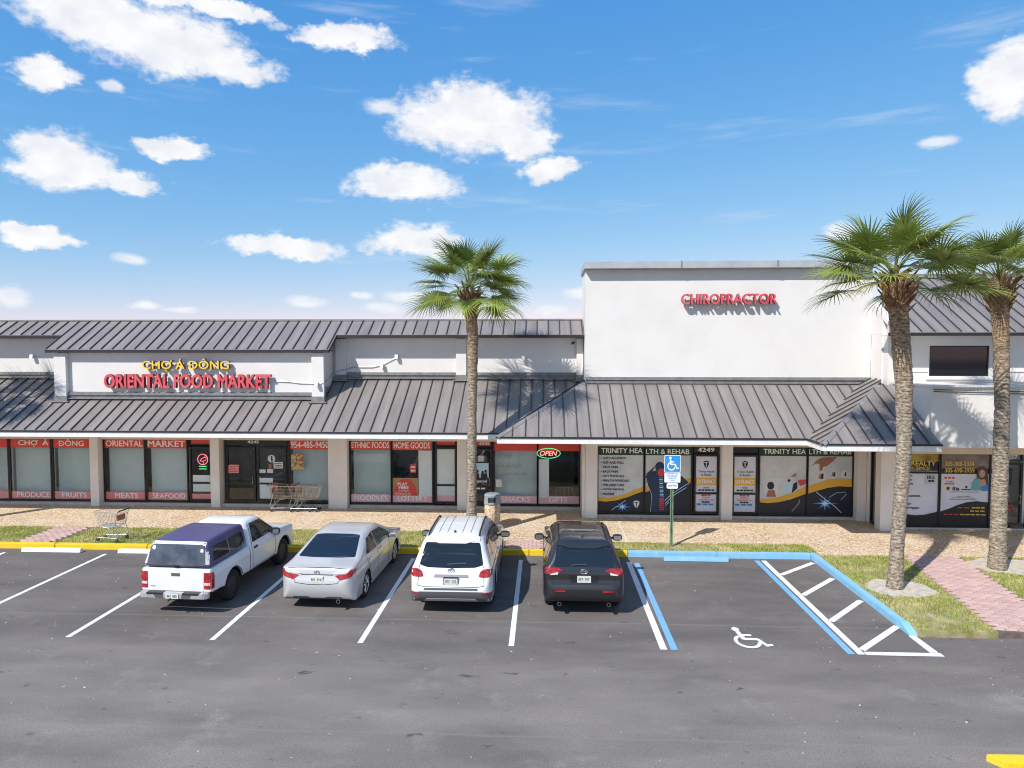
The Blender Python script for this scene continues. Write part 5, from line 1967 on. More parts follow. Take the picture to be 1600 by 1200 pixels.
palm('cabbage palm with yellowing fronds at the far end of the office verge', (13.15 * k, 16.6 * k, 0.12), [(13.15 * k, 16.6 * k, 0.12), (13.15 * k, 16.6 * k, 4.0), (13.1 * k, 16.6 * k, 8.1)], [0.22, 0.18, 0.22], 0.38, (13.1 * k, 16.6 * k, 8.4), 45, 29, 1.0, 8)
palm('cabbage palm at the end of the market verge shading the pavement', (-19.85 * k, 19.5 * k, 0.12), [(-19.85 * k, 19.5 * k, 0.12), (-19.85 * k, 19.5 * k, 4.0), (-19.8 * k, 19.5 * k, 7.7)], [0.22, 0.18, 0.22], 0.36, (-19.8 * k, 19.5 * k, 8.0), 51, 29, 1.05, 0)

# ------------------------------------------------------------------ accessible parking sign
sx, sy = 3.58 * k, 19.10 * k
sg = thing('parking_sign', 'blue accessible parking sign on a green post in the verge', 'sign', (sx, sy, 0.12))
M_POSTG = mat('green painted post', (0.10, 0.19, 0.10), 0.6, 0, (0.22, 0.28, 0.17), 5)
pb = MB(1.0)
pb.box(sx - 0.045, sx - 0.02, sy, sy + 0.05, 0.1, 2.92)
pb.box(sx + 0.02, sx + 0.045, sy, sy + 0.05, 0.1, 2.92)
pb.box(sx - 0.02, sx + 0.02, sy + 0.035, sy + 0.05, 0.1, 2.92)
pb.build('post', M_POSTG, sg)
M_SBLUE = mat('sign blue', (0.03, 0.27, 0.62), 0.4)
M_SWHITE = mat('sign white', (0.78, 0.79, 0.80), 0.45)


def plate(x0, x1, z0, z1, y, m, parent, r=0.03, th=0.004, name='sign_plate'):
    pts = []
    for (cx, cz, a0) in ((x1 - r, z1 - r, 0), (x0 + r, z1 - r, 90), (x0 + r, z0 + r, 180), (x1 - r, z0 + r, 270)):
        pts += [(cx + r * math.cos(math.radians(a0 + 22.5 * i)), cz + r * math.sin(math.radians(a0 + 22.5 * i))) for i in range(5)]
    return MB(1.0).prism(pts, y, y + th, 'y').build(name, m, parent)


cxs = sx + 0.005
p1_ = plate(cxs - 0.245, cxs + 0.245, 2.41, 2.93, sy - 0.012, M_SWHITE, sg)
plate(cxs - 0.228, cxs + 0.228, 2.427, 2.913, sy - 0.015, M_SBLUE, p1_, 0.025, 0.002, 'blue_field')
sy_m = MB(1.0)
for i, q in enumerate(wheelchair_parts()):
    sy_m.prism([(cxs - 0.2 + p[0] * 0.40, 2.46 + p[1] * 0.43) for p in q], sy - 0.0175 - 0.0003 * i, sy - 0.0155, 'y')
sy_m.build('wheelchair_symbol', M_SWHITE, p1_)
p2_ = plate(cxs - 0.24, cxs + 0.24, 2.10, 2.40, sy - 0.012, M_SWHITE, sg, 0.02)
p3_ = plate(cxs - 0.17, cxs + 0.17, 1.91, 2.085, sy - 0.012, M_SWHITE, sg, 0.05)
for i, (s_t, hw_) in enumerate((('PARKING BY', 0.18), ('DISABLED', 0.15), ('PERMIT', 0.12), ('ONLY', 0.08))):
    z = 2.345 - 0.066 * i
    text_obj(s_t, (cxs - hw_) / k, (cxs + hw_) / k, z / k, (z + 0.042) / k, (sy - 0.0135) / k, M_SBLUE, p2_, 'lettering', 0.02)
text_obj('$250 FINE', (cxs - 0.13) / k, (cxs + 0.13) / k, 1.975 / k, 2.03 / k, (sy - 0.0135) / k, M_BLK, p3_, 'lettering', 0.01)

# ------------------------------------------------------------------ litter bin
bx, by = -1.60 * k, 21.05 * k
M_BINAGG = M_AGG
bn = thing('litter_bin', 'round pebble-faced litter bin with grey dome lid beside the palm', 'litter bin', (bx, by, 0.162))
MB(1.0).lathe([(0.25, 0.0), (0.265, 0.03), (0.265, 0.74), (0.255, 0.77)], (bx, by, 0.165), 28).build('bin_body', M_BINAGG, bn, smooth=True)
M_LID = mat('blue grey plastic lid', (0.20, 0.25, 0.29), 0.5, 0, (0.26, 0.30, 0.34), 3)
MB(1.0).lathe([(0.285, 0.775), (0.29, 0.80), (0.275, 0.83), (0.268, 1.02), (0.272, 1.06), (0.24, 1.10), (0.16, 1.12)], (bx, by, 0.165), 28).build('lid', M_LID, bn, smooth=True)
MB(1.0).box(bx - 0.13, bx + 0.13, by - 0.278, by - 0.24, 1.02, 1.17).build('flap', M_IRON, bn)

# ------------------------------------------------------------------ shopping trolleys


M_REDP = mat('red plastic grip', (0.45, 0.04, 0.04), 0.5)


def trolley(label, loc, rz, grip=None):
    """wire trolley; +x is the nose, handle at -x"""
    r = thing('shopping_trolley', label, 'shopping trolley', loc, rz, 'shopping trolleys outside the market')
    fr = MB(1.0)
    for s_ in (-1, 1):
        fr.tube([(-0.40, s_ * 0.25, 0.98), (-0.34, s_ * 0.25, 0.86), (-0.26, s_ * 0.24, 0.52), (-0.36, s_ * 0.24, 0.20), (-0.30, s_ * 0.24, 0.14), (0.40, s_ * 0.17, 0.13)], 0.013, 6)
        fr.tube([(-0.30, s_ * 0.24, 0.15), (-0.05, s_ * 0.23, 0.45), (0.2, s_ * 0.2, 0.47)], 0.010, 6)
    for i in range(6):
        x = -0.25 + 0.12 * i
        fr.tube([(x, -0.23 + 0.04 * i / 5, 0.145), (x, 0.23 - 0.04 * i / 5, 0.145)], 0.006, 4)
    fr.build('frame', M_GALV, r, local=True)
    bk = MB(1.0)

    def ring(t):
        """basket outline at height fraction t"""
        z = 0.50 + 0.45 * t
        xb, xf = -0.30 - 0.05 * t, 0.36 + 0.14 * t
        wb, wf = 0.21 + 0.04 * t, 0.15 + 0.03 * t
        return [(xb, -wb, z), (xf, -wf, z - 0.02 + 0.0 * t), (xf, wf, z - 0.02), (xb, wb, z)]
    R0, R1 = ring(0), ring(1)
    for t, rr in ((0, 0.007), (0.25, 0.0035), (0.5, 0.0035), (0.75, 0.0035), (1.0, 0.010)):
        q = ring(t)
        bk.tube(q + [q[0]], rr, 5)
    for a, b, n in ((0, 1, 15), (3, 2, 15), (1, 2, 7), (0, 3, 9)):
        for i in range(n + 1):
            p = Vector(R0[a]).lerp(Vector(R0[b]), i / n)
            q = Vector(R1[a]).lerp(Vector(R1[b]), i / n)
            bk.tube([p, q], 0.0032, 4, False)
    for i in range(9):
        p = Vector(R0[0]).lerp(Vector(R0[3]), i / 8)
        q = Vector(R0[1]).lerp(Vector(R0[2]), i / 8)
        bk.tube([p, q], 0.0032, 4, False)
    bk.build('basket', M_CHROME, r, local=True)
    MB(1.0).tube([(-0.42, -0.27, 0.99), (-0.42, 0.27, 0.99)], 0.019, 8).build('handle', grip or M_REDP, r, local=True)
    MB(1.0).box(-0.30, -0.285, -0.17, 0.17, 0.66, 0.84).build('seat_flap', M_REDP, r, local=True)
    for (x, y) in ((-0.30, -0.23), (-0.30, 0.23), (0.38, -0.165), (0.38, 0.165)):
        w = MB(1.0).lathe([(0.03, -0.014), (0.062, -0.012), (0.065, 0.0), (0.062, 0.012), (0.03, 0.014)], (0, 0, 0), 14, 'x')
        w.v = [(x + b_, y + a_, 0.066 + c_) for a_, b_, c_ in w.v]
        o = w.build('wheel', M_IRON, r, local=True)
        MB(1.0).box(x - 0.012, x + 0.012, y - 0.02, y + 0.02, 0.10, 0.15).build('caster', M_GALV, o, local=True)
    return r


trolley('empty wire shopping trolley left alone on the verge by the yellow kerb', (-12.42 * k, 18.92 * k, 0.155), math.radians(176), M_IRON)
trolley('wire shopping trolley next to the market door, ahead of the other', (-8.98 * k, 22.80 * k, 0.163), math.radians(4))
trolley('wire shopping trolley parked against the market pillar behind another', (-8.28 * k, 22.76 * k, 0.163), math.radians(-3))
trolley('wire shopping trolley nested into another beside the market pillar', (-8.05 * k, 22.77 * k, 0.163), math.radians(-2))

# ------------------------------------------------------------------ vehicles (metres, +y forward, origin under the rear axle)


def chaikin(poly, it=2):
    p = np.array(poly, float)
    for _ in range(it):
        q = np.roll(p, -1, 0)
        p = np.stack([p * 0.75 + q * 0.25, p * 0.25 + q * 0.75], 1).reshape(-1, 2)
    return p


def sd_poly(P_, poly):
    d = np.full(len(P_), 1e9)
    s_ = np.ones(len(P_))
    n = len(poly)
    for i in range(n):
        a, b = poly[i], poly[i - 1]
        e = b - a
        w = P_ - a
        t = np.clip((w @ e) / (e @ e + 1e-12), 0, 1)
        q = w - t[:, None] * e
        d = np.minimum(d, (q * q).sum(1))
        c1 = P_[:, 1] >= a[1]
        c2 = P_[:, 1] < b[1]
        c3 = e[0] * w[:, 1] > e[1] * w[:, 0]
        fl = (c1 & c2 & c3) | (~c1 & ~c2 & ~c3)
        s_ = np.where(fl, -s_, s_)
    return s_ * np.sqrt(d)


class Table:
    def __init__(self, poly, pad=0.3, h=0.012):
        mn, mx = poly.min(0) - pad, poly.max(0) + pad
        self.h, self.mn = h, mn
        n = np.ceil((mx - mn) / h).astype(int) + 1
        g = np.stack(np.meshgrid(mn[0] + np.arange(n[0]) * h, mn[1] + np.arange(n[1]) * h, indexing='ij'), -1)
        self.T = sd_poly(g.reshape(-1, 2), poly).reshape(n)
        self.n = n

    def __call__(self, y, z):
        a = np.clip((y - self.mn[0]) / self.h, 0, self.n[0] - 1.001)
        b = np.clip((z - self.mn[1]) / self.h, 0, self.n[1] - 1.001)
        i, j = a.astype(int), b.astype(int)
        u_, v_ = a - i, b - j
        T = self.T
        return T[i, j] * (1 - u_) * (1 - v_) + T[i + 1, j] * u_ * (1 - v_) + T[i, j + 1] * (1 - u_) * v_ + T[i + 1, j + 1] * u_ * v_


def smax(a, b, k_):
    h = np.maximum(k_ - np.abs(a - b), 0) / k_
    return np.maximum(a, b) + h * h * k_ * 0.25


def sstep(a, b, x):
    t = np.clip((x - a) / (b - a), 0, 1)
    return t * t * (3 - 2 * t)


def surface_nets(f, lo, hi, h):
    n = np.ceil((np.array(hi) - np.array(lo)) / h).astype(int) + 1
    ax = [lo[i] + np.arange(n[i]) * h for i in range(3)]
    X, Y, Z = np.meshgrid(*ax, indexing='ij')
    F = f(X, Y, Z)
    S = F < 0
    c = n - 1
    corner = [(i, j, k_) for i in (0, 1) for j in (0, 1) for k_ in (0, 1)]

    def sub(A, o):
        return A[o[0]:o[0] + c[0], o[1]:o[1] + c[1], o[2]:o[2] + c[2]]
    cnt = sum(sub(S, o).astype(np.int8) for o in corner)
    act = (cnt > 0) & (cnt < 8)
    idx = -np.ones(act.shape, int)
    cells = np.argwhere(act)
    idx[act] = np.arange(len(cells))
    acc = np.zeros((len(cells), 3))
    num = np.zeros(len(cells))
    ci = cells.T
    for a in range(8):
        for b in range(a + 1, 8):
            oa, ob = corner[a], corner[b]
            if sum(abs(oa[q] - ob[q]) for q in range(3)) != 1:
                continue
            fa = F[ci[0] + oa[0], ci[1] + oa[1], ci[2] + oa[2]]
            fb = F[ci[0] + ob[0], ci[1] + ob[1], ci[2] + ob[2]]
            m_ = (fa < 0) != (fb < 0)
            t = np.where(m_, fa / (fa - fb + 1e-12), 0)
            p = np.array(oa)[None, :] + t[:, None] * (np.array(ob) - np.array(oa))[None, :]
            acc += np.where(m_[:, None], p, 0)
            num += m_
    V_ = np.array(lo) + (cells + acc / num[:, None]) * h
    # pull the vertices onto the true surface
    for _ in range(3):
        f0 = f(V_[:, 0], V_[:, 1], V_[:, 2])
        e = 0.004
        g = np.stack([(f(V_[:, 0] + e, V_[:, 1], V_[:, 2]) - f(V_[:, 0] - e, V_[:, 1], V_[:, 2])),
                      (f(V_[:, 0], V_[:, 1] + e, V_[:, 2]) - f(V_[:, 0], V_[:, 1] - e, V_[:, 2])),
                      (f(V_[:, 0], V_[:, 1], V_[:, 2] + e) - f(V_[:, 0], V_[:, 1], V_[:, 2] - e))], 1) / (2 * e)
        g2 = (g * g).sum(1) + 0.05
        st = -(f0 / g2)[:, None] * g
        ln = np.linalg.norm(st, axis=1)
        st *= np.minimum(1, 0.4 * h / (ln + 1e-9))[:, None]
        V_ = V_ + st
    faces = []
    for axn in range(3):
        o = [0, 0, 0]
        o[axn] = 1
        A = S[:n[0] - o[0], :n[1] - o[1], :n[2] - o[2]]
        B_ = S[o[0]:, o[1]:, o[2]:]
        E_ = np.argwhere(A != B_)
        b1, b2 = (axn + 1) % 3, (axn + 2) % 3
        ok = (E_[:, b1] > 0) & (E_[:, b2] > 0) & (E_[:, b1] < c[b1]) & (E_[:, b2] < c[b2])
        E_ = E_[ok]
        q = []
        for (d1_, d2_) in ((-1, -1), (0, -1), (0, 0), (-1, 0)):
            t = E_.copy()
            t[:, b1] += d1_
            t[:, b2] += d2_
            q.append(idx[t[:, 0], t[:, 1], t[:, 2]])
        q = np.stack(q, 1)
        inside_first = A[E_[:, 0], E_[:, 1], E_[:, 2]]
        q[~inside_first] = q[~inside_first][:, ::-1]
        faces.append(q)
    return V_, np.concatenate(faces)


def np_mesh(name, V_, F_):
    me = bpy.data.meshes.new(name)
    me.vertices.add(len(V_))
    me.vertices.foreach_set('co', V_.reshape(-1))
    me.loops.add(F_.size)
    me.loops.foreach_set('vertex_index', F_.reshape(-1))
    me.polygons.add(len(F_))
    me.polygons.foreach_set('loop_start', np.arange(len(F_)) * 4)
    me.polygons.foreach_set('loop_total', np.full(len(F_), 4))
    me.update()
    me.validate()
    me.shade_smooth()
    return me


M_UNDER = mat('black underbody', (0.008, 0.008, 0.009), 0.8)
M_TYRE = mat('tyre rubber', (0.016, 0.016, 0.017), 0.85)
M_CGLASS = mat('car glass', (0.012, 0.016, 0.022), 0.04, 0, spec=0.55, coat=0.3)
M_SGLASS = mat('car side glass', (0.022, 0.024, 0.025), 0.04, 0, spec=0.6, coat=0.3)
M_LAMP = mat('red tail lamp', (0.26, 0.008, 0.012), 0.12, 0, (0.42, 0.02, 0.025), 14, 2, 0.45, 0.55, coat=0.6)
M_CLEAR = mat('clear lamp lens', (0.60, 0.58, 0.57), 0.15, 0, coat=0.5)
M_BLKP = mat('black trim plastic', (0.020, 0.020, 0.022), 0.5)
M_GREYP = mat('grey trim plastic', (0.085, 0.088, 0.095), 0.55)
M_PLATE = mat('licence plate', (0.66, 0.66, 0.63), 0.45, 0, (0.56, 0.58, 0.54), 30)
M_ALLOY = mat('alloy rim', (0.52, 0.52, 0.53), 0.3, 0.7)
M_STEELW = mat('dark steel rim', (0.05, 0.048, 0.047), 0.55, 0.3)
M_GAP = mat('panel gap', (0.012, 0.012, 0.013), 0.8)
M_PLTXT = mat('plate characters', (0.03, 0.07, 0.05), 0.5)


def plate_marks(parent, y, z0, z1, w):
    """plate characters, too small to read"""
    r_ = random.Random(int(z0 * 1000))
    b = MB(1.0)
    for i in range(7):
        if i == 3:
            continue
        x = -w + 2 * w * (i + 0.5) / 7
        b.box(x - w * 0.10, x - w * 0.045, y - 0.001, y, z0, z1)
        b.box(x - w * 0.04, x + w * 0.09, y - 0.001, y, (z0 + z1) / 2 - 0.006, (z0 + z1) / 2 + 0.004)
        if r_.random() < 0.7:
            b.box(x + w * 0.05, x + w * 0.10, y - 0.0015, y - 0.0003, z0 + (z1 - z0) * r_.choice((0, 0.5)), z1)
        b.box(x - w * 0.04, x + w * 0.09, y - 0.001, y, z1 - 0.012, z1)
    b.build('plate_characters', M_PLTXT, parent, local=True)


class Car:
    def __init__(self, name, label, cat, loc, rz, paint, prof, W, belt, tumble, wb, rw, arch, lo_z, front_y, rear_y, rear_r=0.22, front_r=0.35, edge=0.05, topedge=0.16, flare=0.0, chk=2, h=0.026, extra=None, group='cars parked at the shops'):
        self.root = thing(name, label, cat, loc, rz, group)
        self.W, self.wb, self.rw = W, wb, rw
        self.ry, self.fy = rear_y, front_y
        tab = Table(chaikin(prof, chk))
        hw0 = W / 2
        cy = (front_y + rear_y) / 2
        hl = (front_y - rear_y) / 2

        def f(X, Y, Z):
            hw = hw0 - 0.03 * sstep(0.62, 0.25, Z) - 0.035 * sstep(belt - 0.22, belt, Z) - np.maximum(Z - belt, 0) * tumble
            hw = hw + 0.012 * np.exp(-((Z - belt + 0.17) / 0.05) ** 2)
            if flare:
                for yw in (0, wb):
                    hw = hw + flare * np.exp(-((np.hypot(Y - yw, Z - rw) - arch) / 0.07) ** 2) * (Z < belt)
            A = np.abs(X)
            d1 = tab(Y, Z)
            k_ = edge + topedge * sstep(belt - 0.05, belt + 0.35, Z)
            d = smax(d1, A - hw, k_)
            # rounded plan corners
            R_ = np.where(Y > cy, front_r, rear_r)
            qx, qy = A - hw0 + R_, np.abs(Y - cy) - hl + R_
            d3 = np.hypot(np.maximum(qx, 0), np.maximum(qy, 0)) + np.minimum(np.maximum(qx, qy), 0) - R_
            d = smax(d, d3, 0.03)
            if extra is not None:
                d = extra(X, Y, Z, d)
            for yw in (0, wb):
                cyl = np.maximum(np.hypot(Y - yw, Z - rw) - arch, 0.50 - A)
                d = np.maximum(d, -cyl)
            return d
        V_, F_ = surface_nets(f, (-hw0 - 0.1, rear_y - 0.12, lo_z - 0.12), (hw0 + 0.1, front_y + 0.12, np.array(prof)[:, 1].max() + 0.1), h)
        me = np_mesh('body', V_, F_)
        me.materials.append(paint)
        me.materials.append(M_UNDER)
        cen = V_[F_].mean(1)
        nn = np.cross(V_[F_[:, 1]] - V_[F_[:, 0]], V_[F_[:, 2]] - V_[F_[:, 0]])
        nn /= np.linalg.norm(nn, axis=1)[:, None] + 1e-9
        dark = (nn[:, 2] < -0.75) & (cen[:, 2] < lo_z + 0.2)
        for yw in (0, wb):
            rr = np.hypot(cen[:, 1] - yw, cen[:, 2] - rw)
            dark |= (rr < arch + 0.012) & (np.abs(cen[:, 0]) < hw0 - 0.03)
        me.polygons.foreach_set('material_index', dark.astype(np.int32))
        self.body = link('body', me, None, self.root, True)
        self.bvh = BVHTree.FromPolygons([tuple(v_) for v_ in V_], [tuple(q) for q in F_])

    def hit(self, axis, a, b):
        if axis == 'rear':
            o, d = Vector((a, -6, b)), Vector((0, 1, 0))
        elif axis == 'front':
            o, d = Vector((a, 9, b)), Vector((0, -1, 0))
        elif axis == 'right':
            o, d = Vector((4, a, b)), Vector((-1, 0, 0))
        elif axis == 'left':
            o, d = Vector((-4, a, b)), Vector((1, 0, 0))
        else:
            o, d = Vector((a, b, 5)), Vector((0, 0, -1))
        l, n, _, _ = self.bvh.ray_cast(o, d)
        if l is None:
            far = {'rear': 6 + self.ry, 'front': 9 - self.fy, 'right': 4 - self.W / 2, 'left': 4 - self.W / 2, 'top': 3.5}[axis]
            l, n, _, _ = self.bvh.find_nearest(o + d * far)
        if n.dot(d) > 0:
            n = -n
        return l, n

    def decal(self, name, pts, axis, m, off=0.006, parent=None, rnd=0, step=0.07, skirt=0.03, bvh=None):
        """a panel (glass, lamp, trim) following the body surface, with real thickness"""
        if rnd:
            pts = [tuple(p) for p in chaikin(pts, rnd)]
        bm = bmesh.new()
        vs_ = [bm.verts.new((p[0], p[1], 0)) for p in pts]
        bm.faces.new(vs_)
        mn = [min(p[i] for p in pts) for i in (0, 1)]
        mx = [max(p[i] for p in pts) for i in (0, 1)]
        for i in (0, 1):
            n = int((mx[i] - mn[i]) / step)
            for j in range(1, n + 1):
                co = [0, 0, 0]
                co[i] = mn[i] + (mx[i] - mn[i]) * j / (n + 1)
                no = [0, 0, 0]
                no[i] = 1
                bmesh.ops.bisect_plane(bm, geom=bm.verts[:] + bm.edges[:] + bm.faces[:], plane_co=co, plane_no=no)
        bmesh.ops.triangulate(bm, faces=bm.faces[:])
        nrm = {}
        for v_ in bm.verts:
            l, n = self.hit(axis, v_.co.x, v_.co.y)
            nrm[v_] = n
            v_.co = l + n * off
        be = [e for e in bm.edges if e.is_boundary]
        r = bmesh.ops.extrude_edge_only(bm, edges=be)
        for g in r['geom']:
            if isinstance(g, bmesh.types.BMVert):
                l, n, _, _ = self.bvh.find_nearest(g.co)
                dv = (g.co - l)
                g.co = g.co - (dv.normalized() if dv.length > 1e-6 else n) * skirt
        bmesh.ops.recalc_face_normals(bm, faces=bm.faces[:])
        me = bpy.data.meshes.new(name)
        bm.to_mesh(me)
        bm.free()
        # outward orientation
        me.shade_smooth()
        me.set_sharp_from_angle(angle=math.radians(50))
        return link(name, me, m, parent or self.root, True)

    def line(self, path, axis, w=0.012, m=None, off=0.003, name='panel_gap', parent=None):
        pts = []
        for i in range(len(path) - 1):
            a, b = Vector(path[i]), Vector(path[i + 1])
            n = max(1, int((b - a).length / 0.06))
            pts += [a.lerp(b, j / n) for j in range(n)]
        pts.append(Vector(path[-1]))
        P3 = []
        for p in pts:
            l, n = self.hit(axis, p.x, p.y)
            P3.append((l + n * off, n))
        b = MB(1.0)
        vs_, fs = [], []
        for i, (l, n) in enumerate(P3):
            d = (P3[min(i + 1, len(P3) - 1)][0] - P3[max(i - 1, 0)][0]).normalized()
            s_ = d.cross(n).normalized() * w / 2
            vs_ += [tuple(l - s_), tuple(l + s_), tuple(l + s_ - n * 0.01), tuple(l - s_ - n * 0.01)]
        for i in range(len(P3) - 1):
            a = i * 4
            fs += [(a, a + 1, a + 5, a + 4), (a + 1, a + 2, a + 6, a + 5), (a + 3, a, a + 4, a + 7)]
        return b.add(vs_, fs).build(name, m or M_GAP, parent or self.root, local=True)

    def wheels(self, rim_m, kind='alloy', tw=0.225):
        for yw in (0, self.wb):
            for s_ in (-1, 1):
                xo = s_ * (self.W / 2 - 0.035)          # outer face
                R_ = self.rw
                ri = R_ * 0.66 if kind == 'alloy' else R_ * 0.58
                prof = [(ri, -0.02), (R_ * 0.80, 0.004), (R_ * 0.93, -0.008), (R_, -0.04), (R_, -tw + 0.04), (R_ * 0.93, -tw), (ri, -tw + 0.02)]
                b = MB(1.0).lathe(prof, (0, 0, 0), 36, 'x')
                b.f = b.f[:-2]
                b.v = [(xo + x * s_, y + yw, z + R_) for x, y, z in b.v]
                t = b.build('wheel', M_TYRE, self.root, smooth=True, local=True)
                b = MB(1.0).lathe([(ri, -0.025), (ri * 0.95, -0.03), (ri * 0.90, -0.085), (0.05, -0.09), (0.04, -0.09)], (0, 0, 0), 32, 'x')
                b.v = [(xo + x * s_, y + yw, z + R_) for x, y, z in b.v]
                b.build('rim', M_UNDER if kind == 'alloy' else rim_m, t, smooth=True, local=True)
                if kind == 'alloy':
                    sp = MB(1.0)
                    ns = 5
                    for i in range(ns):
                        for da in (-0.16, 0.16):
                            a = 2 * math.pi * i / ns + 0.3
                            ca, sa = math.cos(a), math.sin(a)
                            cb, sb_ = math.cos(a + da * 1.6), math.sin(a + da * 1.6)
                            p = Vector((xo - s_ * 0.035, yw + ca * 0.05, R_ + sa * 0.05))
                            q = Vector((xo - s_ * 0.03, yw + cb * ri * 0.95, R_ + sb_ * ri * 0.95))
                            sp.tube([p, q], [0.028, 0.020], 6)
                    ring = [(xo - s_ * 0.024, yw + ri * 0.96 * math.cos(i * math.pi / 16), R_ + ri * 0.96 * math.sin(i * math.pi / 16)) for i in range(33)]
                    sp.tube(ring, 0.014, 6)
                    sp.lathe([(0.06, -0.06), (0.06, -0.02), (0.03, -0.01)] if s_ > 0 else [(0.06, 0.06), (0.06, 0.02), (0.03, 0.01)], (xo, yw, R_), 14, 'x')
                    sp.build('spokes', rim_m, t, smooth=True, local=True)
                else:
                    sp = MB(1.0)
                    for i in range(8):
                        a = 2 * math.pi * i / 8
                        sp.lathe([(0.025, -0.005), (0.022, 0.006)], (xo - s_ * 0.08, yw + math.cos(a) * ri * 0.62, R_ + math.sin(a) * ri * 0.62), 8, 'x')
                    sp.lathe([(0.075, -0.03), (0.07, 0.02), (0.03, 0.03)] if s_ > 0 else [(0.075, 0.03), (0.07, -0.02), (0.03, -0.03)], (xo - s_ * 0.07, yw, R_), 16, 'x')
                    sp.build('hub', M_GREYP, t, smooth=True, local=True)

    def mirror(self, y, z, m, size=(0.13, 0.075, 0.085)):
        for s_ in (-1, 1):
            l, n = self.hit('right' if s_ > 0 else 'left', y, z)
            c = Vector((l.x + s_ * (size[0] + 0.03), y, z + 0.03))
            b = MB(1.0)
            ns, nr = 14, 8
            vs_, fs = [], []
            for i in range(nr + 1):
                ph = -math.pi / 2 + math.pi * i / nr
                for j in range(ns):
                    th = 2 * math.pi * j / ns
                    e = lambda q: math.copysign(abs(q) ** 0.65, q)
                    vs_.append((c.x + size[0] * e(math.cos(ph)) * e(math.cos(th)), c.y + max(-0.03, size[1] * e(math.cos(ph)) * e(math.sin(th))), c.z + size[2] * e(math.sin(ph))))
            for i in range(nr):
                for j in range(ns):
                    k_ = (j + 1) % ns
                    fs.append((i * ns + j, i * ns + k_, (i + 1) * ns + k_, (i + 1) * ns + j))
            b.add(vs_, fs)
            mo = b.build('mirror', m, self.root, smooth=True, local=True)
            g = MB(1.0)
            g.prism([(c.x - size[0] * 0.75, c.z - size[2] * 0.65), (c.x + size[0] * 0.75, c.z - size[2] * 0.65), (c.x + size[0] * 0.75, c.z + size[2] * 0.6), (c.x - size[0] * 0.75, c.z + size[2] * 0.6)], c.y - 0.036, c.y - 0.031, 'y')
            g.build('mirror_glass', M_CHROME, mo, local=True)
            MB(1.0).tube([(l.x - s_ * 0.02, y + 0.02, z), (l.x + s_ * 0.06, y + 0.01, z + 0.01)], 0.03, 8).build('mirror_arm', M_BLKP, mo, local=True)

    def plate_rear(self, z0, z1, text=None, frame=True, w=0.155):
        l, n = self.hit('rear', 0, (z0 + z1) / 2)
        y = l.y - 0.02
        p = MB(1.0).prism([(-w, z0), (w, z0), (w, z1), (-w, z1)], y - 0.004, y + 0.05, 'y').build('licence_plate', M_PLATE, self.root, local=True)
        if frame:
            b = MB(1.0)
            for (xa, xb, za, zb) in ((-w - 0.015, w + 0.015, z0 - 0.015, z0), (-w - 0.015, w + 0.015, z1, z1 + 0.015), (-w - 0.015, -w, z0, z1), (w, w + 0.015, z0, z1)):
                b.box(xa, xb, y - 0.008, y + 0.04, za, zb)
            b.build('plate_frame', M_BLKP, p, local=True)
        zc_ = (z0 + z1) / 2
        plate_marks(p, y - 0.006, z0 + 0.035, z1 - 0.045, w * 0.82)

    def emblem(self, z, rx=0.075, rz=0.05, m=None):
        l, n = self.hit('rear', 0, z)
        y = l.y - 0.012
        b = MB(1.0)

        def ell(a, c, dz, r):
            b.tube([(a * math.cos(t * math.pi / 12), y, z + dz + c * math.sin(t * math.pi / 12)) for t in range(25)], r, 6)
        ell(rx, rz, 0, 0.008)
        ell(rx * 0.36, rz * 0.92, 0, 0.006)
        ell(rx * 0.72, rz * 0.40, rz * 0.5, 0.006)
        b.build('emblem', m or M_CHROME, self.root, smooth=True, local=True)

    def exhaust(self, x, z=0.27):
        l, n = self.hit('rear', x, z + 0.12)
        b = MB(1.0).lathe([(0.036, 0.10), (0.036, 0.0), (0.046, 0.0), (0.046, 0.14)], (0, 0, 0), 16, 'z')
        b.f = b.f[:-2]
        b.v = [(x + a, l.y - 0.01 + c * 1.0, z + bb_) for a, bb_, c in b.v]
        b.build('exhaust', M_CHROME, self.root, smooth=True, local=True)


def bev(pts, r=0.06):
    out = []
    n = len(pts)
    for i in range(n):
        p, a, b = Vector(pts[i]), Vector(pts[i - 1]), Vector(pts[(i + 1) % n])
        q0 = p + (a - p).normalized() * min(r, (a - p).length * 0.45)
        q1 = p + (b - p).normalized() * min(r, (b - p).length * 0.45)
        for t in (0, 0.33, 0.67, 1):
            w = q0 * (1 - t) ** 2 + p * (2 * t * (1 - t)) + q1 * t * t
            out.append((w.x, w.y))
    return out


def mirrorx(pts):
    return [(-x, z) for x, z in pts][::-1]


def both(car, name, pts, m, **kw):
    for q in (pts, mirrorx(pts)):
        car.decal(name, q, 'rear', m, **kw)


def paint_mat(name, col, rough, metal=0.0, flake=None):
    return mat(name, col, rough, metal, flake, 0.8, 4, 0.3, 0.7, coat=0.8)


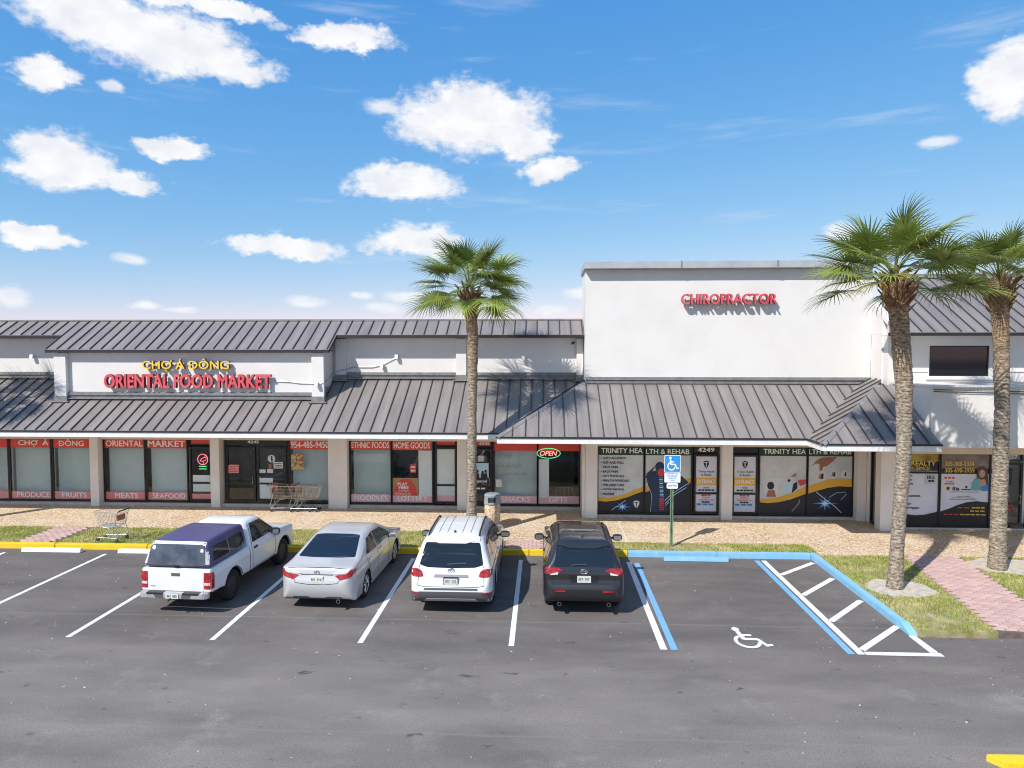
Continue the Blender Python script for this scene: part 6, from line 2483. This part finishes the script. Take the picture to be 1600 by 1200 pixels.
# ---- white SUV
P_WHITE = paint_mat('white car paint', (0.74, 0.74, 0.725), 0.3)
suv = Car('suv', 'white SUV with roof rails and dark grey rear bumper in front of the palm', 'car', (-2.11, 16.28, 0), 0.0, P_WHITE,
          [(-0.78, 0.27), (-0.98, 0.34), (-1.07, 0.46), (-1.085, 0.60), (-1.06, 0.70), (-1.02, 0.80), (-0.99, 0.98), (-0.95, 1.10), (-0.80, 1.38), (-0.62, 1.64), (-0.50, 1.705), (-0.1, 1.745), (0.7, 1.765), (1.35, 1.74), (1.75, 1.66), (2.1, 1.48), (2.72, 1.13), (3.0, 1.08), (3.45, 0.99), (3.64, 0.88), (3.71, 0.68), (3.72, 0.50), (3.66, 0.33), (3.45, 0.24), (1.5, 0.23)],
          1.91, 1.04, 0.34, 2.79, 0.365, 0.42, 0.24, 3.72, -1.09, 0.30, 0.45, flare=0.014)
suv.decal('rear_window', bev([(-0.55, 1.105), (0, 1.09), (0.55, 1.105), (0.735, 1.16), (0.63, 1.60), (-0.63, 1.60), (-0.735, 1.16)], 0.05), 'rear', M_CGLASS)
sp_ = suv.decal('spoiler', [(-0.62, -0.66), (0.62, -0.66), (0.62, -0.40), (-0.62, -0.40)], 'top', P_WHITE, off=0.02, rnd=1)
both(suv, 'tail_lamp', [(0.635, 0.90), (0.90, 0.91), (0.925, 0.98), (0.91, 1.075), (0.80, 1.09), (0.68, 1.04), (0.65, 0.98)], M_LAMP, off=0.012, rnd=1, step=0.05)
both(suv, 'lamp_lens', [(0.68, 1.062), (0.90, 1.092), (0.89, 1.125), (0.76, 1.115)], M_CLEAR, off=0.010, rnd=1)
for s_ in (1, -1):
    suv.decal('side_lamp', [(-0.94, 0.92), (-0.72, 0.99), (-0.74, 1.05), (-0.93, 1.07)], 'right' if s_ > 0 else 'left', M_LAMP, off=0.008, rnd=1)
suv.decal('chrome_strip', [(-0.40, 0.905), (0.40, 0.905), (0.37, 0.96), (-0.37, 0.96)], 'rear', M_CHROME, off=0.02)
suv.plate_rear(0.735, 0.885, None)
suv.emblem(1.045)
suv.decal('rear_bumper', [(-0.90, 0.33), (-0.6, 0.30), (0.6, 0.30), (0.90, 0.33), (0.935, 0.55), (0.70, 0.585), (-0.70, 0.585), (-0.935, 0.55)], 'rear', M_GREYP, off=0.012, step=0.06)
suv.decal('skid_plate', [(-0.62, 0.355), (0.62, 0.355), (0.56, 0.425), (-0.56, 0.425)], 'rear', mat('silver trim', (0.42, 0.42, 0.43), 0.35, 0.4), off=0.02)
suv.decal('bumper_step', [(-0.62, 0.625), (0.62, 0.625), (0.60, 0.665), (-0.60, 0.665)], 'rear', M_GREYP, off=0.010)
both(suv, 'reflector', [(0.70, 0.515), (0.90, 0.53), (0.90, 0.56), (0.70, 0.55)], M_LAMP, off=0.022)
suv.line([(-0.76, 0.72), (-0.74, 1.10), (-0.64, 1.55)], 'rear')
suv.line([(0.76, 0.72), (0.74, 1.10), (0.64, 1.55)], 'rear')
suv.line([(-0.76, 0.72), (-0.6, 0.69), (0.6, 0.69), (0.76, 0.72)], 'rear')
suv.line([(-0.10, 1.165), (0.22, 1.19), (0.34, 1.185)], 'rear', 0.022, M_BLKP, 0.022, 'wiper')
for s_, ax in ((1, 'right'), (-1, 'left')):
    suv.decal('side_window', [(0.92, 1.10), (1.72, 1.10), (2.18, 1.14), (1.86, 1.44), (1.52, 1.585), (0.92, 1.605)], ax, M_SGLASS, rnd=0)
    suv.decal('side_window', [(-0.02, 1.12), (0.85, 1.10), (0.85, 1.605), (0.10, 1.59)], ax, M_SGLASS)
    suv.decal('quarter_window', [(-0.60, 1.20), (-0.09, 1.13), (0.02, 1.58), (-0.36, 1.54)], ax, M_SGLASS)
    suv.line([(0.885, 0.40), (0.885, 1.10)], ax)
    suv.line([(-0.05, 1.10), (0.0, 0.86)], ax)
    suv.line([(1.95, 0.40), (2.05, 1.0)], ax)
    suv.decal('sill_cladding', [(0.46, 0.26), (2.33, 0.26), (2.33, 0.38), (0.46, 0.38)], ax, M_GREYP, off=0.012)
    for yy in (0.12, 1.05):
        suv.decal('door_handle', [(yy, 0.955), (yy + 0.20, 0.955), (yy + 0.20, 0.985), (yy, 0.985)], ax, P_WHITE, off=0.03)
suv.decal('windscreen', [(-0.62, 1.62), (-0.74, 1.16), (0.74, 1.16), (0.62, 1.62)], 'front', M_CGLASS)
both_front = [(0.52, 0.80), (0.86, 0.82), (0.84, 0.93), (0.56, 0.90)]
for q in (both_front, mirrorx(both_front)):
    suv.decal('headlamp', q, 'front', M_CLEAR, off=0.01)
suv.decal('grille', [(-0.45, 0.68), (0.45, 0.68), (0.48, 0.86), (-0.48, 0.86)], 'front', M_BLKP, off=0.008)
for s_ in (-1, 1):
    pth = []
    for yy in np.linspace(-0.42, 1.45, 12):
        l, n = suv.hit('top', s_ * 0.60, yy)
        pth.append((s_ * 0.60, yy, l.z + (0.045 if -0.36 < yy < 1.4 else 0.0)))
    MB(1.0).tube(pth, 0.022, 8).build('roof_rail', M_BLKP, suv.root, smooth=True, local=True)
    for x in (0.18, 0.38):
        suv.line([(s_ * x, -0.25), (s_ * x, 1.35)], 'top', 0.014, M_GREYP, 0.002, 'roof_groove')
l, n = suv.hit('top', 0, -0.22)
MB(1.0).prism([(-0.27, l.z), (-0.17, l.z), (-0.18, l.z + 0.03), (-0.25, l.z + 0.055)], -0.02, 0.02, 'x').build('antenna', M_BLKP, suv.root, local=True)
suv.mirror(1.98, 1.08, M_BLKP)
suv.wheels(M_ALLOY)

# ---- dark grey SUV
P_DARK = paint_mat('dark grey metallic paint', (0.040, 0.040, 0.043), 0.28, 0.55)
cro = Car('suv', 'dark grey SUV with sloping red lamps next to the accessible bay', 'car', (0.92, 16.22, 0), 0.0, P_DARK,
          [(-0.70, 0.30), (-0.86, 0.38), (-0.93, 0.50), (-0.945, 0.66), (-0.90, 0.74), (-0.86, 0.84), (-0.87, 1.0), (-0.82, 1.12), (-0.62, 1.42), (-0.46, 1.585), (-0.40, 1.63), (0.1, 1.67), (0.8, 1.69), (1.3, 1.665), (1.7, 1.57), (2.0, 1.42), (2.58, 1.12), (2.85, 1.07), (3.4, 1.00), (3.58, 0.88), (3.64, 0.68), (3.65, 0.48), (3.58, 0.33), (3.35, 0.25), (1.4, 0.24)],
          1.855, 1.03, 0.36, 2.69, 0.36, 0.42, 0.25, 3.65, -0.95, 0.32, 0.45, flare=0.018)
cro.decal('rear_window', bev([(-0.69, 1.135), (0.69, 1.135), (0.60, 1.545), (-0.60, 1.545)], 0.05), 'rear', M_CGLASS)
cro.decal('spoiler', [(-0.60, -0.56), (0.60, -0.56), (0.60, -0.30), (-0.60, -0.30)], 'top', P_DARK, off=0.03, rnd=1)
both(cro, 'tail_lamp', [(0.47, 1.055), (0.60, 1.03), (0.80, 0.985), (0.895, 0.985), (0.905, 1.06), (0.85, 1.115), (0.58, 1.11)], M_LAMP, off=0.016, step=0.05)
both(cro, 'lamp_lens', [(0.58, 1.03), (0.78, 0.985), (0.75, 0.962), (0.60, 0.975)], M_CLEAR, off=0.014)
cro.plate_rear(0.80, 0.95, None, False)
cro.emblem(1.045)
cro.line([(-0.74, 0.70), (-0.70, 0.93), (-0.72, 1.06)], 'rear', 0.014)
cro.line([(0.74, 0.70), (0.70, 0.93), (0.72, 1.06)], 'rear', 0.014)
cro.decal('tailgate_recess', [(-0.30, 0.79), (0.30, 0.79), (0.34, 0.96), (-0.34, 0.96)], 'rear', mat('dark recess paint', (0.02, 0.02, 0.022), 0.4, 0.3), off=0.004)
cro.decal('bumper_step', [(-0.62, 0.645), (0.62, 0.645), (0.66, 0.745), (-0.66, 0.745)], 'rear', M_BLKP, off=0.014)
both(cro, 'reflector', [(0.43, 0.60), (0.66, 0.60), (0.66, 0.635), (0.43, 0.635)], M_LAMP, off=0.018)
cro.decal('rear_bumper', [(-0.88, 0.36), (-0.5, 0.31), (0.5, 0.31), (0.88, 0.36), (0.90, 0.47), (0.70, 0.55), (-0.70, 0.55), (-0.90, 0.47)], 'rear', M_BLKP, off=0.012, step=0.06)
for s_ in (-1, 1):
    cro.exhaust(s_ * 0.56, 0.30)
cro.line([(-0.30, 1.165), (-0.02, 1.185), (0.06, 1.18)], 'rear', 0.022, M_BLKP, 0.022, 'wiper')
for s_, ax in ((1, 'right'), (-1, 'left')):
    cro.decal('side_window', [(0.92, 1.09), (1.70, 1.09), (2.08, 1.12), (1.78, 1.40), (1.48, 1.525), (0.92, 1.55)], ax, M_SGLASS)
    cro.decal('side_window', [(0.02, 1.11), (0.85, 1.09), (0.85, 1.55), (0.12, 1.535)], ax, M_SGLASS)
    cro.decal('quarter_window', [(-0.48, 1.27), (-0.06, 1.12), (0.04, 1.52), (-0.22, 1.47)], ax, M_SGLASS)
    cro.line([(0.885, 0.44), (0.885, 1.09)], ax)
    cro.line([(1.85, 0.44), (1.95, 1.0)], ax)
    cro.decal('sill_cladding', [(0.45, 0.27), (2.25, 0.27), (2.25, 0.45), (0.45, 0.45)], ax, M_BLKP, off=0.014)
    for yw in (0, 2.69):
        cro.decal('arch_cladding', [(yw + 0.43 * math.cos(a), 0.36 + 0.43 * math.sin(a)) for a in np.linspace(0.05, math.pi - 0.05, 14)] + [(yw + 0.50 * math.cos(a), 0.36 + 0.50 * math.sin(a)) for a in np.linspace(math.pi - 0.05, 0.05, 14)], ax, M_BLKP, off=0.014, step=0.2)
    for yy in (0.12, 1.02):
        cro.decal('door_handle', [(yy, 0.955), (yy + 0.20, 0.955), (yy + 0.20, 0.985), (yy, 0.985)], ax, P_DARK, off=0.03)
cro.decal('windscreen', [(-0.58, 1.56), (-0.72, 1.15), (0.72, 1.15), (0.58, 1.56)], 'front', M_CGLASS)
cro.decal('grille', [(-0.45, 0.66), (0.45, 0.66), (0.40, 0.90), (-0.40, 0.90)], 'front', M_BLKP, off=0.008)
for q in ([(0.50, 0.84), (0.84, 0.86), (0.82, 0.95), (0.54, 0.93)],):
    for qq in (q, mirrorx(q)):
        cro.decal('headlamp', qq, 'front', M_CLEAR, off=0.01)
cro.decal('sunroof', [(-0.40, 0.25), (0.40, 0.25), (0.40, 1.0), (-0.40, 1.0)], 'top', M_CGLASS, off=0.004, rnd=1)
for s_ in (-1, 1):
    pth = [(s_ * 0.57, yy, cro.hit('top', s_ * 0.57, yy)[0].z + (0.035 if -0.2 < yy < 1.2 else 0.0)) for yy in np.linspace(-0.26, 1.26, 10)]
    MB(1.0).tube(pth, 0.018, 8).build('roof_rail', M_BLKP, cro.root, smooth=True, local=True)
l, n = cro.hit('top', 0, -0.12)
MB(1.0).prism([(-0.20, l.z), (-0.06, l.z), (-0.09, l.z + 0.03), (-0.17, l.z + 0.06)], -0.02, 0.02, 'x').build('antenna', P_DARK, cro.root, local=True)
cro.mirror(1.86, 1.07, M_BLKP)
cro.wheels(M_ALLOY)

# ---- silver sedan
P_SILV = paint_mat('silver metallic paint', (0.58, 0.58, 0.585), 0.32, 0.3)
sed = Car('sedan', 'silver sedan with red and white tail lamps between the pickup and the white SUV', 'car', (-5.22, 16.42, 0), math.radians(-2.0), P_SILV,
          [(-0.80, 0.20), (-0.98, 0.28), (-1.05, 0.42), (-1.09, 0.58), (-1.08, 0.70), (-1.03, 0.84), (-1.01, 0.98), (-0.97, 1.035), (-0.60, 1.065), (-0.36, 1.085), (0.10, 1.27), (0.50, 1.415), (0.85, 1.455), (1.25, 1.47), (1.60, 1.45), (1.95, 1.34), (2.62, 1.02), (2.9, 0.96), (3.35, 0.88), (3.60, 0.76), (3.70, 0.58), (3.70, 0.42), (3.62, 0.25), (3.4, 0.19), (1.4, 0.18)],
          1.82, 0.96, 0.42, 2.775, 0.325, 0.37, 0.18, 3.71, -1.09, 0.36, 0.5, topedge=0.13)
sed.decal('rear_window', bev([(-0.70, -0.36), (-0.35, -0.40), (0.35, -0.40), (0.70, -0.36), (0.56, 0.50), (0.3, 0.54), (-0.3, 0.54), (-0.56, 0.50)], 0.05), 'top', M_CGLASS)
both(sed, 'tail_lamp', [(0.42, 0.86), (0.56, 0.76), (0.80, 0.83), (0.87, 0.92), (0.86, 0.99), (0.78, 0.985), (0.70, 0.90)], M_LAMP, off=0.014, step=0.05)
both(sed, 'lamp_lens', [(0.36, 0.90), (0.46, 0.885), (0.72, 0.92), (0.77, 0.975), (0.60, 0.975), (0.44, 0.955)], M_CLEAR, off=0.016, step=0.05)
for ax in ('right', 'left'):
    sed.decal('side_lamp', [(-0.98, 0.90), (-0.72, 0.965), (-0.70, 0.99), (-0.96, 0.99)], ax, M_LAMP, off=0.008)
sed.line([(-0.70, 1.005), (-0.3, 1.02), (0.3, 1.02), (0.70, 1.005)], 'rear', 0.02, M_GREYP, 0.006, 'trunk_lip')
sed.line([(-0.38, 0.87), (0, 0.875), (0.38, 0.87)], 'rear', 0.022, M_GREYP, 0.006, 'trunk_trim')
sed.line([(-0.58, 0.84), (-0.50, 0.69), (-0.2, 0.655), (0.2, 0.655), (0.50, 0.69), (0.58, 0.84)], 'rear', 0.012)
sed.plate_rear(0.70, 0.84, None, False)
sed.emblem(0.925, 0.06, 0.04)
sed.decal('rear_valance', [(-0.62, 0.30), (0.62, 0.30), (0.56, 0.36), (0.24, 0.36), (0.18, 0.325), (-0.18, 0.325), (-0.24, 0.36), (-0.56, 0.36)], 'rear', M_GREYP, off=0.01, step=0.05)
sed.exhaust(0.50, 0.25)
for s_, ax in ((1, 'right'), (-1, 'left')):
    sed.decal('side_window', [(1.00, 1.00), (1.80, 1.00), (2.24, 1.00), (1.95, 1.18), (1.62, 1.32), (1.00, 1.365)], ax, M_SGLASS)
    sed.decal('side_window', [(0.08, 1.03), (0.93, 1.00), (0.93, 1.365), (0.48, 1.32)], ax, M_SGLASS)
    sed.line([(0.965, 0.30), (0.965, 1.0)], ax)
    sed.line([(0.02, 1.02), (0.10, 0.80), (0.30, 0.60)], ax)
    sed.line([(1.95, 0.30), (2.02, 0.92)], ax)
    for yy in (0.16, 1.10):
        sed.decal('door_handle', [(yy, 0.885), (yy + 0.20, 0.885), (yy + 0.20, 0.912), (yy, 0.912)], ax, P_SILV, off=0.03)
sed.decal('windscreen', [(-0.56, 1.36), (-0.70, 1.06), (0.70, 1.06), (0.56, 1.36)], 'front', M_CGLASS)
for q in ([(0.46, 0.66), (0.82, 0.70), (0.80, 0.80), (0.52, 0.76)],):
    for qq in (q, mirrorx(q)):
        sed.decal('headlamp', qq, 'front', M_CLEAR, off=0.01)
sed.decal('grille', [(-0.40, 0.62), (0.40, 0.62), (0.36, 0.72), (-0.36, 0.72)], 'front', M_BLKP, off=0.008)
l, n = sed.hit('top', -0.16, -0.18)
tis = MB(1.0)
r_ = random.Random(3)
vs_ = [(-0.20 + 0.14 * math.cos(a) * r_.uniform(.6, 1), -0.16 + 0.06 * math.sin(a), l.z + 0.012 + 0.02 * r_.random()) for a in np.linspace(0, 6.28, 9)[:-1]]
sed.mirror(2.02, 0.96, P_SILV, (0.11, 0.07, 0.07))
sed.wheels(M_ALLOY, tw=0.2)

# ---- white pickup with blue topper
P_TRW = paint_mat('white truck paint', (0.76, 0.76, 0.76), 0.35)
trk = Car('pickup_truck', 'white pickup truck with a faded blue topper over its bed', 'truck', (-8.40, 16.12, 0), math.radians(-3.0), P_TRW,
          [(-1.00, 0.50), (-1.02, 0.56), (-1.02, 1.03), (-0.98, 1.06), (0.84, 1.065), (0.87, 1.10), (0.93, 1.58), (1.00, 1.66), (1.25, 1.69), (1.62, 1.675), (1.86, 1.58), (2.10, 1.40), (2.46, 1.13), (2.62, 1.10), (3.2, 1.05), (3.50, 0.99), (3.62, 0.86), (3.66, 0.62), (3.64, 0.48), (3.50, 0.42), (1.4, 0.40)],
          1.74, 1.06, 0.30, 2.82, 0.365, 0.435, 0.40, 3.66, -1.03, 0.10, 0.32, edge=0.06, topedge=0.12, flare=0.03, chk=1)
trk.decal('tailgate', [(-0.66, 0.545), (0.66, 0.545), (0.66, 1.02), (-0.66, 1.02)], 'rear', P_TRW, off=0.008)
trk.decal('tailgate_handle', [(-0.10, 0.895), (0.10, 0.895), (0.10, 0.955), (-0.10, 0.955)], 'rear', M_GREYP, off=0.022)
trk.decal('model_badge', [(-0.61, 0.63), (-0.50, 0.63), (-0.50, 0.655), (-0.61, 0.655)], 'rear', M_GALV, off=0.012)
for q in ([(0.685, 0.60), (0.83, 0.60), (0.84, 0.98), (0.685, 0.98)],):
    for qq in (q, mirrorx(q)):
        lo_ = trk.decal('tail_lamp', qq, 'rear', M_LAMP, off=0.012)
        c_ = 1 if qq[0][0] > 0 else -1
        trk.decal('lamp_lens', [(c_ * 0.69, 0.69), (c_ * 0.825, 0.69), (c_ * 0.825, 0.75), (c_ * 0.69, 0.75)] if c_ > 0 else [(c_ * 0.825, 0.69), (c_ * 0.69, 0.69), (c_ * 0.69, 0.75), (c_ * 0.825, 0.75)], 'rear', M_CLEAR, off=0.016, parent=lo_)
for s_, ax in ((1, 'right'), (-1, 'left')):
    trk.decal('side_lamp', [(-0.99, 0.60), (-0.90, 0.62), (-0.90, 0.97), (-0.99, 0.98)], ax, M_LAMP, off=0.010)
    trk.decal('side_window', [(1.05, 1.12), (2.12, 1.12), (2.30, 1.15), (2.02, 1.38), (1.74, 1.565), (1.14, 1.58)], ax, M_SGLASS)
    trk.line([(0.845, 0.46), (0.845, 1.05)], ax, 0.02)
    trk.line([(0.98, 0.46), (0.98, 1.05), (1.08, 1.60)], ax)
    trk.line([(2.28, 0.50), (2.26, 1.08)], ax)
    trk.line([(0.98, 0.47), (2.28, 0.47)], ax)
    trk.decal('door_handle', [(1.07, 0.94), (1.25, 0.95), (1.25, 1.0), (1.07, 0.99)], ax, M_BLKP, off=0.02)
    for yw in (0, 2.82):
        trk.line([(yw + 0.445 * math.cos(a), 0.365 + 0.445 * math.sin(a)) for a in np.linspace(0.1, math.pi - 0.1, 20)], ax, 0.02, M_GREYP, 0.004, 'arch_lip')
trk.decal('fuel_cap', [(0.48, 0.84), (0.62, 0.84), (0.62, 0.98), (0.48, 0.98)], 'left', P_TRW, off=0.006, rnd=1)
trk.decal('windscreen', [(-0.58, 1.58), (-0.70, 1.16), (0.70, 1.16), (0.58, 1.58)], 'front', M_CGLASS)
trk.decal('grille', [(-0.5, 0.66), (0.5, 0.66), (0.5, 0.88), (-0.5, 0.88)], 'front', M_BLKP, off=0.008)
for q in ([(0.54, 0.68), (0.80, 0.70), (0.80, 0.92), (0.54, 0.90)],):
    for qq in (q, mirrorx(q)):
        trk.decal('headlamp', qq, 'front', M_CLEAR, off=0.01)
trk.decal('front_bumper', [(-0.80, 0.44), (0.80, 0.44), (0.80, 0.60), (-0.80, 0.60)], 'front', M_GREYP, off=0.02)
# rear step bumper
bp_ = MB(1.0).prism([(-0.83, -1.02), (-0.83, -1.10), (-0.74, -1.17), (0.74, -1.17), (0.83, -1.10), (0.83, -1.02)], 0.40, 0.535).build('rear_bumper', mat('dull silver bumper', (0.50, 0.50, 0.50), 0.4, 0.35, (0.40, 0.40, 0.41), 4), trk.root, bevel=0.02, local=True)
for s_ in (-1, 1):
    MB(1.0).box(s_ * 0.24, s_ * 0.62, -1.182, -1.06, 0.505, 0.545).build('step_pad', M_BLKP, bp_, local=True)
    MB(1.0).prism([(s_ * 0.22, 0.41), (s_ * 0.40, 0.41), (s_ * 0.45, 0.50), (s_ * 0.22, 0.50)], -1.176, -1.16, 'y').build('bumper_recess', M_GREYP, bp_, local=True)
pl_ = MB(1.0).prism([(-0.155, 0.415), (0.155, 0.415), (0.155, 0.525), (-0.155, 0.525)], -1.19, -1.172, 'y').build('licence_plate', M_PLATE, trk.root, local=True)
plate_marks(pl_, -1.1915, 0.44, 0.50, 0.12)
MB(1.0).tube([(-0.04, -1.14, 0.42), (-0.04, -1.26, 0.40)], 0.022, 8).build('tow_hitch', M_BLKP, trk.root, local=True)
# topper
P_BLUE = mat('faded blue topper paint', (0.060, 0.055, 0.155), 0.42, 0, (0.085, 0.080, 0.185), 1.6, 6, coat=0.25)
ttab = Table(chaikin([(-0.985, 1.07), (-0.99, 1.16), (-0.86, 1.60), (-0.78, 1.665), (0.2, 1.70), (0.80, 1.675), (0.845, 1.60), (0.845, 1.07)], 1))


def ftop(X, Y, Z):
    hw = 0.815 - np.maximum(Z - 1.07, 0) * 0.24
    return smax(ttab(Y, Z), np.abs(X) - hw, 0.10)


V_, F_ = surface_nets(ftop, (-0.95, -1.1, 0.98), (0.95, 0.95, 1.8), 0.026)
tme = np_mesh('topper', V_, F_)
tme.materials.append(P_BLUE)
topper = link('topper', tme, None, trk.root, True)
keep = trk.bvh
trk.bvh = BVHTree.FromPolygons([tuple(v_) for v_ in V_], [tuple(q) for q in F_])
fr_ = trk.decal('hatch_frame', [(-0.79, 1.085), (0.79, 1.085), (0.70, 1.60), (0.60, 1.635), (-0.60, 1.635), (-0.70, 1.60)], 'rear', mat('pale hatch frame', (0.55, 0.55, 0.57), 0.4), off=0.010, parent=topper)
trk.decal('hatch_window', [(-0.71, 1.13), (0.71, 1.13), (0.64, 1.55), (0.56, 1.58), (-0.56, 1.58), (-0.64, 1.55)], 'rear', mat('dusty hatch glass', (0.045, 0.055, 0.075), 0.10, 0, (0.11, 0.12, 0.15), 2.5, 5, 0.4, 0.7, spec=0.6), off=0.018, parent=topper)
trk.decal('hatch_handle', [(-0.07, 1.10), (0.07, 1.10), (0.05, 1.135), (-0.05, 1.135)], 'rear', M_BLKP, off=0.035, parent=topper)
trk.decal('sticker', [(-0.58 + 0.045 * math.cos(a), 1.50 + 0.045 * math.sin(a)) for a in np.linspace(0, 2 * math.pi, 13)[:-1]], 'rear', M_PAPER, off=0.021, parent=topper)
trk.decal('sticker', [(0.56, 1.42), (0.63, 1.42), (0.62, 1.49), (0.56, 1.49)], 'rear', M_LAV, off=0.021, parent=topper)
for s_, ax in ((1, 'right'), (-1, 'left')):
    trk.decal('side_window', bev([(-0.76, 1.19), (-0.055, 1.19), (-0.055, 1.50), (-0.66, 1.50)]), ax, M_SGLASS, parent=topper)
    trk.decal('side_window', bev([(-0.025, 1.19), (0.70, 1.19), (0.66, 1.50), (-0.025, 1.50)]), ax, M_SGLASS, parent=topper)
    trk.line([(-0.04, 1.19), (-0.04, 1.51)], ax, 0.02, M_GALV, 0.008, 'window_bar', topper)
trk.bvh = keep
trk.mirror(2.12, 1.10, M_BLKP, (0.11, 0.07, 0.10))
trk.wheels(M_STEELW, 'steel', 0.235)

# ------------------------------------------------------------------ child behind the office door glass


def capsules(parts):
    def f(X, Y, Z):
        d = None
        for (a, b, ra, rb, kk) in parts:
            ax_, ay_, az_ = a
            ux, uy, uz = b[0] - ax_, b[1] - ay_, b[2] - az_
            L2 = ux * ux + uy * uy + uz * uz + 1e-12
            t = np.clip(((X - ax_) * ux + (Y - ay_) * uy + (Z - az_) * uz) / L2, 0, 1)
            q = np.sqrt((X - ax_ - t * ux) ** 2 + (Y - ay_ - t * uy) ** 2 + (Z - az_ - t * uz) ** 2) - (ra + (rb - ra) * t)
            if d is None:
                d = q
            else:
                h = np.maximum(kk - np.abs(d - q), 0) / kk
                d = np.minimum(d, q) - h * h * kk * 0.25
        return d
    return f


per = thing('person', 'small person in a red shirt and blue jeans inside the office door', 'person', (14.39 * K, 21.74 * K, 0.163), 0.0)
bp = [((0, 0, 0.50), (0, 0.005, 0.62), 0.088, 0.080, 0.05), ((0, 0.005, 0.62), (0, 0, 0.74), 0.082, 0.085, 0.05), ((-0.085, 0, 0.755), (0.085, 0, 0.755), 0.045, 0.045, 0.05),
      ((0, 0, 0.77), (0, -0.005, 0.85), 0.034, 0.032, 0.03), ((0, -0.012, 0.895), (0, -0.005, 0.95), 0.066, 0.072, 0.03), ((0, -0.075, 0.905), (0, -0.078, 0.90), 0.012, 0.012, 0.02),
      ((-0.072, 0, 0.905), (-0.075, 0, 0.925), 0.012, 0.014, 0.01), ((0.072, 0, 0.905), (0.075, 0, 0.925), 0.012, 0.014, 0.01)]
for s_ in (-1, 1):
    bp += [((s_ * 0.045, 0, 0.48), (s_ * 0.055, -0.012, 0.27), 0.062, 0.045, 0.03), ((s_ * 0.055, -0.012, 0.27), (s_ * 0.058, 0.01, 0.065), 0.043, 0.030, 0.02),
           ((s_ * 0.058, 0.015, 0.030), (s_ * 0.064, -0.075, 0.022), 0.030, 0.024, 0.02)]
arms = {1: [(0.115, 0, 0.745), (0.165, -0.02, 0.60), (0.245, -0.10, 0.66)], -1: [(-0.115, 0, 0.745), (-0.155, 0.0, 0.59), (-0.15, -0.10, 0.49)]}
for s_, (a, b, c) in arms.items():
    bp += [(a, b, 0.038, 0.029, 0.03), (b, c, 0.027, 0.019, 0.015)]
    d = (Vector(c) - Vector(b)).normalized()
    sd2 = d.cross(Vector((0, 0, 1))).normalized()
    up2 = sd2.cross(d)
    pc = Vector(c) + d * 0.03
    bp.append((c, tuple(pc), 0.019, 0.021, 0.012))
    for j, L in enumerate((0.034, 0.040, 0.037, 0.028)):
        r0 = pc + sd2 * (0.0125 * (j - 1.5)) + d * 0.012
        m0 = r0 + d * (L * 0.55)
        bp += [(tuple(r0), tuple(m0), 0.0068, 0.0062, 0.003), (tuple(m0), tuple(m0 + d * (L * 0.4) - up2 * 0.012), 0.0062, 0.0052, 0.003)]
    r0 = Vector(c) + d * 0.015 + sd2 * 0.018 * -s_
    bp.append((tuple(r0), tuple(r0 + d * 0.02 - sd2 * 0.018 * s_), 0.008, 0.006, 0.004))
V_, F_ = surface_nets(capsules(bp), (-0.26, -0.24, -0.02), (0.36, 0.14, 1.06), 0.0095)
pm = np_mesh('body', V_, F_)
cen = V_[F_].mean(1)
for m_ in (mat('brown skin', (0.30, 0.16, 0.10), 0.6), mat('red cotton shirt', (0.55, 0.02, 0.05), 0.85), mat('blue denim', (0.10, 0.17, 0.30), 0.9), M_BLKP):
    pm.materials.append(m_)
mi = np.zeros(len(F_), np.int32)
torso = (cen[:, 2] > 0.47) & (cen[:, 2] < 0.795) & (np.abs(cen[:, 0]) < 0.168) & ~((cen[:, 0] < -0.115) & (cen[:, 2] < 0.60))
mi[torso] = 1
legs = (cen[:, 2] <= 0.47) & (cen[:, 2] > 0.065) & (np.abs(cen[:, 0]) < 0.125)
mi[legs] = 2
mi[cen[:, 2] <= 0.065] = 3
pm.polygons.foreach_set('material_index', mi)
link('body', pm, None, per, True)
V_, F_ = surface_nets(capsules([((0, 0.012, 0.955), (0, 0.015, 0.96), 0.081, 0.081, 0.02), ((0, 0.035, 0.93), (0, 0.045, 0.84), 0.062, 0.035, 0.02)]), (-0.12, -0.1, 0.76), (0.12, 0.14, 1.08), 0.012)
link('hair', np_mesh('hair', V_, F_), mat('dark hair', (0.012, 0.009, 0.008), 0.6), per, True)
for j, (ex, ez, m_) in enumerate(((-0.026, 0.925, M_BLK), (0.026, 0.925, M_BLK), (0.0, 0.873, MATS['red cotton shirt']))):
    MB(1.0).lathe([(0.004, -0.006), (0.010 if j < 2 else 0.016, 0.0), (0.004, 0.006)], (ex, -0.078, ez), 10).build('eye' if j < 2 else 'mouth', m_, per, local=True)
bag = thing('shoulder_bag', 'small dark bag hanging at the side of the person in red', 'bag', ((14.39 + 0.17) * K, 21.70 * K, 0.60))
MB(1.0).prism([(-0.05, 0.0), (0.06, -0.01), (0.07, 0.13), (-0.04, 0.14)], -0.03, 0.03, 'y').build('bag_body', M_BLKP, bag, local=True, bevel=0.015)
MB(1.0).tube([(-0.04, 0, 0.13), (-0.02, 0, 0.22), (0.04, 0, 0.22), (0.06, 0, 0.12)], 0.008, 6).build('strap', M_BLKP, bag, local=True)
